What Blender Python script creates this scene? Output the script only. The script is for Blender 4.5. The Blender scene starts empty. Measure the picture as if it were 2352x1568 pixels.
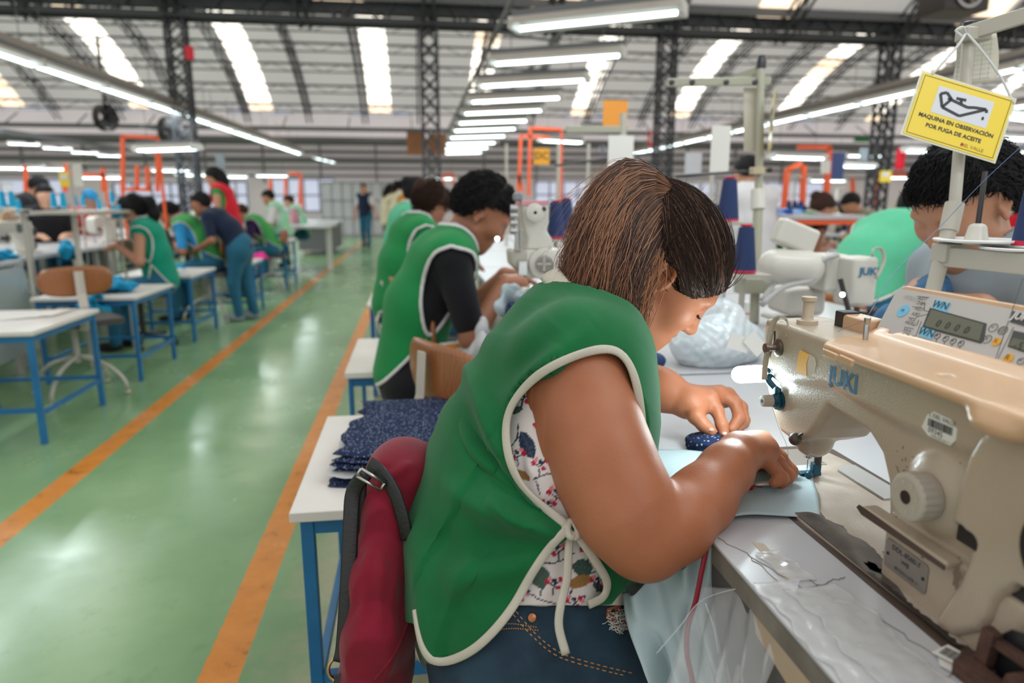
import bpy, math, random
import numpy as np
from mathutils import Vector, Matrix
# ---------------------------------------------------------------- camera frame (metres, Z up, the aisle runs along +Y)
CH = 1.16; PITCH = math.radians(11.68); YAW = math.radians(8.03); FPX = 1568.0
FW = np.array([math.sin(YAW)*math.cos(PITCH), math.cos(YAW)*math.cos(PITCH), -math.sin(PITCH)])
RT = np.array([math.cos(YAW), -math.sin(YAW), 0.0]); UPV = np.cross(RT, FW); CAM = np.array([0, 0, CH])
def ray(px, py): return FW + RT*(px-1176)/FPX + UPV*(784-py)/FPX
def P(px, py, d): return CAM + ray(px, py)*d
def G(px, py, z=0.0):
    r = ray(px, py); return CAM + r*((z-CH)/r[2])
def PY(px, py, y):
    r = ray(px, py); return CAM + r*(y/r[1])
def PXX(px, py, x):
    r = ray(px, py); return CAM + r*(x/r[0])
def proj(p):
    v = np.asarray(p, float) - CAM; d = v @ FW
    return np.stack([1176 + FPX*(v @ RT)/d, 784 - FPX*(v @ UPV)/d, d], -1)
SC = bpy.context.scene
COL = SC.collection
PI = math.pi
def V(*a): return np.array(a, float)
def unit(v):
    v = np.asarray(v, float); return v/(np.linalg.norm(v)+1e-12)
def Rz(a):
    c, s = math.cos(a), math.sin(a); return np.array([[c, -s, 0], [s, c, 0], [0, 0, 1.0]])
def Rx(a):
    c, s = math.cos(a), math.sin(a); return np.array([[1.0, 0, 0], [0, c, -s], [0, s, c]])
def Ry(a):
    c, s = math.cos(a), math.sin(a); return np.array([[c, 0, s], [0, 1.0, 0], [-s, 0, c]])
def frame(d, up=(0, 0, 1)):
    d = unit(d); up = np.asarray(up, float)
    if abs(d @ up) > .97: up = np.array([1.0, 0, 0])
    x = unit(np.cross(up, d)); y = np.cross(d, x); return x, y, d
def spline(pts, n):
    pts = np.asarray(pts, float); m = len(pts)
    if m < 3:
        t = np.linspace(0, 1, n)[:, None]; return pts[0]*(1-t)+pts[-1]*t
    P0 = np.vstack([2*pts[0]-pts[1], pts, 2*pts[-1]-pts[-2]])
    seg = np.linalg.norm(np.diff(pts, axis=0), axis=1)+1e-9; cum = np.concatenate([[0], np.cumsum(seg)])
    out = []
    for s in np.linspace(0, cum[-1], n):
        i = min(np.searchsorted(cum, s, side='right')-1, m-2); t = (s-cum[i])/seg[i]
        a, b, c, d = P0[i], P0[i+1], P0[i+2], P0[i+3]
        out.append(.5*((2*b)+(-a+c)*t+(2*a-5*b+4*c-d)*t*t+(-a+3*b-3*c+d)*t**3))
    return np.array(out)
# ---------------------------------------------------------------- materials
MATS = {}
def mat(name, col, rough=.5, metal=0, bump=0, bscale=200, var=0, vscale=5, col2=None, emit=None, estr=0, trans=0, alpha=1, spec=.5, sss=0, coat=0, sheen=0, attr=None, vdetail=3, vlo=.35, vhi=.65):
    if name in MATS: return MATS[name]
    m = bpy.data.materials.new(name); m.use_nodes = True; nt = m.node_tree; b = nt.nodes['Principled BSDF']
    N = nt.nodes.new; L = nt.links.new
    b.inputs['Base Color'].default_value = (*col, 1); b.inputs['Roughness'].default_value = rough; b.inputs['Metallic'].default_value = metal
    b.inputs['Specular IOR Level'].default_value = spec; b.inputs['Coat Weight'].default_value = coat; b.inputs['Coat Roughness'].default_value = .12
    b.inputs['Sheen Weight'].default_value = sheen
    if sss: b.inputs['Subsurface Weight'].default_value = sss; b.inputs['Subsurface Radius'].default_value = (.012, .005, .003)
    if trans: b.inputs['Transmission Weight'].default_value = trans; b.inputs['IOR'].default_value = 1.3
    b.inputs['Alpha'].default_value = alpha
    if emit: b.inputs['Emission Color'].default_value = (*emit, 1); b.inputs['Emission Strength'].default_value = estr
    tc = N('ShaderNodeTexCoord')
    if col2 is not None or var:
        c2 = col2 if col2 is not None else tuple(max(0, c*(1-var)) for c in col)
        n = N('ShaderNodeTexNoise'); n.inputs['Scale'].default_value = vscale; n.inputs['Detail'].default_value = vdetail; L(tc.outputs['Object'], n.inputs['Vector'])
        r = N('ShaderNodeValToRGB'); r.color_ramp.elements[0].position = vlo; r.color_ramp.elements[1].position = vhi
        r.color_ramp.elements[0].color = (*col, 1); r.color_ramp.elements[1].color = (*c2, 1)
        L(n.outputs['Fac'], r.inputs['Fac']); L(r.outputs['Color'], b.inputs['Base Color'])
    if attr:
        a = N('ShaderNodeAttribute'); a.attribute_name = attr; L(a.outputs['Color'], b.inputs['Base Color'])
    if bump:
        n = N('ShaderNodeTexNoise'); n.inputs['Scale'].default_value = bscale; n.inputs['Detail'].default_value = 3; L(tc.outputs['Object'], n.inputs['Vector'])
        u = N('ShaderNodeBump'); u.inputs['Strength'].default_value = bump; u.inputs['Distance'].default_value = .002
        L(n.outputs['Fac'], u.inputs['Height']); L(u.outputs['Normal'], b.inputs['Normal'])
    MATS[name] = m; return m
def dotmat(name, base, dot, scale, thr=.28, rough=.85):
    m = mat(name, base, rough, spec=.2); nt = m.node_tree; N = nt.nodes.new; L = nt.links.new; b = nt.nodes['Principled BSDF']
    tc = N('ShaderNodeTexCoord'); v = N('ShaderNodeTexVoronoi'); v.inputs['Scale'].default_value = scale; L(tc.outputs['Object'], v.inputs['Vector'])
    r = N('ShaderNodeValToRGB'); r.color_ramp.elements[0].position = thr-.04; r.color_ramp.elements[1].position = thr+.04
    r.color_ramp.elements[0].color = (*dot, 1); r.color_ramp.elements[1].color = (*base, 1)
    L(v.outputs['Distance'], r.inputs['Fac']); L(r.outputs['Color'], b.inputs['Base Color']); return m
# ---------------------------------------------------------------- objects
def tag(o, label=None, cat=None, group=None, kind=None):
    if label: o['label'] = label
    if cat: o['category'] = cat
    if group: o['group'] = group
    if kind: o['kind'] = kind
    return o
def thing(name, label, cat, loc=(0, 0, 0), rotz=0, group=None):
    o = bpy.data.objects.new(name, None); COL.objects.link(o); o.location = [float(c) for c in loc]; o.rotation_euler = (0, 0, rotz); o.empty_display_size = .1
    return tag(o, label, cat, group)
def world_of(o):
    M = Matrix.Translation(o.location) @ o.rotation_euler.to_matrix().to_4x4()
    return world_of(o.parent) @ M if o.parent else M
def mkmesh(name, verts, faces, m, parent=None, smooth=False, world=True, cols=None, bevel=0, mats=None, midx=None, seg=2):
    verts = np.asarray(verts, float).reshape(-1, 3)
    if parent is not None and world:
        M = np.array(world_of(parent).inverted()); verts = verts @ M[:3, :3].T + M[:3, 3]
    off = None
    me = bpy.data.meshes.new(name); me.from_pydata(verts.tolist() if not isinstance(faces, np.ndarray) else verts, [], faces)
    if smooth is True: me.polygons.foreach_set('use_smooth', np.ones(len(me.polygons), bool))
    for mm in (mats or [m]): me.materials.append(mm)
    if midx is not None: me.polygons.foreach_set('material_index', np.asarray(midx, dtype=np.int32))
    if cols is not None:
        a = me.color_attributes.new('Col', 'FLOAT_COLOR', 'POINT'); c = np.ones((len(verts), 4), np.float32); c[:, :3] = cols; a.data.foreach_set('color', c.ravel())
    me.update(); o = bpy.data.objects.new(name, me); COL.objects.link(o)
    if parent is not None: o.parent = parent
    if bevel:
        b = o.modifiers.new('bevel', 'BEVEL'); b.width = bevel; b.segments = seg; b.limit_method = 'ANGLE'; b.angle_limit = math.radians(35)
        me.polygons.foreach_set('use_smooth', np.ones(len(me.polygons), bool)); b.harden_normals = True
    elif smooth == 'auto':
        me.polygons.foreach_set('use_smooth', np.ones(len(me.polygons), bool)); me.set_sharp_from_angle(angle=math.radians(40))
    return o
class MB:
    def __init__(s, R=None, t=None): s.v = []; s.f = []; s.mi = []; s.cur = 0; s.R = R; s.t = np.zeros(3) if t is None else np.asarray(t, float)
    def add(s, v, f):
        v = np.asarray(v, float)
        if s.R is not None: v = v @ s.R.T
        n = len(s.v); s.v.extend((v+s.t).tolist()); s.f.extend([tuple(i+n for i in q) for q in f]); s.mi.extend([s.cur]*len(f)); return s
    def box(s, c, size, R=None):
        h = np.asarray(size, float)/2
        v = np.array([[x, y, z] for x in (-1, 1) for y in (-1, 1) for z in (-1, 1)])*h
        if R is not None: v = v @ np.asarray(R).T
        return s.add(v+np.asarray(c, float), [(0, 1, 3, 2), (4, 6, 7, 5), (0, 4, 5, 1), (2, 3, 7, 6), (0, 2, 6, 4), (1, 5, 7, 3)])
    def bb(s, lo, hi): lo = np.asarray(lo, float); hi = np.asarray(hi, float); return s.box((lo+hi)/2, hi-lo)
    def bar(s, a, b, w, h=None, up=(0, 0, 1)):
        h = h or w; a = np.asarray(a, float); b = np.asarray(b, float); x, y, d = frame(b-a, up)
        v = [p+x*sx*w/2+y*sy*h/2 for p in (a, b) for sx, sy in ((-1, -1), (1, -1), (1, 1), (-1, 1))]
        return s.add(v, [(3, 2, 1, 0), (4, 5, 6, 7), (0, 1, 5, 4), (1, 2, 6, 5), (2, 3, 7, 6), (3, 0, 4, 7)])
    def tube(s, pts, r, n=8, cap=True, flat=1.0, up=(0, 0, 1)):
        pts = np.asarray(pts, float); m = len(pts); r = np.full(m, float(r)) if np.isscalar(r) else np.asarray(r, float)
        T = np.gradient(pts, axis=0); x, y, d = frame(T[0], up); vs = []
        for i in range(m):
            d = unit(T[i]); x = unit(x-d*(x @ d)); y = np.cross(d, x)
            a = np.arange(n)*2*PI/n; vs.append(pts[i]+r[i]*(np.cos(a)[:, None]*x+np.sin(a)[:, None]*y*flat))
        f = [(i*n+j, i*n+(j+1) % n, (i+1)*n+(j+1) % n, (i+1)*n+j) for i in range(m-1) for j in range(n)]
        if cap: f += [tuple(range(n-1, -1, -1)), tuple(range((m-1)*n, m*n))]
        return s.add(np.vstack(vs), f)
    def cyl(s, a, b, r, r2=None, n=16): return s.tube([a, b], [r, r if r2 is None else r2], n)
    def lathe(s, base, axis, prof, n=24, cap=True):
        base = np.asarray(base, float); x, y, d = frame(axis); a = np.arange(n)*2*PI/n; vs = []
        for (h, r) in prof: vs.append(base+d*h+r*(np.cos(a)[:, None]*x+np.sin(a)[:, None]*y))
        m = len(prof); f = [(i*n+j, i*n+(j+1) % n, (i+1)*n+(j+1) % n, (i+1)*n+j) for i in range(m-1) for j in range(n)]
        if cap: f += [tuple(range(n-1, -1, -1)), tuple(range((m-1)*n, m*n))]
        return s.add(np.vstack(vs), f)
    def prism(s, poly, o, u, v, w, th):
        # polygon (list of 2-D points) in the plane o + a*u + b*v, extruded by th along w
        o, u, v, w = [np.asarray(k, float) for k in (o, u, v, w)]; n = len(poly)
        A = [o+a*u+b*v for a, b in poly]; B = [p+w*th for p in A]
        return s.add(A+B, [tuple(range(n-1, -1, -1)), tuple(range(n, 2*n))]+[(i, (i+1) % n, n+(i+1) % n, n+i) for i in range(n)])
    def sphere(s, c, r, n=12, m=8):
        r = np.ones(3)*r; v = []; f = []
        for i in range(m+1):
            t = PI*i/m
            for j in range(n): a = 2*PI*j/n; v.append([math.sin(t)*math.cos(a), math.sin(t)*math.sin(a), math.cos(t)])
        f = [(i*n+j, (i+1)*n+j, (i+1)*n+(j+1) % n, i*n+(j+1) % n) for i in range(m) for j in range(n)]
        return s.add(np.array(v)*r+np.asarray(c, float), f)
    def grid(s, X, close=False):
        X = np.asarray(X, float); a, b = X.shape[:2]
        f = [(i*b+j, i*b+j+1, (i+1)*b+j+1, (i+1)*b+j) for i in range(a-1) for j in range(b-1)]
        return s.add(X.reshape(-1, 3), f)
    def slab(s, X, th):
        # a thick sheet over grid X (a,b,3); th measured along the local normal
        X = np.asarray(X, float); a, b = X.shape[:2]; du = np.gradient(X, axis=0); dv = np.gradient(X, axis=1)
        N = np.cross(du, dv); N /= np.linalg.norm(N, axis=2, keepdims=True)+1e-12; Y = X+N*th; n = a*b
        f = [(i*b+j, i*b+j+1, (i+1)*b+j+1, (i+1)*b+j)[::-1] for i in range(a-1) for j in range(b-1)]
        f += [(n+i*b+j, n+i*b+j+1, n+(i+1)*b+j+1, n+(i+1)*b+j) for i in range(a-1) for j in range(b-1)]
        rim = [(0, j) for j in range(b)]+[(i, b-1) for i in range(1, a)]+[(a-1, j) for j in range(b-2, -1, -1)]+[(i, 0) for i in range(a-2, 0, -1)]
        rim = [i*b+j for i, j in rim]; k = len(rim)
        f += [(rim[i], rim[(i+1) % k], n+rim[(i+1) % k], n+rim[i]) for i in range(k)]
        return s.add(np.vstack([X.reshape(-1, 3), Y.reshape(-1, 3)]), f)
    def build(s, name, m, parent=None, smooth='auto', world=True, bevel=0, seg=2, label=None):
        mats = m if isinstance(m, (list, tuple)) else None
        o = mkmesh(name, s.v, s.f, m, parent, smooth, world, None, bevel, mats, s.mi if mats else None, seg)
        if label: o['label'] = label
        return o
def copy_tree(o, parent=None):
    c = o.copy(); COL.objects.link(c); c.parent = parent
    for ch in KIDS(o): copy_tree(ch, c)
    return c
def KIDS(o): return [x for x in bpy.data.objects if x.parent == o]
class Proto:
    def __init__(s, o): s.o = o; s.tree = s.grab(o); s.used = False
    def grab(s, o): return (o, [s.grab(c) for c in KIDS(o)])
    def _cp(s, t, parent):
        c = t[0].copy(); COL.objects.link(c); c.parent = parent
        for k in t[1]: s._cp(k, c)
        return c
    def put(s, loc, rotz=0, label=None, scale=None, rot=None):
        if not s.used: o = s.o; s.used = True
        else: o = s._cp(s.tree, None)
        o.location = [float(c) for c in loc]; o.rotation_euler = rot if rot is not None else (0, 0, rotz)
        if label: o['label'] = label
        if scale is not None: o.scale = (scale,)*3 if np.isscalar(scale) else scale
        return o
FONT = {}
def text_mb(s, size, o, u, v, th=.0006, align='CENTER', bold=0, shear=0):
    """lettering as a mesh: string s laid on the plane o + a*u + b*v, cap size in metres"""
    c = bpy.data.curves.new('t', 'FONT'); c.body = s; c.size = size; c.align_x = align; c.align_y = 'CENTER'; c.offset = bold; c.shear = shear; c.resolution_u = 2
    ob = bpy.data.objects.new('t', c); COL.objects.link(ob); dg = bpy.context.evaluated_depsgraph_get(); dg.update()
    me = bpy.data.meshes.new_from_object(ob.evaluated_get(dg)); vs = np.array([tuple(k.co) for k in me.vertices]); fs = [tuple(p.vertices) for p in me.polygons]
    bpy.data.objects.remove(ob); bpy.data.curves.remove(c); bpy.data.meshes.remove(me)
    u = unit(u); v = unit(v); w = np.cross(u, v); o = np.asarray(o, float)
    return (o+vs[:, :1]*u+vs[:, 1:2]*v+w*th, fs)
# ---------------------------------------------------------------- implicit surfaces
class Field:
    def __init__(s, lo, hi, h):
        s.h = h; s.lo = np.asarray(lo, float); n = np.ceil((np.asarray(hi)-s.lo)/h).astype(int)+1
        s.ax = [(s.lo[i]+h*np.arange(n[i])).astype(np.float32) for i in range(3)]; s.F = np.full(n, 1.0, np.float32)
    def copy(s):
        c = object.__new__(Field); c.h = s.h; c.lo = s.lo; c.ax = s.ax; c.F = s.F.copy(); return c
    def sub(s, lo, hi):
        sl = []
        for i in range(3):
            a = int(np.clip(np.floor((lo[i]-s.lo[i])/s.h), 0, len(s.ax[i]))); b = int(np.clip(np.ceil((hi[i]-s.lo[i])/s.h)+1, 0, len(s.ax[i]))); sl.append(slice(a, b))
        return tuple(sl)
    def XYZ(s, sl=None):
        sl = sl or (slice(None),)*3
        return s.ax[0][sl[0]][:, None, None], s.ax[1][sl[1]][None, :, None], s.ax[2][sl[2]][None, None, :]
    def op(s, d, sl, k, mode):
        F = s.F[sl]; k = max(k, 1e-6)
        if mode == 'u': h = np.maximum(k-np.abs(F-d), 0)/k; s.F[sl] = np.minimum(F, d)-h*h*k*.25
        elif mode == 'c': h = np.maximum(k-np.abs(F+d), 0)/k; s.F[sl] = np.maximum(F, -d)+h*h*k*.25
    def cone(s, a, b, ra, rb, k=.01, mode='u', flat=None):
        a = np.asarray(a, np.float32); b = np.asarray(b, np.float32); m = max(ra, rb)+k+3*s.h
        sl = s.sub(np.minimum(a, b)-m, np.maximum(a, b)+m); X, Y, Z = s.XYZ(sl)
        if min(x.size for x in (X, Y, Z)) == 0: return s
        e = b-a; L2 = float(e @ e)+1e-12; t = np.clip(((X-a[0])*e[0]+(Y-a[1])*e[1]+(Z-a[2])*e[2])/L2, 0, 1)
        dx = X-a[0]-t*e[0]; dy = Y-a[1]-t*e[1]; dz = Z-a[2]-t*e[2]
        if flat is not None:   # flat = (axis, factor): stretch the section along axis
            n = np.asarray(flat[0], np.float32); q = dx*n[0]+dy*n[1]+dz*n[2]; c = 1-1/flat[1]; dx = dx-n[0]*q*c; dy = dy-n[1]*q*c; dz = dz-n[2]*q*c
        s.op(np.sqrt(dx*dx+dy*dy+dz*dz)-(ra+(rb-ra)*t), sl, k, mode); return s
    def chain(s, pts, rs, k=.01, sk=None):
        for i in range(len(pts)-1): s.cone(pts[i], pts[i+1], rs[i], rs[i+1], k if (i == 0 or sk is None) else sk)
        return s
    def ell(s, c, r, R=None, k=.01, mode='u'):
        c = np.asarray(c, np.float32); r = np.asarray(r, np.float32); m = float(r.max())+k+3*s.h; sl = s.sub(c-m, c+m); X, Y, Z = s.XYZ(sl)
        if min(x.size for x in (X, Y, Z)) == 0: return s
        x, y, z = X-c[0], Y-c[1], Z-c[2]
        if R is not None:
            R = np.asarray(R, np.float32); x, y, z = [R[0, i]*x+R[1, i]*y+R[2, i]*z for i in range(3)]
        q = (x/r[0])**2+(y/r[1])**2+(z/r[2])**2; k0 = np.sqrt(q); k1 = np.sqrt((x/r[0]**2)**2+(y/r[1]**2)**2+(z/r[2]**2)**2)+1e-9
        s.op((k0*(k0-1)/k1).astype(np.float32), sl, k, mode); return s
    def mesh(s, name, m, parent, smooth_it=1, disp=None, cols=None, F=None, minz=None):
        v, f = surface_nets(s.F if F is None else F, s.lo, s.h)
        if len(v) == 0: raise Exception('empty '+name)
        for _ in range(smooth_it): v = relax(v, f)
        if disp is not None: v = disp(v, vnormals(v, f))
        o = mkmesh(name, v, f, m, parent, True, True, cols(v) if cols else None); return o
def surface_nets(F, lo, h):
    S = F < 0; n = np.array(F.shape)
    c = [S[i:n[0]-1+i, j:n[1]-1+j, k:n[2]-1+k] for i in (0, 1) for j in (0, 1) for k in (0, 1)]
    al = c[0].copy(); an = c[0].copy()
    for q in c[1:]: al &= q; an |= q
    I = np.argwhere(an & ~al)
    if len(I) == 0: return np.zeros((0, 3)), np.zeros((0, 4), int)
    idm = np.full(n-1, -1, np.int32); idm[tuple(I.T)] = np.arange(len(I))
    co = [(i, j, k) for i in (0, 1) for j in (0, 1) for k in (0, 1)]
    val = np.stack([F[I[:, 0]+i, I[:, 1]+j, I[:, 2]+k] for i, j, k in co], 1).astype(np.float64)
    acc = np.zeros((len(I), 3)); cnt = np.zeros(len(I))
    for a in range(8):
        for b in range(a+1, 8):
            d = np.array(co[b])-np.array(co[a])
            if np.abs(d).sum() != 1: continue
            va, vb = val[:, a], val[:, b]; mk = (va < 0) != (vb < 0); t = np.where(mk, va/(va-vb+1e-20), 0)
            acc += np.where(mk[:, None], np.array(co[a])+t[:, None]*d, 0); cnt += mk
    v = lo+h*(I+acc/cnt[:, None]); quads = []
    for ax in range(3):
        sa = [slice(None)]*3; sb = [slice(None)]*3; sa[ax] = slice(0, -1); sb[ax] = slice(1, None)
        A = S[tuple(sa)]; E = np.argwhere(A != S[tuple(sb)]); o = [i for i in range(3) if i != ax]
        ok = (E[:, o[0]] > 0) & (E[:, o[1]] > 0) & (E[:, o[0]] < n[o[0]]-1) & (E[:, o[1]] < n[o[1]]-1); E = E[ok]
        st = A[tuple(E.T)]; q = []
        for (p, r) in ((0, 0), (1, 0), (1, 1), (0, 1)):
            G_ = E.copy(); G_[:, o[0]] -= p; G_[:, o[1]] -= r; q.append(idm[tuple(G_.T)])
        q = np.stack(q, 1); fl = st if ax != 1 else ~st; q[~fl] = q[~fl][:, ::-1]; quads.append(q)
    f = np.vstack(quads); return v, f[(f >= 0).all(1)]
def relax(v, f):
    s = np.zeros_like(v); c = np.zeros(len(v))
    for a, b in ((0, 1), (1, 2), (2, 3), (3, 0)):
        for p, q in ((a, b), (b, a)):
            for k in range(3): s[:, k] += np.bincount(f[:, p], v[f[:, q], k], len(v))
            c += np.bincount(f[:, p], minlength=len(v))
    return .4*v+.6*s/np.maximum(c, 1)[:, None]
def vnormals(v, f):
    n = np.cross(v[f[:, 2]]-v[f[:, 0]], v[f[:, 3]]-v[f[:, 1]]); N = np.zeros_like(v)
    for i in range(4):
        for k in range(3): N[:, k] += np.bincount(f[:, i], n[:, k], len(v))
    return N/(np.linalg.norm(N, axis=1, keepdims=True)+1e-12)
def polydist(px, py, poly, closed=True):
    """signed distance (negative inside) of points to a 2-D polygon, or plain distance to an open line"""
    poly = np.asarray(poly, np.float32); n = len(poly); d = np.full(px.shape, 1e9, np.float32); ins = np.zeros(px.shape, bool)
    for i in range(n if closed else n-1):
        a, b = poly[i], poly[(i+1) % n]; e = b-a; wx = px-a[0]; wy = py-a[1]; t = np.clip((wx*e[0]+wy*e[1])/(e @ e+1e-12), 0, 1)
        d = np.minimum(d, (wx-t*e[0])**2+(wy-t*e[1])**2)
        if closed: c = ((a[1] > py) != (b[1] > py)) & (px < (b[0]-a[0])*(py-a[1])/(b[1]-a[1]+1e-12)+a[0]); ins ^= c
    d = np.sqrt(d); return np.where(ins, -d, d) if closed else d
# ================================================================ camera, world
cd = bpy.data.cameras.new('camera'); cam = bpy.data.objects.new('camera', cd); COL.objects.link(cam); SC.camera = cam
cd.sensor_width = 36; cd.lens = FPX/2352*36; cam.location = (0, 0, CH)
cam.rotation_euler = (math.radians(90)-PITCH, 0, -YAW)
cd.dof.use_dof = True; cd.dof.focus_distance = .93; cd.dof.aperture_fstop = 3.2; cd.clip_start = .02
SC.view_settings.view_transform = 'Standard'; SC.view_settings.look = 'None'; SC.view_settings.gamma = 1; SC.view_settings.use_curve_mapping = False
SC.view_settings.exposure = .36
w = bpy.data.worlds.new('world'); SC.world = w; w.use_nodes = True
bg = w.node_tree.nodes['Background']; bg.inputs['Color'].default_value = (1.0, .985, .97, 1); bg.inputs['Strength'].default_value = .74

# ================================================================ materials of the hall
M_CEIL = mat('ceiling sheet', (.74, .73, .72), .6, var=.16, vscale=.9)
def add_wave_bump(m, axis, scale, strength, dist=.01):
    nt = m.node_tree; N = nt.nodes.new; L = nt.links.new; tc = N('ShaderNodeTexCoord'); wv = N('ShaderNodeTexWave'); wv.bands_direction = axis
    wv.inputs['Scale'].default_value = scale; L(tc.outputs['Object'], wv.inputs['Vector']); u = N('ShaderNodeBump'); u.inputs['Strength'].default_value = strength; u.inputs['Distance'].default_value = dist
    L(wv.outputs['Fac'], u.inputs['Height']); L(u.outputs['Normal'], nt.nodes['Principled BSDF'].inputs['Normal'])
add_wave_bump(M_CEIL, 'X', 2.2, .5, .02)
nt = M_CEIL.node_tree; tr = nt.nodes.new('ShaderNodeBsdfTranslucent'); tr.inputs['Color'].default_value = (.80, .78, .76, 1); mx = nt.nodes.new('ShaderNodeMixShader'); mx.inputs[0].default_value = .5  # translucent share added so sky light through the sheets brightens the ceiling
nt.links.new(nt.nodes['Principled BSDF'].outputs[0], mx.inputs[1]); nt.links.new(tr.outputs[0], mx.inputs[2]); nt.links.new(mx.outputs[0], nt.nodes['Material Output'].inputs['Surface'])
M_STEEL = mat('dark steel', (.035, .038, .045), .5)
M_PURL = mat('grey steel', (.10, .10, .11), .55)
M_SKY = mat('translucent sheet', (.9, .86, .78), .5, emit=(1, .93, .82), estr=2.1)
M_SKYO = mat('stained translucent sheet', (.7, .5, .3), .5, emit=(1, .80, .58), estr=1.25)
M_WALL = mat('wall sheet', (.85, .80, .80), .7, var=.14, vscale=1.2); add_wave_bump(M_WALL, 'X', 1.6, .35, .02)
M_WALL2 = mat('wall paint', (.62, .58, .57), .8, var=.12, vscale=.7)
M_GREY = mat('grey duct', (.15, .15, .16), .6)
M_WHITE = mat('white paint', (.72, .71, .69), .45)
M_TUBE = mat('fluorescent tube', (1, 1, 1), .4, emit=(.80, .97, 1.0), estr=5.5)
M_REFL = mat('lamp reflector', (.42, .39, .35), .45)
M_LAMPDK = mat('lamp housing', (.13, .14, .15), .5)
M_WIRE = mat('thin wire', (.10, .10, .11), .5)
M_GLASSW = mat('frosted window', (.55, .58, .66), .4, emit=(.72, .76, 1), estr=.38)
M_ORANGE = mat('orange paint', (.78, .10, .02), .4)
M_BOARD = mat('brown board', (.32, .13, .05), .7, var=.3, vscale=5)

# floor: green epoxy with two orange lines and worn concrete beside the benches
fm = mat('floor', (.14, .33, .18), .3, coat=.0); nt = fm.node_tree; N = nt.nodes.new; L = nt.links.new; b = nt.nodes['Principled BSDF']
tc = N('ShaderNodeTexCoord'); sp = N('ShaderNodeSeparateXYZ'); L(tc.outputs['Object'], sp.inputs[0])
def nz(scale, det=4, rough=.5):
    n = N('ShaderNodeTexNoise'); n.inputs['Scale'].default_value = scale; n.inputs['Detail'].default_value = det; n.inputs['Roughness'].default_value = rough; L(tc.outputs['Object'], n.inputs['Vector']); return n.outputs['Fac']
def mth(op, a, b_=0, c=0):
    n = N('ShaderNodeMath'); n.operation = op
    for i, q in enumerate((a, b_, c)):
        if isinstance(q, (int, float)): n.inputs[i].default_value = q
        else: L(q, n.inputs[i])
    return n.outputs[0]
def ramp(f, stops):
    r = N('ShaderNodeValToRGB'); L(f, r.inputs['Fac']); e = r.color_ramp.elements
    while len(e) < len(stops): e.new(.5)
    for q, (p, c) in zip(e, stops): q.position = p; q.color = (*c, 1) if len(c) == 3 else c
    return r.outputs['Color']
def mix(f, a, b_):
    n = N('ShaderNodeMix'); n.data_type = 'RGBA'; L(f, n.inputs['Factor'])
    for s, q in ((6, a), (7, b_)):
        if isinstance(q, tuple): n.inputs[s].default_value = (*q, 1)
        else: L(q, n.inputs[s])
    return n.outputs[2]
green = ramp(nz(1.3, 6, .6), [(.3, (.155, .285, .135)), (.5, (.195, .34, .165)), (.72, (.25, .40, .21))])
dirt = ramp(nz(9, 8, .7), [(.58, (0, 0, 0)), (.75, (1, 1, 1))])
green = mix(mth('MULTIPLY', dirt, .35), green, (.07, .14, .07))
worn = ramp(nz(6, 8, .68), [(.3, (.24, .30, .17)), (.5, (.36, .34, .22)), (.7, (.16, .28, .14))])
side = mth('ADD', sp.outputs[0], mth('MULTIPLY', nz(4, 6, .7), .5)); side = mth('MULTIPLY_ADD', side, 5.0, .9)
side = mth('MINIMUM', mth('MAXIMUM', side, 0), 1)
col = mix(side, green, worn)
wob = mth('MULTIPLY', mth('SUBTRACT', nz(30, 4, .6), .5), .012)
xx = mth('ADD', sp.outputs[0], wob)
l1 = mth('LESS_THAN', mth('ABSOLUTE', mth('ADD', xx, 1.482)), .052); l2 = mth('LESS_THAN', mth('ABSOLUTE', mth('ADD', xx, .512)), .05)
org = ramp(nz(11, 8, .75), [(.32, (.20, .09, .03)), (.42, (.60, .22, .035)), (.7, (.72, .28, .05))])
col = mix(mth('ADD', l1, l2), col, org)
L(col, b.inputs['Base Color']); L(ramp(nz(2.5, 6, .6), [(.3, (.14,)*3), (.7, (.30,)*3)]), b.inputs['Roughness'])
u = N('ShaderNodeBump'); u.inputs['Strength'].default_value = .12; u.inputs['Distance'].default_value = .01; L(nz(5, 5, .6), u.inputs['Height']); L(u.outputs['Normal'], b.inputs['Normal'])
m = MB(); m.bb((-22, -6, -.1), (26, 24.2, 0)); o = m.build('floor', fm); tag(o, kind='structure')

# ================================================================ roof: two barrel vaults meeting over the lattice beam
YG, YW, ZS = 11.0, 24.0, 3.94
def arc_z(y, y0, y1, rise=2.07):
    h = (y1-y0)/2; R = (h*h+rise*rise)/(2*rise); c = (y0+y1)/2; return ZS+np.sqrt(np.maximum(R*R-(y-c)**2, 0))-(R-rise)
SKX = [-19.6, -15.9, -12.1, -8.35, -4.75, -1.0, 2.2, 5.75, 9.25, 13.1, 16.7, 20.4]
def vault(y0, y1, name, n=34, ycut=-9):
    ys = y0+(y1-y0)*(1-np.cos(np.linspace(0, PI, n)))/2; ys = ys[ys > ycut]; zs = arc_z(ys, y0, y1); xs = [-22]
    for x in SKX: xs += [x-.36, x+.36]
    xs.append(26); mb = MB()
    for i in range(0, len(xs)-1, 2):
        X = np.array([[[x, y, z] for y, z in zip(ys, zs)] for x in (xs[i], xs[i+1])]); mb.grid(X)
    o = mb.build(name, M_CEIL, smooth=True); tag(o, kind='structure'); return ys
vault(YG, YW, 'ceiling'); vault(-2.0, YG, 'ceiling', ycut=3.4)
PY_ = [12.0, 13.1, 14.2, 15.3, 16.4, 17.5, 18.6, 19.75, 20.85, 21.85, 22.8, 23.6]
k = 0
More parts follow.
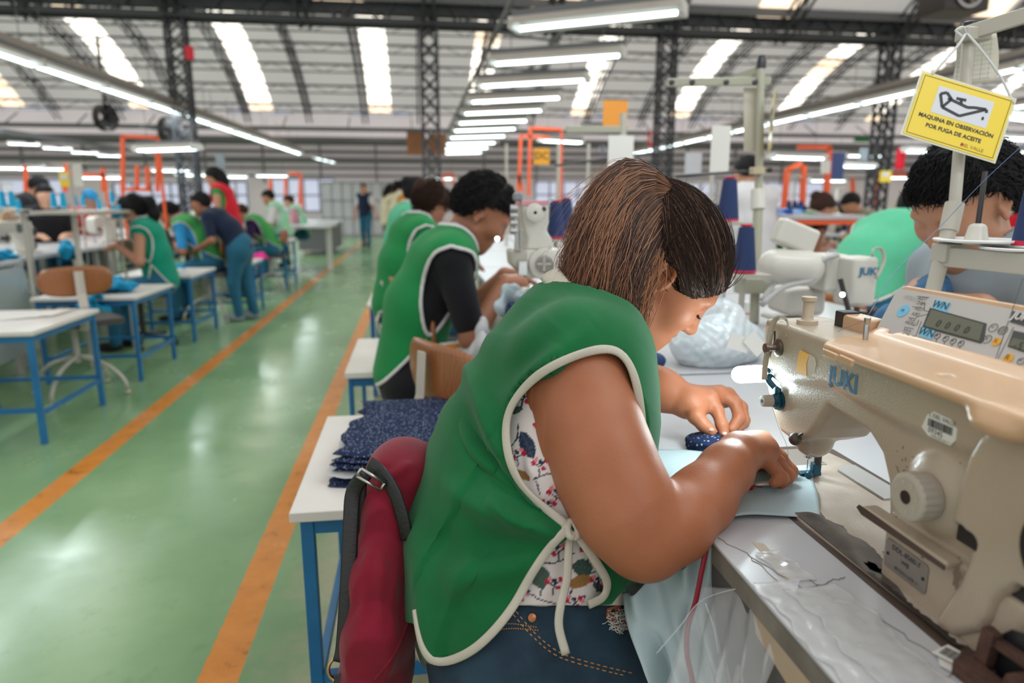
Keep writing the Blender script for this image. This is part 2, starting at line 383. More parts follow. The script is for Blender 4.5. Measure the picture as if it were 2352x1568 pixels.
for xi, x in enumerate(SKX):       # one window object per skylight strip; sheets between purlins, a few stained
    for (y0, y1, pys) in ((YG, YW, [YG]+PY_+[YW]), (-2, YG, [3.5, 4.7, 6, 7.4, 8.6, 9.6, 10.4, YG])):
        if not -9 < x < 18 and y0 < 5: continue
        k += 1; mb = MB()
        for j in range(len(pys)-1):
            yy = np.linspace(pys[j]+.02, pys[j+1]-.02, 4); zz = arc_z(yy, y0, y1); mb.cur = 1 if (xi*7+j*5) % 13 == 4 or pys[j] in (10.4, 23.6) else 0
            mb.slab(np.array([[[xx_, a, b_] for a, b_ in zip(yy, zz)] for xx_ in (x-.355, x+.355)]), .01)
        tag(mb.build('window_%d' % k, [M_SKY, M_SKYO], smooth=False), kind='structure')
# purlins and curved ribs
mb = MB()
for y in PY_:
    z = float(arc_z(y, YG, YW))-.06; mb.bar((-22, y, z), (26, y, z), .05, .05); mb.bar((-22, y, z-.22), (26, y, z-.22), .035, .035)
    for i in range(96): mb.bar((-22+i*.5, y, z-.22*(i % 2)), (-21.5+i*.5, y, z-.22*((i+1) % 2)), .018)
for y in (10.3, 9.3, 8, 6.5, 5, 3.6):
    z = float(arc_z(y, -2, YG))-.06; mb.bar((-12, y, z), (16, y, z), .05, .05)
tag(mb.build('trim_1', M_PURL, smooth=False), kind='structure')
COLX = [-14.6, -10.87, -7.14, -3.29, .29, 4.02, 7.86, 11.6, 15.3]
mb = MB(); ribx = sorted(COLX+[(a+b_)/2 for a, b_ in zip(COLX, COLX[1:])])
for x in ribx:
    for (y0, y1) in ((YG, YW), (-2, YG)):
        ys = np.linspace(max(y0, 3.4)+.05, y1-.05, 25); zs = arc_z(ys, y0, y1)-.08
        if y0 < 5 and not -9 < x < 14: continue
        for dx in (-.07, .07):
            for dz in (0, -.26):
                pts = np.stack([np.full(25, x+dx), ys, zs+dz-(.0)], 1); pts[:, 2] = np.maximum(pts[:, 2], 3.6); mb.tube(pts, .026, 4)
            for i in range(24): mb.bar((x+dx, ys[i], zs[i]-.26*(i % 2)), (x+dx, ys[i+1], zs[i+1]-.26*((i+1) % 2)), .024)
tag(mb.build('trim_2', M_STEEL, smooth=False), kind='structure')
# lattice gutter beam on the column line
mb = MB()
for dy in (-.15, .15):
    for z in (3.72, 4.06): mb.bar((-22, YG+dy, z), (26, YG+dy, z), .07, .07)
    for i in range(160): mb.bar((-22+i*.3, YG+dy, 3.72+.34*(i % 2)), (-21.7+i*.3, YG+dy, 3.72+.34*((i+1) % 2)), .025)
mb.bb((-22, YG-.11, 3.84), (26, YG+.11, 3.98))
tag(mb.build('trim_3', M_STEEL, smooth=False), kind='structure')
mb = MB(); mb.bb((-22, YG-.2, 4.1), (26, YG+.2, 4.13)); mb.bar((-22, YG-.24, 4.02), (26, YG-.24, 4.02), .04, .12)
tag(mb.build('trim_4', M_GREY, smooth=False), kind='structure')
# lattice columns
mb = MB()
for sx in (-1, 1):
    for sy in (-1, 1): mb.bar((sx*.12, sy*.1, 0), (sx*.12, sy*.1, 4.0), .04)
for i in range(16):
    z0, z1 = .25*i, .25*i+.25; s = 1 if i % 2 else -1
    for sy in (-1, 1): mb.bar((-.12*s, sy*.1, z0), (.12*s, sy*.1, z1), .022); mb.bar((.12*s, sy*.1, z0), (-.12*s, sy*.1, z1), .022)
    for sx in (-1, 1): mb.bar((sx*.12, -.1*s, z0), (sx*.12, .1*s, z1), .022)
mb2 = MB(); mb2.bb((-.2, -.2, 0), (.2, .2, .02))
t = thing('lattice_column', '', 'column', (0, 0, 0), group='lattice columns under the roof beam'); mb.build('lattice', M_STEEL, t, smooth=False); mb2.build('base_plate', M_STEEL, t, smooth=False)
pc = Proto(t); nm = {-10.87: 'black lattice steel column far left, beyond the long lamp line', -7.14: 'black lattice steel column left of the lattice column with the fan', -3.29: 'black lattice steel column beside the two fans, with a red extinguisher sign', .29: 'black lattice steel column in the middle, in front of the brown boards', 4.02: 'black lattice steel column right of the centre lamps, beside the red zero sign', 7.86: 'black lattice steel column at right, behind the tilted yellow sign'}
for x in COLX[1:7]: pc.put((x, YG, 0), label=nm[x])
# ================================================================ far wall
for m_, c_, f_ in ((M_WALL, (.85, .79, .80, 1), .5), (M_WALL2, (.8, .74, .74, 1), .22)):  # walls made translucent as an added glow to brighten them
    nt = m_.node_tree; tr = nt.nodes.new('ShaderNodeBsdfTranslucent'); tr.inputs['Color'].default_value = c_; mx = nt.nodes.new('ShaderNodeMixShader'); mx.inputs[0].default_value = f_
    nt.links.new(nt.nodes['Principled BSDF'].outputs[0], mx.inputs[1]); nt.links.new(tr.outputs[0], mx.inputs[2]); nt.links.new(mx.outputs[0], nt.nodes['Material Output'].inputs['Surface'])
mb = MB(); mb.grid([[(-22, 24, 3.15), (-22, 24, 4.0)], [(26, 24, 3.15), (26, 24, 4.0)]]); tag(mb.build('wall_back', M_WALL, smooth=False), kind='structure')
mb = MB(); mb.grid([[(-22, 24.04, 0), (-22, 24.04, 3.16)], [(26, 24.04, 0), (26, 24.04, 3.16)]]); tag(mb.build('wall_back', M_WALL2, smooth=False), kind='structure')
for i, x in enumerate([-15.5, -11.9, -8.4, -4.8, -1.0, 2.6, 6.1, 9.7, 13.4]):       # small clerestory windows under each skylight
    mb = MB(); mb.bb((x-.95, 23.93, 3.9), (x+.95, 24.0, 4.06)); o = tag(mb.build('window_%d' % (k+1+i), M_GLASSW, smooth=False), kind='structure')
    f = MB(); [f.bar((x-.98+q*.49, 23.91, 3.88), (x-.98+q*.49, 23.91, 4.08), .03) for q in range(5)]; f.bar((x-1, 23.91, 3.89), (x+1, 23.91, 3.89), .03); f.build('window_frame', M_WHITE, o, smooth=False)
mb = MB(); rnd = random.Random(4)
for z, r, y in ((3.05, .13, 23.7), (2.72, .05, 23.8), (2.45, .09, 23.75), (2.2, .04, 23.8), (1.95, .035, 23.8)): mb.cyl((-22, y, z), (26, y, z), r, n=8)
for i in range(26): mb.bar((-21+i*1.8, 23.8, 1.6+rnd.random()*.5), (-21+i*1.8, 23.8, 3.1), .06)
tag(mb.build('trim_5', M_GREY), kind='structure')
mb = MB(); mb.bb((-22, 23.0, 3.3), (26, 23.05, 3.42))
for i in range(24): mb.bar((-20+i*2, 23.02, 3.36), (-20+i*2, 23.9, 3.8), .03)
tag(mb.build('trim_6', M_PURL, smooth=False), kind='structure')
# lower windows, blueish haze
kk = k+10
for i, (x0, x1, z0, z1) in enumerate([(-9.5, -7.2, .9, 1.7), (-6.8, -5.4, .9, 1.75), (-4.6, -2.6, .8, 1.85), (1.4, 2.6, .9, 1.7), (4.2, 6.2, .9, 1.8), (8.6, 10.8, .9, 1.8), (12, 15, .9, 1.8), (-15, -11, .9, 1.8)]):
    mb = MB(); mb.bb((x0, 23.96, z0), (x1, 24.02, z1)); o = tag(mb.build('window_%d' % (kk+i), M_GLASSW, smooth=False), kind='structure')
    f = MB(); n = 4
    for q in range(n+1): f.bar((x0+(x1-x0)*q/n, 23.94, z0), (x0+(x1-x0)*q/n, 23.94, z1), .04)
    for zz in (z0, (z0+z1)/2, z1): f.bar((x0, 23.94, zz), (x1, 23.94, zz), .04)
    f.build('window_frame', M_GREY, o, smooth=False)
# ================================================================ hanging fluorescent fixtures
def fixture(name, lab, grp, L_=1.2, tubes=2):
    t = thing(name, lab, 'lamp', group=grp); h = L_/2
    mb = MB(); mb.prism([(-.17, 0), (-.06, .07), (.06, .07), (.17, 0), (.165, -.004), (.05, .05), (-.05, .05), (-.165, -.004)], (-h, 0, 0), (0, 1, 0), (0, 0, 1), (1, 0, 0), L_); mb.build('reflector', M_REFL, t, smooth=False)
    for s in ((-.055, .055) if tubes == 2 else (0,)):
        mb = MB(); mb.cyl((-h+.04, s, -.005), (h-.04, s, -.005), .015, n=10); mb.build('tube', M_TUBE, t, smooth=True)
    mb = MB(); mb.bb((-h, -.06, .068), (h, .06, .11)); mb.build('housing', M_LAMPDK, t, smooth=False)
    for s in (-1, 1): mb = MB(); mb.bb((s*h-.015, -.1, -.02), (s*h+.015, .1, .06)); mb.build('end_cap', M_WHITE, t, smooth=False)
    for s in (-1, 1): mb = MB(); mb.cyl((s*h*.7, 0, .1), (s*h*.7, 0, .55), .004, n=4); mb.build('hanger', M_WIRE, t, smooth=False)
    return t
def lamp_light(x, y, z, rz, power, L_=1.15):
    l = bpy.data.lights.new('tube_light', 'AREA'); l.shape = 'RECTANGLE'; l.size = L_; l.size_y = .16; l.energy = power; l.color = (.86, .97, 1.0)
    o = bpy.data.objects.new('tube_light', l); COL.objects.link(o); o.location = (x, y, z); o.rotation_euler = (0, 0, rz)
pf = Proto(fixture('fluorescent_fixture', 'two-tube lamp', 'fluorescent fixtures of the slanting centre row', 1.2, 1))
ords = ['topmost and nearest', 'second from the top', 'third from the top', 'fourth from the top', 'fifth from the top', 'sixth from the top', 'seventh from the top', 'eighth from the top', 'ninth from the top', 'tenth from the top', 'eleventh from the top', 'lowest and farthest']
for i, d in enumerate([4.95, 6.3, 7.55, 8.8, 10.0, 11.25, 12.5, 13.9, 15.5, 17.0, 18.6]):
    pf.put((1.28, d, 2.38), math.radians(-31 if i == 0 else -27), label='slanted fluorescent lamp with grey reflector, %s in the centre row' % ords[i])
    if i < 6: lamp_light(1.28, d, 2.36, math.radians(-28), 9)
for y in (-1.2, .0, 1.3, 2.5, 3.75):
    pf.put((1.28, y, 2.38), math.radians(-28), label='fluorescent lamp of the centre row, above the camera'); lamp_light(1.28, y, 2.36, math.radians(-28), 7)
mb = MB()
for s in (-.35, .35): mb.bar((1.28+s, -2, 2.93), (1.28+s, 20, 2.93), .04, .04)
for i in range(18): mb.bar((.93, 5+i*.9, 2.9), (1.63, 5.3+i*.9, 2.9), .05, .02)
tag(mb.build('cable_tray', M_LAMPDK, smooth=False), 'dark cable rail carrying the slanting centre row of lamps', 'rail')
pl = Proto(fixture('strip_light', 'lamp', 'fluorescent strip lights of the long lines', 1.28, 1))
for i in range(13):
    y = 4.3+i*1.27; x = -3.66+.036*(y-4.3); pl.put((x, y, 2.42), PI/2-.036, label='strip light end to end in the long lamp line at left')
    if i % 2 == 0: lamp_light(x, y+.6, 2.40, PI/2, 24, 2.4)
for i in range(3): pl.put((-2.75+.1*i, 21.3+i*.8, 2.35), PI/2-.1, scale=.6, label='short far strip light past the end of the left lamp line')
for i in range(12):
    y = 5.6+i*1.27; pl.put((5.88+.02*i, y, 2.42), PI/2-.02, label='strip light end to end in the long lamp line at right')
    if i % 2 == 0: lamp_light(5.88, y+.6, 2.40, PI/2, 24, 2.4)
mb = MB(); mb.bar((-3.68, 3.4, 2.56), (-3.1, 20.3, 2.56), .1, .06); mb.cyl((-3.75, 3.4, 2.62), (-3.17, 20.3, 2.62), .02, n=6)
tag(mb.build('cable_tray', mat('lamp rail paint', (.30, .27, .24), .6), smooth=False), 'beige rail above the long lamp line at left', 'rail')
mb = MB(); mb.bar((5.83, 4.4, 2.56), (6.15, 20.3, 2.56), .1, .06)
tag(mb.build('cable_tray', MATS['lamp rail paint'], smooth=False), 'beige rail above the long lamp line at right', 'rail')
for x in (-3.62+.036*2.4, -3.3, -3.2):
    pass
mb = MB(); mb.cyl((-3.53, 6.7, 2.5), (-3.53, 6.7, 5.0), .012, n=6); mb.build('x', M_WIRE).name = 'drop_rod'; tag(bpy.data.objects['drop_rod'], 'thin dark drop rod holding up the left lamp line', 'rod')
# scattered far lamps, short tubes at many heights over the benches
ps = Proto(fixture('bench_lamp', 'lamp', 'short fluorescent lamps over the far benches', 1.0, 2))
def far_lamp(px, py, y, rz=.0, label='short fluorescent lamp over the far benches at left', sc=1.0):
    p = PY(px, py, y); ps.put(p, rz, label=label, scale=sc)
for i, (px, py) in enumerate([(55, 331), (132, 341), (195, 351), (252, 358)]): far_lamp(px, py, 7.4+i*.45, .42, 'small slanted lamp in the row at the left edge, %s' % ('leftmost', 'second', 'third', 'rightmost')[i], .26)
mb = MB(); mb.bar(PY(0, 300, 7.0), PY(300, 345, 9.2), .05, .04); tag(mb.build('cable_tray', M_LAMPDK, smooth=False), 'dark rail above the row of four small lamps at left', 'rail')
far_lamp(385, 343, 6.2, -.5, 'bright double lamp hanging above the orange frame at left', .62)
for px, py, y in [(40, 386, 9), (100, 388, 9.5), (230, 408, 10), (395, 392, 11), (445, 402, 12), (530, 406, 12.5), (625, 404, 13)]: far_lamp(px, py, y, .05, sc=.55)
RL = 'short fluorescent lamp over the far benches at right'
for px, py, y, rz in [(1830, 362, 7, .25), (1960, 382, 9, .2), (2130, 348, 8, .1), (2200, 364, 9, .0), (2310, 318, 7, .1), (2150, 392, 11, 0), (2260, 398, 12, 0), (1900, 415, 12, 0), (2050, 408, 13, 0), (2320, 350, 9, 0), (1290, 325, 10, .4), (1380, 292, 12, .1), (1420, 400, 13, .1), (1010, 410, 15, 0), (2330, 270, 6.2, .4), (1985, 358, 12, 0)]: far_lamp(px, py, y, rz, RL, .7)
pr = Proto(fixture('strip_light', 'lamp', 'fluorescent strip lights of the outer line at right', 1.28, 1))
for i in range(5): pr.put((8.2+.03*i, 5.2+i*1.27, 2.42), PI/2, label='strip light of the outer lamp line near the right edge')
# ================================================================ the woman at the near machine
from mathutils.bvhtree import BVHTree
def bvh(o):
    M = np.array(world_of(o)) if o.parent is None else np.array(world_of(o.parent)); me = o.data; v = np.empty(len(me.vertices)*3, np.float32); me.vertices.foreach_get('co', v)
    v = v.reshape(-1, 3) @ M[:3, :3].T+M[:3, 3]; return BVHTree.FromPolygons([Vector(a) for a in v], [tuple(p.vertices) for p in me.polygons])
def hit(bv, px, py, off=0):
    r = ray(px, py); h = bv.ray_cast(Vector(CAM), Vector(r))
    return (np.array(h[0])+np.array(h[1])*off, np.array(h[1])) if h[0] is not None else (None, None)
def hits(bv, pts, n, off=0):
    q = spline([(a, b, 0) for a, b in pts], n); out = []
    for a, b, _ in q:
        p, _n = hit(bv, a, b, off)
        if p is not None: out.append(p)
    return np.array(out)
M_SKIN = mat('skin warm', (.335, .112, .050), .48, bump=.16, bscale=260, sss=.06, col2=(.40, .148, .074), vscale=9, spec=.34)
M_GREEN = mat('green knit cloth', (.004, .112, .032), .85, col2=(.006, .132, .038), vscale=14, sheen=.12, spec=.2)
def weave(m, scale=900, strength=.35):
    nt = m.node_tree; N = nt.nodes.new; L = nt.links.new; tc = N('ShaderNodeTexCoord'); wv = N('ShaderNodeTexWave'); wv.bands_direction = 'DIAGONAL'; wv.inputs['Scale'].default_value = scale*.16; wv.inputs['Distortion'].default_value = 1.5
    L(tc.outputs['Object'], wv.inputs['Vector']); n2 = N('ShaderNodeTexNoise'); n2.inputs['Scale'].default_value = scale*.8; n2.inputs['Detail'].default_value = 1; q2 = N('ShaderNodeMath'); q2.operation = 'MULTIPLY'; q2.inputs[1].default_value = .18; L(tc.outputs['Object'], n2.inputs['Vector'])
    a = N('ShaderNodeMath'); a.operation = 'ADD'; L(wv.outputs['Fac'], q2.inputs[0]); L(q2.outputs[0], a.inputs[0]); L(n2.outputs['Fac'], a.inputs[1]); u = N('ShaderNodeBump'); u.inputs['Strength'].default_value = strength; u.inputs['Distance'].default_value = .0012
    L(a.outputs[0], u.inputs['Height']); L(u.outputs['Normal'], nt.nodes['Principled BSDF'].inputs['Normal'])
weave(M_GREEN)
M_BIND = mat('cream binding', (.52, .48, .40), .85, bump=.4, bscale=700)
M_FLOR = mat('floral cotton', (.78, .72, .70), .8, attr='Col')
M_JEAN = mat('dark denim', (.007, .024, .045), .85, col2=(.017, .048, .078), vscale=16, bump=.35, bscale=900, vdetail=6)
M_HAIRD = mat('dark brown hair', (.028, .014, .010), .58, spec=.14)
M_HAIRC = mat('dark hair base', (.010, .006, .005), .9, spec=.0)
M_HAIRR = mat('auburn hair', (.13, .05, .025), .5, attr='Col', spec=.55)
M_HAIRB = mat('auburn hair base', (.030, .013, .008), 1, spec=0)
M_HAIRL = mat('chestnut strands', (.30, .13, .06), .45, spec=.6)
M_GOLD = mat('gold', (.8, .5, .18), .25, 1)
M_SHOE = mat('dark shoe', (.03, .03, .035), .5)
M_LIP = mat('lip skin', (.42, .13, .10), .4)
M_BLACK = mat('black gloss', (.012, .012, .014), .35)
M_EYE = mat('eye white', (.55, .5, .47), .2)

TH = math.radians(6); fd = V(math.cos(TH), math.sin(TH), 0); lf = V(-math.sin(TH), math.cos(TH), 0)
TOR = [((1190, 1520, .97), .126, 1.3), ((1190, 1400, .98), .130, 1.25), ((1202, 1280, .98), .131, 1.15), ((1242, 1120, .98), .124, 1.15), ((1268, 970, .98), .112, 1.3), ((1298, 870, .98), .092, 1.5), ((1345, 785, .99), .066, 1.8)]
def torso(F, off=0, k=.05, extra=True):
    pts = [P(*t[0]) for t in TOR]
    for i in range(len(pts)-1):
        F.cone(pts[i], pts[i+1], TOR[i][1]+off, TOR[i+1][1]+off, k, flat=(lf, (TOR[i][2]+TOR[i+1][2])/2))
    return F
def shoulders(F, off=0, k=.04):
    F.ell(P(1322, 828, .875), (.062+off, .055+off, .06+off), k=k); F.ell(P(1290, 760, 1.11), (.06+off, .055+off, .06+off), k=k)
    F.cone(P(1312, 755, .99), P(1345, 688, 1.0), .068+off, .052+off, k); return F
woman = thing('person', 'woman with auburn ponytail bent over the near sewing machine, in a green apron and jeans', 'person', (0.14, .98, 0))
# ---- head frame
HS = .93e-3; HY = math.radians(-17); HP = math.radians(45)
HF = V(math.cos(HP)*math.cos(HY), math.cos(HP)*math.sin(HY), -math.sin(HP)); HU = V(math.sin(HP)*math.cos(HY), math.sin(HP)*math.sin(HY), math.cos(HP)); HL = np.cross(HU, HF)
HR = np.stack([HF, HL, HU], 1)
HC = P(1516, 646, 1.01)+HL*.075
def H(x, y, z): return HC+HR @ (V(x, y, z)*HS)
def head_sdf(F, H, s, R, fine=True, ear=True):
    E = lambda c, r, k=.012, m='u': F.ell(H(*c), V(*r)*s, R, k, m)
    E((-8, 0, 32), (96, 75, 92)); E((30, 0, 20), (66, 66, 78), .02); E((34, 0, -30), (52, 50, 68), .02)
    F.cone(H(20, 46, -52), H(62, 14, -94), .019*s/1e-3, .016*s/1e-3, .03); F.cone(H(20, -46, -52), H(62, -14, -94), .019*s/1e-3, .016*s/1e-3, .03)
    E((68, 0, -95), (20, 24, 17), .025); E((60, 0, -62), (34, 36, 30), .025)
    for q in (-1, 1):
        E((62, 38*q, -14), (28, 26, 28), .025); E((83, 28*q, 32), (10, 24, 9), .016)
        if fine: E((92, 31*q, 12), (13, 16, 11), .012, 'c')
        E((78, 31*q, 11), (13, 16, 12), .005)
    F.cone(H(86, 0, 24), H(106, 0, -20), 7*s, 9*s, .010); E((105, 0, -23), (10, 10, 9), .008)
    for q in (-1, 1): E((97, 12*q, -25), (10, 7, 8), .006)
    if fine:
        for q in (-1, 1): E((103, 6*q, -33), (5, 3, 4), .002, 'c')
        E((88, 0, -47), (9, 20, 7), .008); E((87, 0, -60), (9, 18, 7), .006); E((99, 0, -53.5), (8, 22, 1.6), .003, 'c'); E((78, 0, -74), (8, 20, 5), .01, 'c')
    if ear:
        for q in (-1, 1):
            E((-4, 74*q, 4), (17, 7, 31), .006)
            if fine:
                E((-1, 82*q, 8), (11, 6, 18), .004, 'c'); a = np.linspace(-.6, PI*1.25, 12); pts = [H(-5+17*math.cos(t)-3*math.sin(t)*0, (79+2*math.sin(t))*q, 8+27*math.sin(t)) for t in a]
                F.chain(pts, [4.2*s]*12, .002); E((8, 78*q, -4), (5, 5, 7), .004); E((2, 78*q, -24), (8, 5, 9), .006); F.chain([H(-12, 80*q, 20), H(-14, 80*q, 4), H(-8, 79*q, -10)], [3*s]*3, .004)
B = Field((-.08, .575, .655), (.62, 1.36, 1.27), .0023)
torso(B, -.012); shoulders(B, -.006)
B.cone(P(1345, 715, 1.03), H(-30, 0, -18), .052, .050, .03); head_sdf(B, H, HS, HR)
# right arm
RA = [P(1318, 822, .885), P(1333, 900, .86), P(1364, 1000, .835), P(1400, 1092, .815), P(1440, 1175, .80), P(1478, 1232, .795)]
B.chain(RA, [.055, .0585, .057, .055, .053, .049], .03, .03)
FA = [P(1484, 1240, .795), P(1548, 1200, .81), P(1612, 1145, .84), P(1668, 1078, .875), P(1700, 1042, .905)]
B.chain(FA, [.0465, .0455, .040, .033, .0275], .008, .012)
# right hand
W = FA[-1]; kn = [P(1741, 1008, .985), P(1752, 1012, .96), P(1752, 1024, .937), P(1742, 1042, .915)]
for q, r in zip(kn, (.0125, .013, .0125, .012)): B.cone(W, q, .023, r, .012)
B.ell((W+kn[1]+kn[2])/3+V(0, 0, -.004), (.032, .030, .018), k=.015)
fing = [[kn[0], P(1775, 1043, .985), P(1797, 1073, .985), P(1812, 1092, .985)], [kn[1], P(1790, 1050, .965), P(1815, 1082, .962), P(1803, 1102, .955)], [kn[2], P(1787, 1062, .94), P(1810, 1092, .937), P(1792, 1110, .932)], [kn[3], P(1778, 1075, .917), P(1796, 1097, .914), P(1778, 1108, .91)]]
for fg, r in zip(fing, (.0095, .0098, .0094, .0086)):
    B.chain(fg, [r+.0022, r+.0003, r, r-.0012], .005, .003); B.ell(fg[1], (r*1.12,)*3, k=.003); B.ell(fg[2], (r*1.1,)*3, k=.003)
B.chain([W+V(.01, .018, -.005), P(1735, 1062, .985), P(1765, 1085, .99), P(1790, 1100, .99)], [.016, .0125, .0105, .009], .01, .004)
# left arm and hand
LA = [P(1290, 760, 1.11), P(1310, 820, 1.17), P(1335, 825, 1.2)]
B.chain(LA, [.055, .05, .045], .03); LF = [P(1335, 825, 1.2), P(1430, 858, 1.175), P(1520, 895, 1.145), P(1580, 922, 1.125)]
B.chain(LF, [.045, .040, .033, .026], .02, .02); WL = LF[-1]
kl = [P(1632, 912, 1.118), P(1654, 902, 1.142), P(1672, 906, 1.162), P(1684, 918, 1.18)]
for q, r in zip(kl, (.0125, .013, .0125, .0115)): B.cone(WL, q, .022, r, .012)
fl = [[kl[0], P(1648, 945, 1.11), P(1658, 975, 1.10), P(1664, 1000, 1.093)], [kl[1], P(1688, 925, 1.135), P(1698, 958, 1.125), P(1680, 985, 1.115)], [kl[2], P(1703, 935, 1.155), P(1709, 965, 1.145), P(1692, 985, 1.135)], [kl[3], P(1706, 950, 1.17), P(1708, 972, 1.16), P(1694, 988, 1.15)]]
for fg, r in zip(fl, (.0098, .0098, .0094, .0085)):
    B.chain(fg, [r+.002, r+.0003, r-.0002, r-.0018], .005, .003); B.ell(fg[1], (r*1.12,)*3, k=.003); B.ell(fg[2], (r*1.08,)*3, k=.003)
B.chain([WL+V(.012, -.012, -.006), P(1598, 955, 1.098), P(1616, 976, 1.092), P(1634, 990, 1.088)], [.018, .0135, .011, .0088], .01, .004)
skin = B.mesh('body', M_SKIN, woman, 1); SKB = bvh(skin)
# ---- nails, eyes, brows, lips, earring
mb = MB()
for fg, n in ((fl[0], 1), (None, 1)):
    t = fg[3] if fg else P(1634, 990, 1.088); v = unit(t-(fg[2] if fg else P(1616, 976, 1.092))); nrm = unit(CAM-t+V(0, 0, .4)); mb.sphere(t+nrm*.0066-v*.001, (.005, .005, .0035), 10, 6)
mb.build('fingernail', mat('nail', (.62, .33, .27), .3), woman, smooth=True)
for q in (-1, 1):
    mb = MB(R=HR, t=HC); mb.sphere(V(80.2, 31*q, 11)*HS, V(12.2, 15, 11)*HS, 16, 10); mb.build('eyelid', M_SKIN, woman, smooth=True)
    mb = MB(R=HR, t=HC)
    for i in range(16):
        t = i/15; p0 = V(91.5-6*abs(t-.45)*1.6, (20+22*t)*q, 3+2*math.sin(t*PI)); mb.tube([p0*HS, (p0+V(5, 3*(t-.3)*q, -2.2))*HS, (p0+V(8.5, 6*(t-.3)*q, -1.0))*HS], [.0007, .0005, .0002], 4)
    mb.tube([V(91.5-6*abs(t-.45)*1.6, (19+24*t)*q, 3+2*math.sin(t*PI))*HS for t in np.linspace(0, 1, 8)], .0012, 5); mb.build('eyelashes', M_BLACK, woman, smooth=True)
    mb = MB(R=HR, t=HC); mb.tube([V(93.5-13*t*t, (14+34*t)*q, 33+6*math.sin(t*2.2))*HS for t in np.linspace(0, 1, 8)], [.0012, .002, .0022, .0022, .002, .0017, .0012, .0006], 6, flat=.5); mb.build('eyebrow', M_HAIRD, woman, smooth=True)
mb = MB(R=HR, t=HC); mb.sphere(V(90, 0, -48.5)*HS, V(8.2, 18, 4.6)*HS, 14, 8); mb.sphere(V(88.5, 0, -59)*HS, V(8.6, 16, 5.2)*HS, 14, 8); mb.build('lips', M_LIP, woman, smooth=True)
mb = MB(); e0 = H(4, -86, -30)
for i in range(5): mb.sphere(e0-V(0, 0, .006*i), (.0028 if i % 2 else .0018,)*3, 8, 6)
mb.tube([e0+V(0, 0, .006), e0-V(0, 0, .03)], .0006, 5); mb.build('earring', M_GOLD, woman, smooth=True)
# ---- hair: cap, ponytail mass, strands
def hair_cap(name, H, s, R, par, m, zl, cut=None, off=13, vox=.003, bump=0):
    c = H(-8, 0, 30); F = Field(c-.16, c+.16, vox); F.ell(H(-10, 0, 34), V(98+off, 77+off, 92+off)*s, R)
    if bump: F.ell(H(-58, 0, 86), V(58, 54, 44)*s, R, .05)
    X, Y, Z = F.XYZ(); d = [X-c[0], Y-c[1], Z-c[2]]; hx = (R[0, 0]*d[0]+R[1, 0]*d[1]+R[2, 0]*d[2])/s-8; hz = (R[0, 2]*d[0]+R[1, 2]*d[1]+R[2, 2]*d[2])/s+30
    F.F = np.maximum(F.F, ((np.interp(hx, *zl)-hz)*s*.75).astype(np.float32)); return F.mesh(name, m, par, 1)
ZL = ([-130, -70, -45, -28, -14, 6, 18, 30, 56, 78, 100], [-60, -62, -40, 8, 28, 32, 18, 10, 18, 42, 72])
cap = hair_cap('hair', H, HS, HR, woman, M_HAIRC, ZL, off=8, vox=.0028, bump=1)
root = P(1548, 440, 1.05)
pony = Field((-.02, .82, .86), (.5, 1.3, 1.26), .004)
for c, r in (((1510, 445, 1.04), .026), ((1450, 450, 1.03), .036), ((1405, 540, 1.03), .040), ((1385, 630, 1.02), .032), ((1455, 550, 1.04), .042), ((1430, 655, 1.02), .034), ((1420, 720, 1.01), .022)): pony.ell(P(*c), (r, r, r), k=.045)
pm = pony.mesh('ponytail', M_HAIRB, woman, 2)
def strands(name, gens, r0, m, seed, par=None):
    vs = []; n0 = 0; fs = []; rs = np.random.RandomState(seed); cl = []
    for pts in gens:
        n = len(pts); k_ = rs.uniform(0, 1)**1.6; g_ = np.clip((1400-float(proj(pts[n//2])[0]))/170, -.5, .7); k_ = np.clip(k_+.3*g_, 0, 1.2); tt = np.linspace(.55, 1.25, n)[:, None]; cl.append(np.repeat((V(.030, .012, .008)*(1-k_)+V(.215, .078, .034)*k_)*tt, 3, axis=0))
        T = np.gradient(pts, axis=0); T /= np.linalg.norm(T, axis=1, keepdims=True)+1e-9
        up = V(.3, -.8, .5); x = np.cross(T, up); x /= np.linalg.norm(x, axis=1, keepdims=True)+1e-9; y = np.cross(T, x)
        r = r0*rs.uniform(.6, 1.3)*np.clip(1.15-np.linspace(0, 1, n)**3, .2, 1)[:, None]
        ring = np.stack([pts+x*r, pts-x*r*.5+y*r*.87, pts-x*r*.5-y*r*.87], 1); vs.append(ring.reshape(-1, 3)); b_ = n0+3*np.arange(n-1)[:, None]
        fs.append(np.concatenate([np.stack([b_[:, 0]+j, b_[:, 0]+(j+1) % 3, b_[:, 0]+3+(j+1) % 3, b_[:, 0]+3+j], 1) for j in range(3)])); n0 += 3*n
    return mkmesh(name, np.vstack(vs), np.vstack(fs), m, par if par is not None else woman, True, True, np.vstack(cl))
FAM = np.array([[(1560, 446), (1496, 386), (1425, 376), (1352, 455), (1316, 560), (1288, 655)], [(1562, 450), (1505, 407), (1440, 420), (1378, 520), (1342, 640), (1318, 735)], [(1564, 456), (1518, 440), (1468, 470), (1420, 570), (1388, 680), (1375, 775)], [(1566, 462), (1558, 484), (1524, 556), (1478, 636), (1448, 716), (1424, 796)]], float)
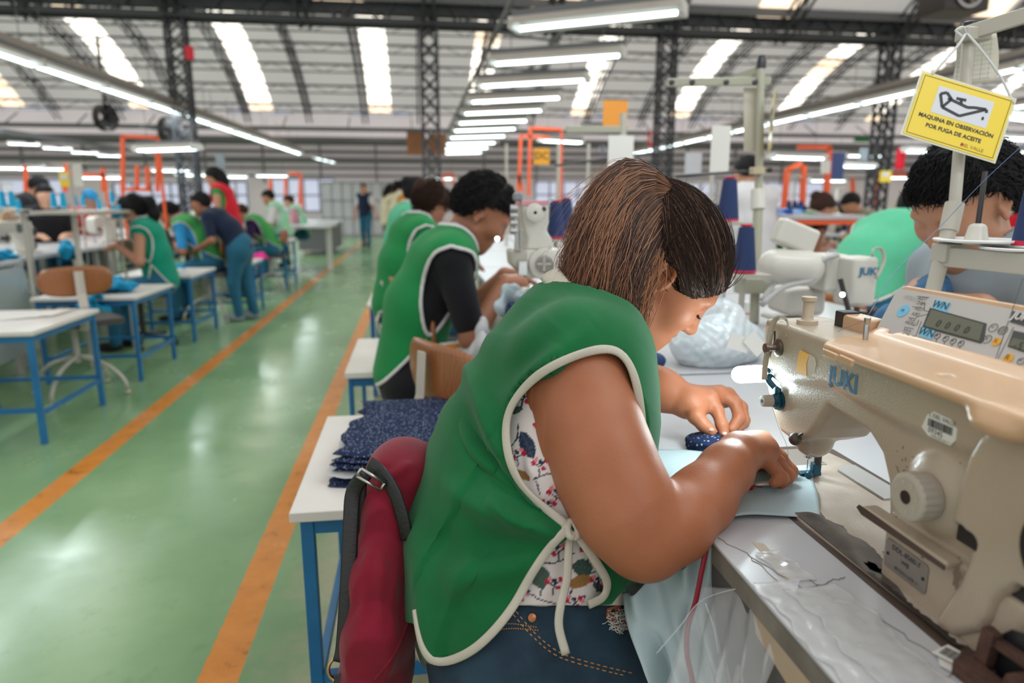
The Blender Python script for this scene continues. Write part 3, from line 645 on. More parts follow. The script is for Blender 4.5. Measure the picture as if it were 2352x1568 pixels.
def fam(u, rs, near):
    a = u*3; i = min(int(a), 2); q = FAM[i]*(1-(a-i))+FAM[i+1]*(a-i); L_ = rs.uniform(.78, 1.04)
    q2 = spline(np.hstack([q, np.zeros((6, 1))]), 14)[:, :2]; t = np.linspace(0, 1, 14)
    wv = rs.uniform(2, 5); env = np.sin(np.clip(t*1.15, 0, 1)*PI*.62+.12)*.075*math.sqrt(max(0, 1-(2*u-1)**2*.75)); d = 1.035-.03*t-near*env
    amp = rs.normal(0, 1, (3, 2))*np.array([[11], [8], [5]]); ph = rs.uniform(0, 6.3, 3); w_ = sum(amp[k][None, :]*np.sin((k+1)*2.3*t*PI/1.3+ph[k])[:, None] for k in range(3))*t[:, None]**.8
    w_ += (t[:, None]**2.2)*rs.normal(0, 10, 2); q2 = q2+w_; n = max(6, int(14*L_)); return np.array([P(a_, b_, c_) for (a_, b_), c_ in zip(q2[:n], d[:n])])
rs = np.random.RandomState(3)
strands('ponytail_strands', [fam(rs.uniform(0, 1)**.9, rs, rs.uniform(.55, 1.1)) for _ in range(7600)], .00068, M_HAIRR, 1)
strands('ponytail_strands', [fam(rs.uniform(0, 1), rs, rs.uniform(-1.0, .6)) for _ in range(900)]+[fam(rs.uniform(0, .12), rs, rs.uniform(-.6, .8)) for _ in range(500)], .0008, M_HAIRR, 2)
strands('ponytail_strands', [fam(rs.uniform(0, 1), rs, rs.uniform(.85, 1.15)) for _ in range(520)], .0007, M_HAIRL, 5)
CE = V(-10, 0, 34)
def sweep(rs, q):
    # hairline start: x along the face, z from the hairline, side q; then over the skull to the ponytail root
    x0 = rs.uniform(-8, 30) if rs.rand() < .3 else rs.uniform(30, 100); z0 = np.interp(x0, ZL[0], ZL[1])+rs.uniform(-11, 5)
    y0 = 82*math.sqrt(max(0.0, 1-((x0+10)/112)**2-((z0-34)/108)**2)); a = unit((V(x0, q*y0, z0)-CE)/V(106, 84, 100)); e = unit((V(-96, 0, 88)-CE+V(rs.normal(0, 5), rs.normal(0, 12), rs.normal(0, 12)))/V(106, 84, 100))
    om = math.acos(np.clip(a @ e, -1, 1)); t = np.linspace(0, 1, 16); S = (np.sin((1-t)*om)[:, None]*a+np.sin(t*om)[:, None]*e)/math.sin(om)
    sag = V(0, 0, -.22)*np.sin(t*PI)[:, None]*rs.uniform(.4, 1.4); S = S+sag; S /= np.linalg.norm(S, axis=1, keepdims=True)
    S = S*V(106, 84, 100); S /= np.linalg.norm(S, axis=1, keepdims=True); w_ = S @ HR.T; c0 = HC+HR @ (CE*HS); out = []; o_ = rs.uniform(-.5, 3.2)+1.6*np.sin(t*rs.uniform(3, 7)+rs.uniform(0, 6))
    for d_, k_ in zip(w_, o_):
        h = CAPB.ray_cast(Vector(c0+d_*.3), Vector(-d_)); out.append(np.array(h[0])+d_*k_*.001 if h[0] is not None else c0+d_*.1)
    out = np.array(out); out[1:-1] = .5*out[1:-1]+.25*(out[:-2]+out[2:]); return out
CAPB = bvh(cap)
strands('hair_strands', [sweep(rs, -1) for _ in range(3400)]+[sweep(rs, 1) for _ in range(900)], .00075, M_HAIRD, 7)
def fuzz(o, n, ln, r0, m, seed, towards, par, lift=.25, name='hair_strands', pick=None, wig=.25, colr=None):
    me = o.data; v = np.empty(len(me.vertices)*3, np.float32); nn = v.copy(); me.vertices.foreach_get('co', v); me.vertices.foreach_get('normal', nn); M = np.array(world_of(o.parent)) if o.parent else np.eye(4)
    v = v.reshape(-1, 3) @ M[:3, :3].T+M[:3, 3]; nn = nn.reshape(-1, 3) @ M[:3, :3].T; ok = np.arange(len(v)) if pick is None else np.where(pick(v, nn))[0]; r = np.random.RandomState(seed); out = []
    for i in r.choice(ok, n):
        p, q = v[i], nn[i]; t_ = towards(p) if callable(towards) else np.asarray(towards); t_ = unit(t_+r.normal(0, wig, 3)*np.linalg.norm(t_)); t_ = unit(t_-q*(t_ @ q)); L_ = ln*r.uniform(.5, 1.3); k = np.linspace(0, 1, 7)[:, None]; out.append(p+q*(lift*L_*np.sin(k*PI*.75)*r.uniform(.2, 1.2)+.0004)+t_*L_*k-q*(k*k*L_*L_*5.6))
    return strands(name, out, r0, m, seed, par)
fuzz(cap, 1700, .085, .00075, M_HAIRD, 21, lambda p: root-p, woman, .035, wig=.12, pick=lambda v, n: ((v-HC) @ HU < .075) & ((v-HC) @ HF > -.04))
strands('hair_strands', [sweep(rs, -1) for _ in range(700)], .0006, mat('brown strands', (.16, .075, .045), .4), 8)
fly = []
for _ in range(150):
    x, y = 1500+rs.uniform(-190, 190), 0; u = rs.uniform(0, 1); a = fam(u, rs, rs.uniform(0, 1))[:10]; k = rs.normal(0, .02, 3); t = np.linspace(0, 1, len(a))[:, None]; fly.append(a+k*t*t*1.6+V(-.03, 0, 0)*t*rs.uniform(0, 1))
strands('flyaway_strands', fly, .0004, M_HAIRL, 9)
wisps = []
for _ in range(170):
    s = rs.normal(0, 1); p0 = P(1505+s*10, 600+rs.uniform(-30, 40), .985); p3 = P(1452+rs.normal(0, 16), 790+rs.normal(0, 22), .985); t = np.linspace(0, 1, 10)[:, None]
    wisps.append(p0*(1-t)+p3*t+V(-.012, 0, 0)*np.sin(t*PI)*rs.uniform(-.8, 1.6)+rs.normal(0, .003, 3)*np.sin(t*PI*2))
strands('side_strands', wisps, .0006, M_HAIRL, 11)
# ---- blouse
OPEN_ARM = [(1188, 893), (1229, 853), (1281, 825), (1338, 807), (1395, 800), (1425, 806), (1446, 836), (1462, 885), (1472, 950), (1478, 1010), (1470, 1080), (1450, 1130), (1400, 1180), (1345, 1207), (1312, 1205), (1270, 1180), (1228, 1148), (1192, 1108), (1168, 1050), (1162, 990), (1170, 940)]
OPEN_LOW = [(1316, 1222), (1266, 1256), (1222, 1318), (1180, 1392), (1130, 1455), (1080, 1497), (1025, 1518), (985, 1514), (966, 1480), (955, 1430), (800, 1430), (800, 1900), (1800, 1900), (1800, 1340), (1440, 1340), (1405, 1388), (1355, 1392), (1384, 1370), (1394, 1335), (1368, 1288), (1338, 1246)]
def open_field(F, polys):
    X, Y, Z = F.XYZ(); d = [X-CAM[0], Y-CAM[1], Z-CAM[2]]; dep = (d[0]*FW[0]+d[1]*FW[1]+d[2]*FW[2]).astype(np.float32)
    px = 1176+FPX*(d[0]*RT[0]+d[1]*RT[1]+d[2]*RT[2])/dep; py = 784-FPX*(d[0]*UPV[0]+d[1]*UPV[1]+d[2]*UPV[2])/dep; return px, py, dep
def floral(v):
    n = len(v); c = np.tile(V(.72, .65, .63), (n, 1)); pr = proj(v); px, py = pr[:, 0].copy(), pr[:, 1].copy()
    def leaf(x, y, a, L_, wd, colr, vein=(.5, .5, .45)):
        ca, sa = math.cos(a), math.sin(a); u = (px-x)*ca+(py-y)*sa; w_ = -(px-x)*sa+(py-y)*ca; q = np.clip(u/L_, -1, 1); m_ = (np.abs(u) < L_) & (np.abs(w_) < wd*(1-q*q)**.7); c[m_] = colr
        vv = m_ & ((np.abs(w_) < 1.2) | (np.abs(((u-np.abs(w_)*.9) % (L_*.38))-2) < .9)); c[vv] = np.array(colr)*.5+np.array(vein)*.12
    def blob(x, y, r, colr): m_ = (px-x)**2+(py-y)**2 < r*r; c[m_] = colr
    def stem(pts, wd=1.7, colr=(.03, .03, .07)):
        q = spline([(a, b_, 0) for a, b_ in pts], 12)[:, :2]; c[polydist(px.astype(np.float32), py.astype(np.float32), q, False) < wd] = colr
    NV, GR, DG, OC, RD, PK = (.010, .028, .07), (.05, .10, .075), (.03, .075, .06), (.33, .15, .03), (.45, .012, .05), (.75, .22, .25)
    def sprig(x, y, s=1.0, fl=1):
        stem([(x, y+22*s), (x+3*fl, y), (x+18*fl*s, y-14*s)]); stem([(x+3*fl, y), (x-12*s*fl, y-8*s)])
        for dx, dy, r, k in ((20, -16, 7, RD), (26, -9, 5, PK), (-14, -10, 7, RD), (-8, -19, 6, PK), (4, -13, 6, NV), (12, 4, 6, RD), (30, -20, 4, NV)): blob(x+dx*s*fl, y+dy*s, r*s, k)
    stem([(1150, 1050), (1185, 1010), (1190, 975)]); stem([(1225, 1100), (1260, 1088), (1300, 1100)]); stem([(1240, 1135), (1232, 1105)]); stem([(1215, 1150), (1250, 1160), (1290, 1140)])
    stem([(1230, 1290), (1275, 1292), (1320, 1270)]); stem([(1240, 1370), (1248, 1330), (1240, 1290)]); stem([(1300, 1380), (1330, 1330), (1370, 1310)]); stem([(1150, 1400), (1200, 1360), (1240, 1376), (1290, 1390)])
    leaf(1211, 1022, 1.15, 34, 17, NV); leaf(1241, 1325, 1.45, 27, 22, GR); leaf(1338, 1303, .15, 24, 20, DG); leaf(1210, 1322, -1.1, 26, 18, OC); leaf(1332, 1335, -.35, 30, 14, OC); leaf(1300, 1130, .1, 22, 11, GR); leaf(1182, 942, -.3, 18, 9, DG); leaf(1325, 1165, 1.3, 20, 10, DG); leaf(1200, 1090, .6, 22, 9, OC); leaf(1290, 1098, 1.4, 16, 9, OC)
    leaf(1255, 1245, 1.9, 18, 8, GR); leaf(1380, 1350, .5, 20, 10, DG); leaf(1120, 1440, .3, 22, 12, GR)
    for x, y, s, f_ in ((1198, 918, 1, 1), (1245, 985, 1, 1), (1190, 1050, .9, -1), (1262, 1030, 1, 1), (1238, 1072, .9, 1), (1275, 1140, 1, 1), (1262, 1165, .8, -1), (1285, 1268, 1, -1), (1270, 1345, .9, 1), (1315, 1388, .9, 1), (1350, 1270, .9, 1), (1190, 1372, .8, 1), (1300, 1210, .8, 1), (1370, 1340, .8, 1), (1175, 1180, 1, 1), (1150, 1300, 1, 1), (1110, 1390, .9, -1), (1215, 1240, .7, 1)): sprig(x, y, s, f_)
    return c
# fabric folds: ridges that run between two image-free 3-D points
def folds(lines):
    def f(v, n):
        d = np.zeros(len(v))
        for a, b_, wd, h in lines:
            e = b_-a; L2 = e @ e; t = np.clip(((v-a) @ e)/L2, 0, 1); q = np.linalg.norm(v-a-t[:, None]*e, axis=1); d += h*np.exp(-(q/wd)**2)*np.sin(PI*np.clip(t, .02, .98))**.5
        return v+n*d[:, None]
    return f
Tn = Field((-.14, .7, .54), (.42, 1.3, 1.1), .0026); torso(Tn, 0, .05); shoulders(Tn, 0)
bl = Field((-.14, .7, .57), (.42, 1.3, 1.05), .0021); torso(bl, 0, .05); shoulders(bl, 0); px, py, dep = open_field(bl, None); bl.F = np.maximum(bl.F-.001, ((py-1390)*dep/FPX*.8).astype(np.float32)); bl.F = np.maximum(bl.F, (bl.XYZ()[2]-1.02))
FB = [(P(1180, 1290, .83), P(1330, 1370, .84), .010, .006), (P(1200, 1250, .83), P(1290, 1390, .83), .009, -.005), (P(1290, 1130, .83), P(1180, 1050, .82), .008, .004), (P(1240, 1190, .83), P(1180, 1000, .83), .007, -.004), (P(1330, 1230, .84), P(1230, 1395, .83), .012, .007), (P(1165, 1360, .84), P(1300, 1340, .83), .008, .005)]
blouse = bl.mesh('blouse', M_FLOR, woman, 2, folds(FB), floral)
# ---- apron
ap = Field((-.17, .68, .54), (.46, 1.32, 1.12), .0026)
torso(ap, .014, .05); shoulders(ap, .014)
ap.cone(P(1045, 1230, .98), P(1055, 1440, .98), .045, .055, .07, flat=(lf, 2.4))
ap.cone(P(1100, 1010, 1.0), P(1045, 1180, 1.0), .04, .045, .08, flat=(lf, 2))
px, py, dep = open_field(ap, None); sc = (dep/FPX).astype(np.float32)
op = np.minimum(polydist(px, py, OPEN_ARM), polydist(px, py, OPEN_LOW))*sc
nk = np.linalg.norm(np.stack(np.broadcast_arrays(*[a-b_ for a, b_ in zip(ap.XYZ(), P(1365, 672, 1.01))])), axis=0).astype(np.float32)-.088   # neck opening
op = np.minimum(op, nk); base = ap.F.copy(); inner = base+.017
ap.F = np.maximum(np.maximum(base, -inner), -op)
cr = P(1296, 1208, .82)
FO = [(P(1296, 1208, .83), P(1010, 1095, .90), .016, .011), (P(1296, 1208, .83), P(1060, 1000, .88), .013, -.008), (P(1290, 1205, .83), P(1120, 1130, .84), .010, .009), (P(1290, 1210, .83), P(990, 1190, .92), .018, -.009), (P(1290, 1215, .83), P(1000, 1280, .9), .020, .010), (P(1280, 1225, .83), P(1060, 1350, .86), .018, -.007), (P(1150, 1060, .83), P(1090, 880, .86), .012, .009), (P(1130, 1100, .84), P(1060, 940, .88), .014, -.009),
      (P(1165, 960, .84), P(1270, 770, .86), .016, .008), (P(1120, 900, .86), P(1250, 720, .9), .014, -.006), (P(1200, 860, .85), P(1330, 720, .89), .010, .006), (P(960, 1210, .95), P(985, 1450, .93), .012, .012), (P(1000, 1180, .9), P(1015, 1350, .9), .018, -.006), (P(1050, 1180, .86), P(1100, 1330, .84), .014, .007), (P(1190, 1190, .83), P(1100, 1080, .84), .008, .007), (P(1230, 1240, .82), P(1130, 1340, .83), .012, .006),
      (P(1330, 1210, .86), P(1430, 1330, .88), .010, .006), (P(1100, 830, .93), P(1300, 660, .95), .016, .006)]
FO = [(a-V(0, .0, 0), b_, w_, h) for a, b_, w_, h in FO]
FO = [(a, b_, w_*1.0, h*(1.35 if i_ < 11 else .7)) for i_, (a, b_, w_, h) in enumerate(FO)]
def fold_y(lines):
    L3 = [(a*V(1, 0, 1), b_*V(1, 0, 1), w_, h) for a, b_, w_, h in lines]
    def f(v, n):
        q = v*V(1, 0, 1); d = np.zeros(len(v))
        for a, b_, wd, h in L3:
            e = b_-a; t = np.clip(((q-a) @ e)/(e @ e), 0, 1); d += h*np.exp(-(np.linalg.norm(q-a-t[:, None]*e, axis=1)/wd)**2)*np.sin(PI*np.clip(t, .03, .97))**.5
        return v+n*(d*np.clip((1.1-v[:, 1])/.12, 0, 1))[:, None]
    return f
apron = ap.mesh('apron', M_GREEN, woman, 2, fold_y(FO))
closed = ap.copy(); closed.F = base-.001; v_, f_ = surface_nets(closed.F, ap.lo, ap.h); v_ = relax(relax(v_, f_), f_); v_ = fold_y(FO)(v_, vnormals(v_, f_))
CLB = BVHTree.FromPolygons([Vector(a) for a in v_], [tuple(int(i) for i in q) for q in f_]); APB = CLB
def bind_ribbon(px_pts, name='apron_binding', wd=.0053, n=70, smooth=6):
    q = spline([(a, b_, 0) for a, b_ in px_pts], n)[:, :2]; out = []; nn = []
    for a, b_ in q:
        p, m_ = hit(CLB, a, b_)
        if p is not None: out.append(p); nn.append(m_)
    out = np.array(out); nn = np.array(nn)
    for _ in range(smooth):
        out[1:-1] = .5*out[1:-1]+.25*(out[:-2]+out[2:]); nn[1:-1] = .5*nn[1:-1]+.25*(nn[:-2]+nn[2:])
    T = np.gradient(out, axis=0); T /= np.linalg.norm(T, axis=1, keepdims=True); nn /= np.linalg.norm(nn, axis=1, keepdims=True); S = np.cross(T, nn); S /= np.linalg.norm(S, axis=1, keepdims=True)
    mb = MB(); a = np.arange(12)*2*PI/12; R_ = out[:, None, :]+wd*np.sign(np.cos(a))[None, :, None]*np.abs(np.cos(a))[None, :, None]**.6*S[:, None, :]+.0028*np.sin(a)[None, :, None]*nn[:, None, :]
    k_ = len(out); mb.add(R_.reshape(-1, 3), [(i*12+j, i*12+(j+1) % 12, (i+1)*12+(j+1) % 12, (i+1)*12+j) for i in range(k_-1) for j in range(12)]+[tuple(range(11, -1, -1)), tuple(range((k_-1)*12, k_*12))])
    return mb.build(name, M_BIND, woman, smooth=True)
bind_ribbon([(1478, 1040), (1474, 960), (1464, 890), (1448, 838), (1424, 806), (1392, 799), (1340, 810), (1285, 832), (1235, 861), (1196, 899), (1168, 942), (1161, 990), (1168, 1050), (1192, 1108), (1228, 1148), (1270, 1180), (1302, 1206)])
bind_ribbon([(1304, 1214), (1266, 1253), (1222, 1316), (1180, 1390), (1130, 1453), (1080, 1496), (1025, 1519), (988, 1515), (967, 1480), (956, 1430), (952, 1400)])
bind_ribbon([(1325, 1224), (1338, 1244), (1368, 1288), (1394, 1335), (1386, 1370), (1352, 1388)])
del ap, closed, base, inner, nk
# tie straps and knot
def ribbon(pts, wd, m, name, par, th=.35, n=26, up=(0, -1, 0)):
    q = spline([P(*p) for p in pts], n); mb = MB(); mb.tube(q, wd, 8, flat=th, up=up); return mb.build(name, m, par, smooth=True)
ribbon([(1312, 1212, .808), (1306, 1260, .80), (1302, 1330, .792), (1288, 1390, .785), (1284, 1440, .782), (1300, 1502, .778)], .0052, M_BIND, 'tie_strap', woman)
ribbon([(1318, 1212, .805), (1345, 1200, .80), (1372, 1202, .81)], .0055, M_BIND, 'tie_strap', woman); ribbon([(1262, 1196, .815), (1290, 1206, .81), (1312, 1212, .805)], .0055, M_BIND, 'tie_strap', woman)
ribbon([(1318, 1220, .805), (1338, 1244, .806), (1362, 1280, .812)], .0052, M_BIND, 'tie_strap', woman)
mb = MB(); c = P(1314, 1214, .800)
for a in range(3): mb.tube([c+Rz(a*1.1) @ V(.009*math.cos(t), .005*math.sin(t), .007*math.sin(t+a)) for t in np.linspace(0, 5.5, 14)], .0045, 8, flat=.7)
mb.build('tie_knot', M_BIND, woman, smooth=True)
# collar flap at the nape
q = [P(1262, 628, .965), P(1290, 660, .945), P(1325, 700, .93), P(1350, 735, .925)]; mb = MB(); mb.tube(spline(q, 12), .016, 8, flat=.35, up=(0, -1, .3)); mb.build('collar', M_BIND, woman, smooth=True)
# ---- jeans and shoes
J = Field((-.2, .62, .02), (.75, 1.36, .70), .0045); torso(J, -.005, .04); hipR, hipL = P(1200, 1530, .90), P(1170, 1500, 1.05)
kR = V(.47, .80, .47); kL = V(.47, 1.14, .47)
for h, k_ in ((hipR, kR), (hipL, kL)):
    J.cone(h, k_, .103, .07, .06); J.chain([k_, V(.45, k_[1], .26), V(.42, k_[1], .10)], [.066, .056, .045], .03)
px, py, dep = open_field(J, None); J.F = np.maximum(J.F, ((1385-py)*dep/FPX*.8).astype(np.float32))
FJ = [(P(1330, 1400, .83), P(1480, 1560, .8), .010, .005), (P(1250, 1400, .83), P(1430, 1560, .8), .012, -.004), (P(1360, 1440, .82), P(1230, 1520, .8), .009, .004)]
jeans = J.mesh('jeans', M_JEAN, woman, 1, folds(FJ)); JB = bvh(jeans); del J
M_ST = mat('orange stitching', (.42, .20, .07), .7)
for pts in ([(1176, 1392), (1230, 1455), (1290, 1500), (1380, 1528), (1450, 1545)], [(1170, 1400), (1224, 1462), (1284, 1508), (1378, 1537), (1430, 1550)], [(1110, 1440), (1170, 1432), (1232, 1440)], [(1120, 1450), (1172, 1443), (1236, 1447)]):
    q = hits(JB, pts, 44, .0008); mb = MB()
    for i in range(0, len(q)-1, 2): mb.tube([q[i], q[i+1]], .0009, 4)
    mb.build('stitching', M_ST, jeans)
c, n = hit(JB, 1222, 1418, .001); mb = MB(); mb.lathe(c, n, [(0, .0055), (.002, .005), (.003, .002)], 14); mb.build('rivet', mat('copper', (.35, .15, .07), .35, 1), jeans)
mb = MB(); pc_ = [(1392, 1398), (1420, 1390), (1440, 1412), (1452, 1440), (1428, 1446), (1404, 1436), (1390, 1418)]
q = [hit(JB, a, b_, .0012)[0] for a, b_ in pc_]; q = [a for a in q if a is not None]; mb.add(q, [tuple(range(len(q)))]); mb.build('ripped_hole', M_SKIN, jeans, smooth=False); mb = MB()
for i in range(90):
    x, y = rs.uniform(1394, 1450), rs.uniform(1400, 1450); a, _ = hit(JB, x, y, .002); b_, _ = hit(JB, x+rs.normal(0, 12), y+rs.normal(4, 7), .004)
    if a is not None and b_ is not None: mb.tube([a, (a+b_)/2+rs.normal(0, .002, 3), b_], .0006, 4)
mb.build('frayed_threads', mat('white thread', (.6, .6, .58), .8), jeans)
for y in (.80, 1.14):
    mb = MB(); mb.sphere((.47, y, .035), (.12, .042, .035), 14, 8); mb.build('shoe', M_SHOE, woman, smooth=True)
# ================================================================ the near sewing machine, bench and stands
def planehit(px, py, o, w):
    r = ray(px, py); w = np.asarray(w, float); return CAM+r*(((np.asarray(o)-CAM) @ w)/(r @ w))
def sdf_prism(F, poly, x0, x1, rnd, ax=0, k=.004, mode='u'):
    """rounded extrusion along axis ax of a polygon given in the other two axes"""
    poly = np.asarray(poly, float); o = [i for i in range(3) if i != ax]; lo = [0]*3; hi = [0]*3
    for j, i in enumerate(o): lo[i] = poly[:, j].min()-.02; hi[i] = poly[:, j].max()+.02
    lo[ax] = x0-.02; hi[ax] = x1+.02; sl = F.sub(lo, hi); G3 = F.XYZ(sl); A, B_ = np.broadcast_arrays(G3[o[0]], G3[o[1]])
    a2, b2 = (A[0], B_[0]) if ax == 0 else ((A[:, 0], B_[:, 0]) if ax == 1 else (A[:, :, 0], B_[:, :, 0]))
    d2 = polydist(a2, b2, poly)+rnd; d2 = np.expand_dims(d2, ax); dx = np.abs(G3[ax]-(x0+x1)/2)-(x1-x0)/2+rnd
    d = np.sqrt(np.maximum(d2, 0)**2+np.maximum(dx, 0)**2)+np.minimum(np.maximum(d2, dx), 0)-rnd; F.op(d.astype(np.float32), sl, k, mode); return F
M_CREAM = mat('cream machine enamel', (.43, .35, .265), .36, bump=.25, bscale=420, col2=(.39, .315, .235), vscale=7, coat=.25, vdetail=6)
M_CREAM2 = mat('pale machine enamel', (.60, .57, .51), .35, coat=.2)
M_TAN = mat('tan plastic', (.58, .36, .21), .34, coat=.3, col2=(.52, .32, .18), vscale=12)
M_PANEL = mat('panel overlay', (.48, .465, .45), .35, bump=.05)
M_LCD = mat('lcd glass', (.13, .135, .10), .15, coat=.5)
M_LBLUE = mat('light blue sticker', (.16, .50, .72), .45)
M_BLUE = mat('blue lettering', (.006, .13, .26), .5)
M_INK = mat('black ink', (.02, .02, .025), .5)
M_METAL = mat('worn metal', (.45, .44, .43), .3, 1)
M_DKM = mat('dark metal', (.06, .055, .055), .35, .7)
M_OIL = mat('oily dark patch', (.065, .055, .05), .25, .3, col2=(.13, .11, .10), vscale=30, vdetail=6)
M_YEL = mat('yellow sticker', (.80, .42, .06), .5)
M_PAPER = mat('paper', (.70, .68, .64), .8)
M_TOP = mat('white laminate', (.51, .51, .53), .3, var=.05, vscale=6, coat=.15)
M_EDGE = mat('worn board edge', (.24, .21, .18), .8, var=.4, vscale=14, bump=.5, bscale=60)
M_BROWN = mat('dark brown strip', (.07, .045, .035), .4)
M_TEAL = mat('blue steel part', (.01, .07, .11), .3, .4)
TZ = .77; XF = .488
def stick(mb, bv, off=.0004, x0=None):
    x0 = max(v[0] for v in mb.v) if x0 is None else x0
    for v in mb.v:
        h = bv.ray_cast(Vector((v[0]-.05, v[1], v[2])), Vector((1, 0, 0)))
        if h[0] is not None: v[0] = h[0][0]-off+(v[0]-x0)
    return mb
mach = thing('sewing_machine', 'cream sewing machine with tan control panel, nearest on the bench at right', 'sewing machine', (.54, .66, TZ))
# bed
by = [(XB, YB) for XB, YB in [(.468, .48), (.462, .72), (.466, .90), (.476, .935), (.50, .952), (.60, .956), (.632, .94), (.64, .90), (.64, .50), (.62, .472), (.55, .47)]]
mb = MB(); mb.prism([(x, y) for x, y in by], (0, 0, TZ-.01), (1, 0, 0), (0, 1, 0), (0, 0, 1), .014)
bed = mb.build('bed', mat('bed enamel', (.46, .40, .34), .33, bump=.3, bscale=300, col2=(.38, .31, .25), vscale=22, vdetail=7), mach, bevel=.003)
mb = MB(); ed = [(.4635, .742)]; rr = random.Random(5)
far = [(.4985, .742), (.493, .72), (.503, .70), (.498, .68), (.506, .66), (.503, .64), (.499, .62), (.497, .605), (.4855, .598), (.489, .585), (.479, .575), (.4755, .56), (.4695, .545), (.468, .53)]
pf_ = []
for a, b_ in zip(far, far[1:]):
    for t in np.linspace(0, 1, 5)[:-1]: pf_.append((a[0]*(1-t)+b_[0]*t+rr.uniform(-.0009, .0009), a[1]*(1-t)+b_[1]*t))
mb.prism([(.4636, .53), (.4636, .742)]+pf_, (0, 0, TZ+.004), (1, 0, 0), (0, 1, 0), (0, 0, 1), .0006); mb.build('bare_metal_patch', M_OIL, bed, smooth=False, label='bare dark metal where the enamel is worn off')
yy = np.linspace(.60, .475, 26); mb = MB(); mb.prism([(.4634, .60)]+[(.466+.004*abs(math.sin(i*1.7))+rr.uniform(0, .002), y) for i, y in enumerate(yy)]+[(.4634, .475)], (0, 0, TZ+.0042), (1, 0, 0), (0, 1, 0), (0, 0, 1), .0005); mb.build('chipped_edge', M_DKM, bed, smooth=False)
for c, s_ in (((.4775, .605), 1.3), ((.495, .585), 1), ((.512, .63), .7), ((.486, .56), .8)):
    mb = MB(); mb.prism([(c[0]+s_*.006*math.cos(a)*rr.uniform(.5, 1.2), c[1]+s_*.012*math.sin(a)*rr.uniform(.5, 1.2)) for a in np.linspace(0, 6, 12)], (0, 0, TZ+.0042), (1, 0, 0), (0, 1, 0), (0, 0, 1), .0004); mb.build('paint_chip', M_DKM, bed, smooth=False)
mb = MB(); mb.prism([(x-.0, y) for x, y in [(.455, .47), (.455, .96), (.47, .972), (.64, .972), (.652, .95), (.652, .47)]], (0, 0, TZ), (1, 0, 0), (0, 1, 0), (0, 0, 1), .0012); mb.build('bed_gasket', M_BROWN, mach, smooth=False)
mb = MB(); mb.bb((.50, .885, TZ+.004), (.60, .950, TZ+.0055)); mb.build('needle_plate', M_METAL, mach, bevel=.0008)
mb = MB(); mb.prism([(.60, .76), (.60, .86), (.612, .872), (.635, .872), (.637, .76)], (0, 0, TZ+.004), (1, 0, 0), (0, 1, 0), (0, 0, 1), .0035); mb.build('slide_plate', mat('grey plate', (.42, .41, .40), .4, .4), mach, bevel=.001)
mb = MB(); mb.lathe((.556, .49, TZ-.008), (0, 0, 1), [(0, .045), (.007, .045), (.009, .040)], 28); mb.build('rubber_foot', mat('grey rubber', (.18, .165, .15), .6), mach)
# head, arm and pillar in one casting
ARM = [(.885, .955), (.872, .984), (.84, .992), (.70, .992), (.50, .990), (.40, .985), (.40, TZ), (.612, TZ), (.612, .835), (.618, .868), (.632, .893), (.655, .908), (.70, .913), (.728, .915), (.75, .880), (.765, .862), (.80, .845), (.835, .848), (.862, .875), (.882, .905)]
C = Field((.46, .37, TZ-.006), (.605, .91, 1.01), .0019)
sdf_prism(C, ARM, XF, .576, .010)
RDG = [(.885, .962), (.885, .998), (.44, .998), (.44, .945), (.50, .940), (.545, .938), (.60, .936), (.66, .940), (.73, .945), (.80, .93), (.86, .93)]
sdf_prism(C, RDG, XF-.0065, .58, .009, k=.012)
sdf_prism(C, [(.43, TZ-.01), (.60, TZ-.01), (.60, .84), (.43, .84)], XF-.010, .58, .006, k=.004)
C.ell((XF-.001, .545, .885), (.014, .036, .036), k=.012)
C.cone((.532, .82, .86), (.532, .82, .842), .030, .026, .006)
head = C.mesh('head_casting', M_CREAM, mach, 1); HB = bvh(head)
# near end cover, its slanting leg standing on the table
CV = [PXX(px, py, .478)[1:] for px, py in [(2352, 955), (2300, 972), (2262, 1000), (2238, 1040), (2222, 1090), (2206, 1150), (2196, 1205), (2232, 1242), (2240, 1280), (2212, 1340), (2160, 1420), (2152, 1470), (2196, 1468), (2262, 1450), (2282, 1425), (2296, 1385), (2318, 1362), (2352, 1352)]]
CV = [(.43, CV[0][1])]+[tuple(c) for c in CV]+[(.30, CV[-1][1]+.01), (.30, .955), (.36, .985), (.40, .99)]
CV = [(y, max(z, TZ+.001)) for y, z in CV]
E_ = Field((.44, .28, TZ-.01), (.60, .58, 1.01), .0021); sdf_prism(E_, CV, .470, .585, .009)
E_.cone((.44, .487, .868), (.52, .487, .868), .0085, .0085, .004, 'c'); E_.cone((.44, .499, .870), (.52, .499, .870), .0085, .0085, .004, 'c'); E_.cone((.44, .432, .848), (.5, .432, .848), .010, .010, .004, 'c')
cover = E_.mesh('end_cover', M_CREAM, mach, 1); del E_
mb = MB(); mb.bb((.482, .472, .857), (.484, .512, .882)); mb.bb((.482, .42, .83), (.484, .45, .866)); mb.build('slot_shade', M_BLACK, cover, smooth=False)  # thin black plates that stand in for the shade inside the slots
mb = MB(); mb.prism([(.30, .77), (.455, .77), (.448, .80), (.43, .822), (.40, .832), (.30, .838)], (.468, 0, 0), (0, 1, 0), (0, 0, 1), (-1, 0, 0), .0016); mb.build('opening_shade', M_BLACK, cover, smooth=False)  # flat black sheet on the cover, painted in as shade inside the opening
mb = MB(); mb.lathe((.462, .392, .905), (-1, 0, 0), [(-.02, .036), (0, .038), (.004, .036), (.004, .030)], 30); mb.build('hand_wheel', M_BLACK, mach)
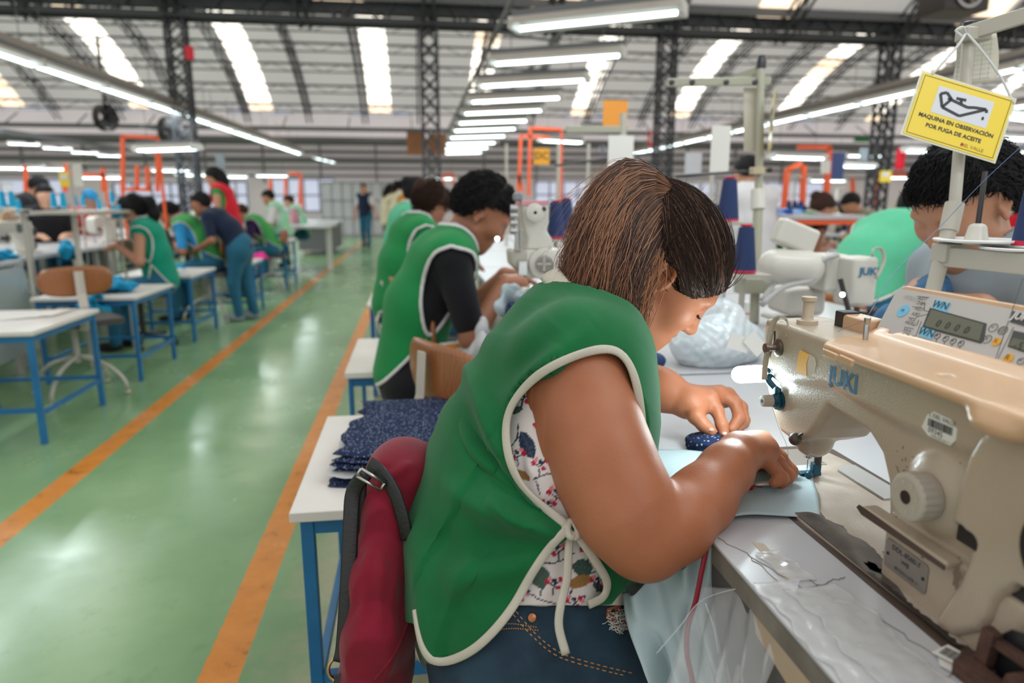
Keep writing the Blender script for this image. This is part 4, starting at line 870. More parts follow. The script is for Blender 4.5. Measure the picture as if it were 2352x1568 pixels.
# brown rusty tensioner bits in the opening
mb = MB(); mb.bar((.46, .445, TZ), (.46, .440, .815), .012, .010); mb.bar((.445, .45, .778), (.455, .30, .778), .018, .014); mb.bar((.462, .44, .806), (.462, .36, .812), .008); mb.cyl((.448, .40, .79), (.462, .40, .79), .014, n=12); mb.bar((.452, .46, .775), (.47, .44, .775), .02, .008)
mb.build('rusty_bracket', mat('rust', (.10, .045, .03), .8, var=.5, vscale=60, bump=.6), mach, bevel=.001)
# stitch length dial
dc = V(XF-.013, .545, .885); mb = MB(); n = 60; ring = []
for h, r in ((0, .0225), (.006, .0235), (.019, .0235), (.021, .022), (.022, .019)):
    ring.append([dc+V(-h, (r-(.0011 if (i % 3 == 0 and .001 < h < .020) else 0))*math.cos(2*PI*i/n), (r-(.0011 if (i % 3 == 0 and .001 < h < .020) else 0))*math.sin(2*PI*i/n)) for i in range(n)])
for a in range(4): mb.add(ring[a]+ring[a+1], [(i, (i+1) % n, n+(i+1) % n, n+i) for i in range(n)])
mb.add(ring[4], [tuple(range(n))]); M_KNOB = mat('grey knob', (.42, .38, .32), .45, bump=.2); dial = mb.build('stitch_dial', M_KNOB, mach)
mb = MB(); mb.lathe(dc+V(-.022, 0, 0), (-1, 0, 0), [(0, .0065), (.0008, .0065), (.0008, .004)], 18); mb.build('dial_hole', M_DKM, dial)
for s_, a in (('0', -1.3), ('1', -.5), ('2', .3), ('3', 1.1), ('4', 1.9), ('5', 2.7)):
    mb = MB(); mb.add(*text_mb(s_, .006, dc+V(-.0224, -.0145*math.cos(a), .0145*math.sin(a)), (0, -1, 0), (0, 0, 1), .0003)); mb.build('dial_number', mat('pale ink', (.62, .58, .52), .5), dial, smooth=False)
# reverse lever
mb = MB(); mb.prism([(.622, .836), (.618, .842), (.50, .842), (.50, .834), (.617, .832)], (XF-.006, 0, 0), (0, 1, 0), (0, 0, 1), (-1, 0, 0), .018); mb.build('reverse_lever', M_CREAM, mach, bevel=.003)
mb = MB(); mb.prism([(.626, .8365), (.622, .8410), (.50, .8385), (.50, .834), (.617, .832)], (XF-.0242, 0, 0), (0, 1, 0), (0, 0, 1), (-1, 0, 0), .0009); mb.build('worn_edge', M_BROWN, mach, smooth=False, label='lever edge with the enamel chipped to dark metal')
# name plate
XP = XF-.0102
mb = MB(); mb.prism([(.590, .787), (.536, .787), (.533, .790), (.533, .815), (.536, .818), (.590, .818), (.593, .815), (.593, .790)], (XP, 0, 0), (0, 1, 0), (0, 0, 1), (-1, 0, 0), .001); plate = mb.build('name_plate', mat('dull plate', (.32, .29, .26), .4, .6), mach, smooth=False)
for s_, y, z, q in (('DDL-8500-7', .563, .812, .0078), ('WB', .563, .803, .007), ('8DCEG11678 -1', .560, .7925, .0048)):
    mb = MB(); mb.add(*text_mb(s_, q, (XP-.0012, y, z), (0, -1, 0), (0, 0, 1), .0003)); mb.build('plate_lettering', M_INK, plate, smooth=False)
for y in (.588, .538):
    mb = MB(); mb.lathe((XP-.001, y, .802), (-1, 0, 0), [(0, .002), (.0008, .0016)], 10); mb.build('plate_rivet', M_BLACK, plate)
# lettering and stickers on the arm face (face of the ridge slab)
XR = XF-.0067
mb = MB(); mb.add(*text_mb('JUKI', .029, (XR, .695, .9585), (0, -1, 0), (0, 0, 1), .0004, bold=.0010)); stick(mb, HB, .0012); mb.build('brand_lettering', M_BLUE, mach, smooth=False)
mb = MB(); mb.prism([(.790, .944), (.790, .966), (.787, .9745), (.766, .973), (.770, .960), (.768, .945)], (XR, 0, 0), (0, 1, 0), (0, 0, 1), (-1, 0, 0), .0004); stick(mb, HB, .0004); mb.build('yellow_sticker', M_YEL, mach, smooth=False, label='torn yellow sticker')
mb = MB(); mb.prism([(.766, .9735), (.754, .972), (.750, .965), (.753, .945), (.768, .942), (.769, .960)], (XR, 0, 0), (0, 1, 0), (0, 0, 1), (-1, 0, 0), .0003); stick(mb, HB, .0003); mb.build('torn_paper', mat('old paper', (.55, .48, .38), .7), mach, smooth=False)
# barcode label
oL = V(XR-.0004, .5475, .9515); u = V(0, -1, 0); v = V(0, 0, 1)
mb = MB(); mb.prism([(-.021, -.006), (-.016, .008), (-.008, .0135), (.013, .0125), (.0215, .006), (.0215, -.0045), (.016, -.0115), (-.012, -.0115)], oL, u, v, V(-1, 0, 0), .0005); lab = mb.build('barcode_label', M_PAPER, mach, smooth=False)
mb = MB(); x = -.0135; rr = random.Random(2)
while x < .016: w_ = rr.choice([.0004, .0007, .0011]); mb.prism([(x, -.002), (x+w_, -.002), (x+w_, .0055), (x, .0055)], oL+V(-.0006, 0, 0), u, v, V(-1, 0, 0), .0002); x += w_+rr.choice([.0005, .0008])
mb.build('bars', M_INK, lab, smooth=False)
for s_, q, a, b_ in (('L DEL VALLE', .0058, .003, .0092), ('09345', .0075, -.003, -.0055), ('INVENTARIO MAYO 7', .0024, .004, -.0098)):
    mb = MB(); mb.add(*text_mb(s_, q, oL+u*a+v*b_+V(-.0006, 0, 0), u, v, .0002)); mb.build('label_lettering', M_INK, lab, smooth=False)
# control panel on top of the arm
PB, PT = V(.549, .73, .994), V(.592, .73, 1.060); pv = unit(PT-PB); pu = V(0, -1, 0); pw = np.cross(pu, pv)
def pp(px, py): q = planehit(px, py, PB, pw)-PB; return float(q @ pu), float(q @ pv)
HT = float(np.linalg.norm(PT-PB)); mb = MB(); tl = pp(2066, 652); bl_ = pp(2012, 776)
prof = [(0, -.002), (0, HT), (.006, HT+.004), (.028, HT-.006), (.040, .02), (.040, -.01)]
o_ = PB+pu*bl_[0]; mb.prism([(a, b_) for a, b_ in [(0, 0), (.004+(tl[0]-bl_[0])*.96, HT-.004), (.012+(tl[0]-bl_[0]), HT), (.36, HT), (.36, 0)]], o_, pu, pv, -pw, .032); pan = mb.build('control_panel', M_TAN, mach, bevel=.004, seg=3)
q = [pp(*a) for a in ((2024, 770), (2016, 752), (2058, 672), (2072, 664))]; mb = MB(); mb.prism(q+[(.34+bl_[0], HT-.008), (.34+bl_[0], .004)], PB+pw*.0002, pu, pv, pw, .0006); mb.build('panel_overlay', M_PANEL, pan, smooth=False)
def onp(px, py, off=.001): a, b_ = pp(px, py); return PB+pu*a+pv*b_+pw*off
def quad(pts, m, name, par, off=.001, th=.0005, bev=0, lab=None):
    mb = MB(); q = [pp(*p) for p in pts]; mb.prism(q[::-1] if np.cross(np.append(np.subtract(q[1], q[0]), 0), np.append(np.subtract(q[2], q[1]), 0))[2] < 0 else q, PB+pw*off, pu, pv, pw, th); return mb.build(name, m, par, bevel=bev, label=lab)
quad([(2138, 708), (2268, 744), (2262, 782), (2254, 790), (2120, 753)], mat('lcd bezel', (.05, .05, .05), .4), 'lcd_bezel', pan, .0009, .0006); lcd = quad([(2142, 713), (2262, 747), (2252, 785), (2126, 750)], M_LCD, 'lcd_screen', pan, .0016, .0004)
def ptext(s_, size, px, py, name, m=M_INK, par=None, off=.0022, bold=0):
    mb = MB(); mb.add(*text_mb(s_, size, onp(px, py, off), pu, pv, .0002, bold=bold)); return mb.build(name, m, par or pan, smooth=False)
ptext('0  0  0  0', .0125, 2190, 753, 'digits', mat('lcd ink', (.035, .04, .03), .4), lcd, .0024)
quad([(2151, 689), (2184, 698), (2176, 719), (2144, 709)], M_LBLUE, 'blue_sticker', pan); ptext('WN', .013, 2163, 703, 'sticker_lettering')
quad([(2119, 750), (2150, 759), (2142, 781), (2112, 773)], M_LBLUE, 'blue_sticker', pan); ptext('WN', .013, 2131, 766, 'sticker_lettering')
def pdisc(px, py, r, m, name, off=.001, ring=False):
    a, b_ = pp(px, py); mb = MB(); c = PB+pu*a+pv*b_+pw*off
    if ring: mb.tube([c+r*(math.cos(t)*pu+math.sin(t)*pv) for t in np.linspace(0, 2*PI, 25)], .0003, 4, cap=False)
    else: mb.lathe(c, pw, [(0, r), (.0005, r)], 24)
    return mb.build(name, m, pan, smooth=False)
pdisc(2076, 715, .0082, M_LBLUE, 'round_sticker', .001); ptext('M', .006, 2076, 715, 'sticker_lettering')
for px, py in ((2155, 773), (2174, 779), (2191, 785), (2209, 790)): pdisc(px, py, .0034, M_INK, 'plus_key', .0012, True); ptext('+', .007, px, py, 'key_symbol', bold=.0001)
for px, py in ((2149, 797), (2167, 802), (2184, 808), (2203, 814)): pdisc(px, py, .0034, M_INK, 'minus_key', .0012, True); ptext('-', .008, px, py, 'key_symbol')
mb = MB()
for a, b_ in (((2154, 778), (2150, 792)), ((2172, 785), (2168, 797)), ((2190, 790), (2186, 802)), ((2208, 796), (2204, 808)), ((2117, 697), (2126, 698)), ((2126, 698), (2124, 714)), ((2124, 714), (2135, 716)), ((2105, 730), (2113, 727)), ((2113, 727), (2133, 722)), ((2098, 748), (2108, 747)), ((2108, 747), (2112, 735)), ((2096, 772), (2105, 773)), ((2105, 773), (2118, 738)), ((2108, 681), (2136, 684)), ((2097, 705), (2118, 707)), ((2088, 730), (2106, 733)), ((2078, 752), (2100, 756)), ((2072, 776), (2098, 781)), ((2352, 640), (2280, 850)), ((2330, 752), (2282, 849))):
    mb.bar(onp(*a, .0012), onp(*b_, .0012), .0004, .0002, up=pw)
mb.build('printed_lines', M_INK, pan, smooth=False)
for s_, px, py, q in (('A/D7', 2122, 688, .006), ('D/E7', 2118, 699, .006), ('A/D7', 2114, 712, .006), ('A/B7', 2106, 724, .006), ('I A A', 2097, 737, .005), ('ABCBC', 2093, 744, .005), ('B B A', 2087, 761, .005), ('C N', 2084, 770, .006), ('POLLIN', 2098, 687, .008)):
    ptext(s_, q, px, py, 'printed_marks', M_INK if q < .008 else mat('pencil', (.36, .34, .33), .6))
for px, py in ((2283, 754), (2305, 760), (2269, 780)): pdisc(px, py, .0046, M_INK, 'round_key', .0012, True)
pdisc(2291, 786, .0046, mat('amber key', (.75, .38, .03), .4), 'amber_key', .0012); ptext('X', .007, 2291, 786, 'key_symbol', off=.003); ptext('X', .007, 2269, 780, 'key_symbol'); ptext('@', .007, 2305, 760, 'key_symbol'); ptext('<', .007, 2283, 754, 'key_symbol')
pdisc(2318, 824, .0050, MATS['amber key'], 'amber_key', .0012); ptext('R', .008, 2318, 824, 'key_symbol', off=.003)
quad([(2328, 715), (2400, 735), (2395, 762), (2322, 741)], mat('badge', (.05, .055, .065), .4), 'brand_badge', pan); ptext('JUKI', .011, 2351, 731, 'badge_lettering', M_PAPER, off=.0025, bold=.0003)
quad([(2330, 760), (2420, 780), (2410, 830), (2316, 797)], MATS['lcd bezel'], 'lcd_bezel', pan, .0009); quad([(2331, 778), (2420, 800), (2410, 826), (2320, 796)], M_LCD, 'lcd_screen', pan, .0018); ptext('-5', .012, 2343, 797, 'digits', MATS['lcd ink'], off=.0026)
pdisc(2347, 831, .0034, M_INK, 'plus_key', .0012, True); ptext('+', .007, 2347, 831, 'key_symbol'); pdisc(2341, 858, .0034, M_INK, 'minus_key', .0012, True); ptext('-', .008, 2341, 858, 'key_symbol')
# panel base: tan lid swept over the top of the arm
LD = Field((.44, .34, .96), (.62, .80, 1.03), .002)
top = [(.452, .472), (.460, .708), (.470, .722), (.50, .745), (.56, .755), (.60, .752), (.60, .36), (.452, .36)]
sdf_prism(LD, top, .989, 1.0, .005, ax=2); LD.cone((.565, .742, .995), (.565, .37, .995), .014, .014, .02); LD.ell((.462, .46, .985), (.02, .03, .012), k=.01)
for c in ((.560, .722), (.487, .555), (.478, .452)): LD.cone((*c, 1.02), (*c, .998), .0065, .0065, .002, 'c')
lid = LD.mesh('panel_base', M_TAN, mach, 1); del LD
mb = MB(); [mb.prism([(y, .9895), (y-.024, .9885), (y-.024, .9965), (y, .9975)], (.4525, 0, 0), (0, 1, 0), (0, 0, 1), (-1, 0, 0), .004) for y in (.69, .662)]; mb.build('hinge_tab', M_TAN, mach, bevel=.0015)
mb = MB(); mb.lathe((.487, .555, .994), (0, 0, 1), [(0, .0062), (.003, .0058), (.004, .004)], 16); mb.build('panel_screw', M_METAL, mach)
# thread posts, guides, tension, slot, needle bar, presser foot
TOPZ = .996
def lathe(name, base, ax, prof, m, par=mach, n=22): mb = MB(); mb.lathe(base, ax, prof, n); return mb.build(name, m, par)
tp = PXX(1853, 752, .515); lathe('thread_post', (.515, tp[1], TOPZ-.002), (0, 0, 1), [(0, .0135), (.010, .0135), (.011, .0085), (.013, .0072), (.034, .0068), (.036, .0095), (.041, .0098), (.0415, .006)], mat('bone plastic', (.48, .39, .29), .4))
mp = PXX(1988, 775, .52); lathe('thread_pin', (.52, mp[1], TOPZ), (0, 0, 1), [(0, .003), (.020, .0034), (.022, .0027), (.024, .0036), (.030, .0038), (.031, .0025)], M_METAL)
mb = MB(); c = PXX(1955, 770, .545); mb.box((.56, c[1], 1.003), (.03, .05, .026)); w1 = mb.build('bobbin_winder', M_TAN, mach, bevel=.004)
mb = MB(); mb.box((.556, c[1]+.028, 1.006), (.024, .018, .026)); mb.build('winder_switch', M_BLACK, w1, bevel=.002)
for x, y in ((.505, .80), (.512, .775), (.50, .84), (.516, .73)): lathe('cap_screw', (x, y, TOPZ), (0, 0, 1), [(0, .0055), (.0015, .005), (.0016, .002)], M_DKM)
g = V(XR, .838, .966); lathe('thread_stud', g, (-1, 0, 0), [(0, .0115), (.003, .012), (.005, .009), (.006, .004), (.016, .0038), (.017, .0062), (.021, .0065), (.0215, .003)], mat('tarnished metal', (.22, .17, .15), .35, .8))
t = V(XF-.001, .836, .893); tn = lathe('tension_dial', t, (-1, 0, 0), [(0, .0135), (.002, .014), (.003, .0115), (.006, .0125), (.007, .010), (.011, .009)], M_TEAL); mb = MB(); n = 40
R2 = [[t+V(-h, (r-(.0008 if i % 2 else 0))*math.cos(2*PI*i/n), (r-(.0008 if i % 2 else 0))*math.sin(2*PI*i/n)) for i in range(n)] for h, r in ((.012, .0085), (.025, .0078), (.026, .0065))]
for a in range(2): mb.add(R2[a]+R2[a+1], [(i, (i+1) % n, n+(i+1) % n, n+i) for i in range(n)])
mb.add(R2[2], [tuple(range(n))]); mb.build('tension_knob', M_KNOB, tn); lathe('knob_centre', t+V(-.026, 0, 0), (-1, 0, 0), [(0, .0025), (.0005, .0024)], M_TEAL, tn, 12)
mb = MB(); mb.tube([(XR-.0003, .8525, .986), (XR-.0003, .8505, .972), (XR-.0003, .860, .950), (XR-.0003, .862, .925)], .0016, 6, flat=.3, up=(1, 0, 0)); stick(mb, HB, .0002); mb.build('take_up_slot', M_BLACK, mach, smooth=False)
mb = MB(); mb.tube(spline([(.485, .862, .922), (.480, .858, .916), (.482, .846, .909), (.484, .835, .906)], 12), .0045, 8, flat=.6); mb.sphere((.482, .837, .906), (.004, .008, .0065)); mb.sphere((.482, .864, .928), (.003, .006, .004)); mb.build('thread_guide', M_TEAL, mach)
mb = MB(); q = [P(1756, 872, .93), P(1757, 845, .93), P(1763, 805, .928), P(1770, 765, .925), P(1778, 738, .92), P(1790, 729, .915), P(1806, 734, .91), P(1810, 748, .905), P(1806, 778, .90)]; mb.tube(spline(q, 40), .0042, 8, flat=.3, up=(0, -1, 0)); mb.build('thread_take_up_guard', mat('guard band', (.42, .36, .28), .4), mach, smooth=True)
lathe('needle_bar', (.553, .862, .800), (0, 0, 1), [(0, .004), (.055, .004)], M_METAL); lathe('needle_clamp', (.553, .862, .795), (0, 0, 1), [(0, .0035), (.002, .0055), (.011, .0055), (.012, .004)], M_METAL); lathe('needle', (.553, .862, .776), (0, 0, 1), [(0, .0004), (.004, .0009), (.021, .0009)], M_METAL)
lathe('presser_bar', (.553, .838, .796), (0, 0, 1), [(0, .005), (.018, .005), (.02, .0042), (.065, .0042)], M_DKM)
mb = MB(); mb.box((.552, .840, .789), (.012, .010, .018)); mb.box((.547, .847, .779), (.032, .012, .006)); mb.sphere((.540, .836, .782), .006); mb.build('presser_foot', M_TEAL, mach, bevel=.0015)
mb = MB(); mb.tube(spline([P(1832, 1005, .89), P(1840, 998, .885), P(1870, 985, .87), P(1912, 958, .85)], 14), .0035, 7, flat=.6); mb.sphere(P(1827, 1008, .893), .0085); mb.build('presser_lever', M_BROWN, mach, smooth=True)
mb = MB(); mb.box((.545, .83, .842), (.02, .022, .006)); mb.build('bar_bushing', M_BROWN, mach, bevel=.001)
mb = MB(); mb.box((.60, .69, .90), (.03, .07, .055)); mb.build('motor_box', M_CREAM2, mach, bevel=.004); mb = MB(); mb.box((.5842, .70, .893), (.001, .035, .022)); mb.build('warning_sticker', mat('warning yellow', (.70, .48, .02), .5), mach, smooth=False)
for c in ((.462, .66, .823), ): pass
mb = MB(); rr = random.Random(8)
for i in range(26):
    y, z = rr.uniform(.50, .61), rr.uniform(.80, .93); mb.box((XF-.0003 if z > .845 else XP+.0001, y, z), (.0005, rr.uniform(.001, .004), rr.uniform(.0006, .0016)))
for i in range(22): y = rr.gauss(.592, .006); z = rr.gauss(.893, .009); mb.bar((XF-.0004, y, z), (XF-.0004, y+rr.uniform(-.004, .004), z+rr.uniform(-.004, .004)), .0005, .0003)
mb.build('scuff_marks', mat('scuffs', (.16, .11, .08), .7), mach, smooth=False)
mb = MB(); mb.prism([(.492+.004*math.cos(a)*(1+.3*math.sin(5*a)), .832+.011*math.sin(a)*(1+.25*math.cos(7*a))) for a in np.linspace(0, 6.1, 22)], (.4695, 0, 0), (0, 1, 0), (0, 0, 1), (-1, 0, 0), .0004); mb.build('worn_spot', MATS['scuffs'], cover, smooth=False)
# sewing lamp
lp = thing('sewing_lamp', 'glowing white lamp head clipped beside the needle of the near machine', 'lamp', (.50, .93, .91))
mb = MB(); mb.tube([P(1698, 860, 1.0), P(1703, 860, 1.0), P(1735, 858, .985), P(1768, 858, .96)], [.010, .0125, .0125, .0115], 16); mb.sphere(P(1700, 860, 1.0), .0125, 16, 10); mb.build('light_head', mat('led glow', (1, 1, 1), .3, emit=(.80, .97, 1.0), estr=18), lp, smooth=True)
mb = MB(); mb.tube(spline([P(1768, 858, .96), P(1785, 868, .945), P(1800, 880, .93)], 8), .004, 8); mb.build('flexible_neck', M_TEAL, lp, smooth=True)
l = bpy.data.lights.new('led', 'POINT'); l.energy = 1.0; l.color = (.78, .95, 1.0); l.shadow_soft_size = .035; o = bpy.data.objects.new('led', l); COL.objects.link(o); o.location = P(1722, 885, .985)
# threads
def thread(pts, r, m, name, lab, n=30):
    q = spline(pts, n); mb = MB(); mb.tube(q, r, 5); o = mb.build(name, m, None, smooth=True); return tag(o, lab, 'thread')
M_THR = mat('blue thread', (.12, .19, .36), .6)
# ================================================================ work benches (tops, boards, legs)
M_BLEG = mat('blue enamel', (.006, .125, .31), .38, col2=(.01, .16, .37), vscale=9)
M_WTOP = mat('white table laminate', (.70, .67, .63), .35, var=.06, vscale=5)
M_GREYL = mat('grey leg paint', (.42, .40, .37), .5)
def bench(x0, x1, y0, y1, lab, grp=None, near=False, z=TZ, legs=True):
    t = thing('work_bench', lab, 'work bench', ((x0+x1)/2, (y0+y1)/2, 0), group=grp)
    tk = .005 if x0 == .335 and y0 < 0 else .028
    mb = MB(); mb.bb((x0, y0, z-tk), (x1, y1, z)); mb.build('bench_top', M_TOP, t, bevel=.002)
    mb = MB(); mb.bb((x0+.003, y0+.002, z-.031), (x1-.004, y1-.002, z-tk+.0005)); mb.build('board_edge', M_EDGE, t, smooth=False)
    if legs:
        for x in (x0+.06, x1-.06):
            for y in (y0+.08, y1-.08): mb = MB(); mb.bb((x-.02, y-.02, 0), (x+.02, y+.02, z-.031)); mb.build('leg', M_GREYL, t, bevel=.002)
        mb = MB(); mb.bb((x0+.06, y0+.1, .15), (x0+.10, y1-.1, .19)); mb.build('stretcher', M_GREYL, t, smooth=False)
    return t
b1 = bench(.335, .93, -.35, 1.435, 'white bench holding the near cream sewing machine, with taped torn edge')
# front board under the edge, tape and clear film
mb = MB(); mb.bb((.339, -.3, .62), (.352, 1.40, TZ-.032)); mb.build('front_board', mat('grey board', (.11, .10, .095), .8, var=.3, vscale=10), b1, smooth=False)
mb = MB(); mb.bb((.345, -.3, .30), (.352, .66, .62)); mb.build('under_panel', mat('dark under panel', (.06, .06, .055), .8, var=.5, vscale=6), b1, smooth=False)
rr = np.random.RandomState(4); M_TAPE = mat('tape', (.75, .75, .75), .15, bump=.5, bscale=90, coat=.6, alpha=.38); M_TAPE2 = mat('brown tape', (.45, .34, .24), .5, bump=.3)
M_FILM = mat('clear film', (.9, .92, .94), .12, trans=.3, alpha=.22, spec=.8)
def wrinkled(x0, x1, y0, y1, z, nx, ny, amp, seed, fx=None):
    r = np.random.RandomState(seed); X, Y = np.meshgrid(np.linspace(x0, x1, nx), np.linspace(y0, y1, ny), indexing='ij'); Z = np.full_like(X, z)
    for _ in range(14):
        a = r.uniform(0, PI); f = r.uniform(40, 210); Z = Z+amp*r.uniform(.2, 1)*np.abs(np.sin(f*(X*math.cos(a)+Y*math.sin(a))+r.uniform(0, 6)))**3/4
    if fx is not None: X = X+fx(Y)
    return np.stack([X, Y, Z], 2)
def rag(n, a, r): return r.normal(0, a, n)
for (x0, x1, y0, y1, nm_, m_, s_) in ((.337, .372, .30, .60, 'edge_tape', M_TAPE, 1), (.365, .425, .33, .585, 'edge_tape', M_TAPE, 2), (.372, .402, .598, .66, 'edge_tape', M_TAPE, 3)):
    mb = MB(); mb.slab(wrinkled(x0, x1, y0, y1, TZ+.0006, 26, 90, .0022, s_, lambda Y, s=s_: .003*np.sin(Y*70+s)+.002*np.sin(Y*191)), .0003); mb.build(nm_, m_, b1, smooth=True)
mb = MB(); mb.add([(.3385, .60, .742), (.3385, .45, .742), (.3385, .46, .715), (.3385, .50, .705), (.3385, .59, .72)], [(0, 1, 2, 3, 4)]); mb.add([(.3385, .42, .742), (.3385, .33, .742), (.3385, .34, .67), (.3385, .41, .70)], [(0, 1, 2, 3)]); mb.build('brown_tape', M_TAPE2, b1, smooth=False)
mb = MB(); [mb.prism([(x, y), (x+.012, y), (x+.016, y+.08), (x+.004, y+.085)], (0, 0, TZ), (1, 0, 0), (0, 1, 0), (0, 0, 1), .0005) for x, y in ((.375, .60),)]; mb.build('paper_strip', MATS['old paper'], b1, smooth=False)
# crack lines in the laminate
mb = MB(); r = np.random.RandomState(6)
for (a, b_) in (((.345, .70), (.385, .585)), ((.385, .585), (.44, .60)), ((.36, .66), (.37, .55)), ((.40, .60), (.43, .40)), ((.42, .56), (.455, .42)), ((.40, .44), (.46, .455)), ((.35, .56), (.40, .36))):
    t = np.linspace(0, 1, 16)[:, None]; q = np.hstack([np.array(a)*(1-t)+np.array(b_)*t+r.normal(0, .0012, (16, 2)), np.full((16, 1), TZ+.0004)]); mb.tube(q, .0005, 4)
mb.build('cracks', M_EDGE, b1, smooth=False)
# clear plastic bag taped to the bench corner, hanging by her lap
def film_grid(A, B_, n1, n2, amp, seed, push=V(-1, 0, 0)):
    r = np.random.RandomState(seed); A = spline(A, n1); B_ = spline(B_, n1); t = np.linspace(0, 1, n2)[None, :, None]; X = A[:, None]*(1-t)+B_[:, None]*t; u_ = np.linspace(0, 1, n1)[:, None]; v_ = np.linspace(0, 1, n2)[None, :]; d = 0
    for _ in range(9): d = d+r.uniform(.3, 1)*np.sin(u_*r.uniform(8, 34)+v_*r.uniform(-9, 9)+r.uniform(0, 6))
    return X+(amp*d*np.sin(np.clip(v_*PI*.55+.1, 0, PI)))[:, :, None]*push
pb = thing('plastic_bag', 'clear plastic bag taped under the bench edge beside her lap', 'bag', (.33, .58, .70))
mb = MB(); mb.slab(film_grid([P(1600, 1345, .80), P(1680, 1350, .76), P(1760, 1335, .72), P(1835, 1332, .69)], [P(1500, 1640, .74), P(1580, 1660, .72), P(1680, 1640, .68), P(1760, 1620, .66)], 40, 40, .0024, 3), .0004); mb.build('front_film', M_FILM, pb, smooth=True)
mb = MB(); mb.slab(film_grid([P(1640, 1345, .84), P(1700, 1335, .80), P(1835, 1330, .70)], [P(1560, 1640, .80), P(1640, 1650, .77), P(1790, 1640, .69)], 34, 34, .0026, 5), .0004); mb.build('back_film', M_FILM, pb, smooth=True)
mb = MB(); mb.tube(spline([P(1508, 1500, .76), P(1560, 1440, .77), P(1610, 1380, .78), P(1690, 1352, .75), P(1790, 1338, .715), P(1838, 1332, .69)], 30), .0008, 5); mb.tube(spline([P(1835, 1335, .69), P(1800, 1420, .70), P(1765, 1500, .70), P(1740, 1600, .70)], 20), .0011, 5, flat=.4); mb.tube(spline([P(1620, 1385, .77), P(1640, 1440, .76), P(1650, 1500, .75)], 12), .0012, 5); mb.build('gathered_edge', mat('film edge', (.75, .78, .80), .15, alpha=.35, spec=.8), pb, smooth=True)
tag(ribbon([(1625, 1250, .80), (1612, 1310, .79), (1598, 1380, .785), (1580, 1440, .78), (1578, 1500, .775), (1590, 1560, .77), (1600, 1620, .76)], .0035, mat('crimson cord', (.22, .005, .018), .6), 'crimson_cord', None, .5, 30), 'crimson cord hanging from her hand down past the bench edge', 'cord')
# rows of benches behind, and facing benches at right
bench(.335, .955, 1.455, 2.74, 'white bench of the man in the black shirt')
for i, (y0, y1) in enumerate([(2.76, 4.04), (4.06, 5.34), (5.36, 6.64), (6.66, 8.0), (8.05, 9.4)]): bench(.335, .955, y0, y1, 'white bench farther down the right-hand row, behind the man in black', 'benches of the right-hand row')
bench(.975, 1.6, 1.455, 2.74, 'white bench at right with the pale machine whose panel faces away')
for i, (y0, y1) in enumerate([(2.76, 4.04), (4.06, 5.34), (5.36, 6.64), (6.66, 8.0)]): bench(.975, 1.6, y0, y1, 'white bench farther back facing the right-hand row', 'benches facing the right-hand row')
# ================================================================ blue legged side tables
def side_table(w_, d_, h, lab):
    t = thing('side_table', lab, 'side table', group='blue-legged side tables'); hw, hd = w_/2, d_/2
    mb = MB(); mb.bb((-hw, -hd, h-.022), (hw, hd, h)); mb.build('table_top', M_WTOP, t, bevel=.003)
    mb = MB(); [mb.bar((-hw+.03, y, h-.04), (hw-.03, y, h-.04), .018, .034) for y in (-hd+.03, hd-.03)]; [mb.bar((x, -hd+.03, h-.04), (x, hd-.03, h-.04), .018, .034) for x in (-hw+.03, hw-.03)]; mb.build('apron_rail', M_BLEG, t, smooth=False)
    for x in (-hw+.03, hw-.03):
        for y in (-hd+.03, hd-.03): mb = MB(); mb.bar((x, y, 0), (x, y, h-.022), .026, .026); mb.build('leg', M_BLEG, t, bevel=.002)
    for x in (-hw+.03, hw-.03): mb = MB(); mb.bar((x, -hd+.03, .15), (x, hd-.03, .15), .018, .022); mb.build('stretcher', M_BLEG, t, smooth=False)
    for y in (-hd+.03, hd-.03): mb = MB(); mb.bar((-hw+.03, y, .17), (hw-.03, y, .17), .018, .022); mb.build('stretcher', M_BLEG, t, smooth=False)
    return t
pt_ = Proto(side_table(.52, .62, .56, ''))
for x, y, lab in ((.0, 1.60, 'nearest white side table, blue leg in front, blue dotted fabric stacked on it'), (-.10, 2.72, 'white side table with a blue dotted cloth hanging over it, behind the near one'), (-.03, 4.33, 'white side table left of the man in black, third from the front'), (-.03, 5.70, 'white side table beside the second woman in green, fourth from the front')): pt_.put((x, y, 0), label=lab, scale=(.62, 1, 1) if abs(y-2.72) < .01 else None)
pt2 = Proto(side_table(.62, .70, .56, ''))
for x, y, s_, lab in ((-2.09, 3.76, 1, 'white side table with blue legs nearest at the left edge, papers on it'), (-2.08, 4.95, 1.0, 'white side table with a turquoise cloth hanging over, behind the wooden chair back'), (-2.12, 6.22, 1.0, 'white side table with turquoise pieces, behind the black office chair'), (-1.93, 7.35, .98, 'white stool-like side table behind the standing man in navy'), (-2.0, 9.6, 1.15, 'white side table with pink cushion chair in front, farthest on the left')): pt2.put((x, y, 0), label=lab, scale=s_)
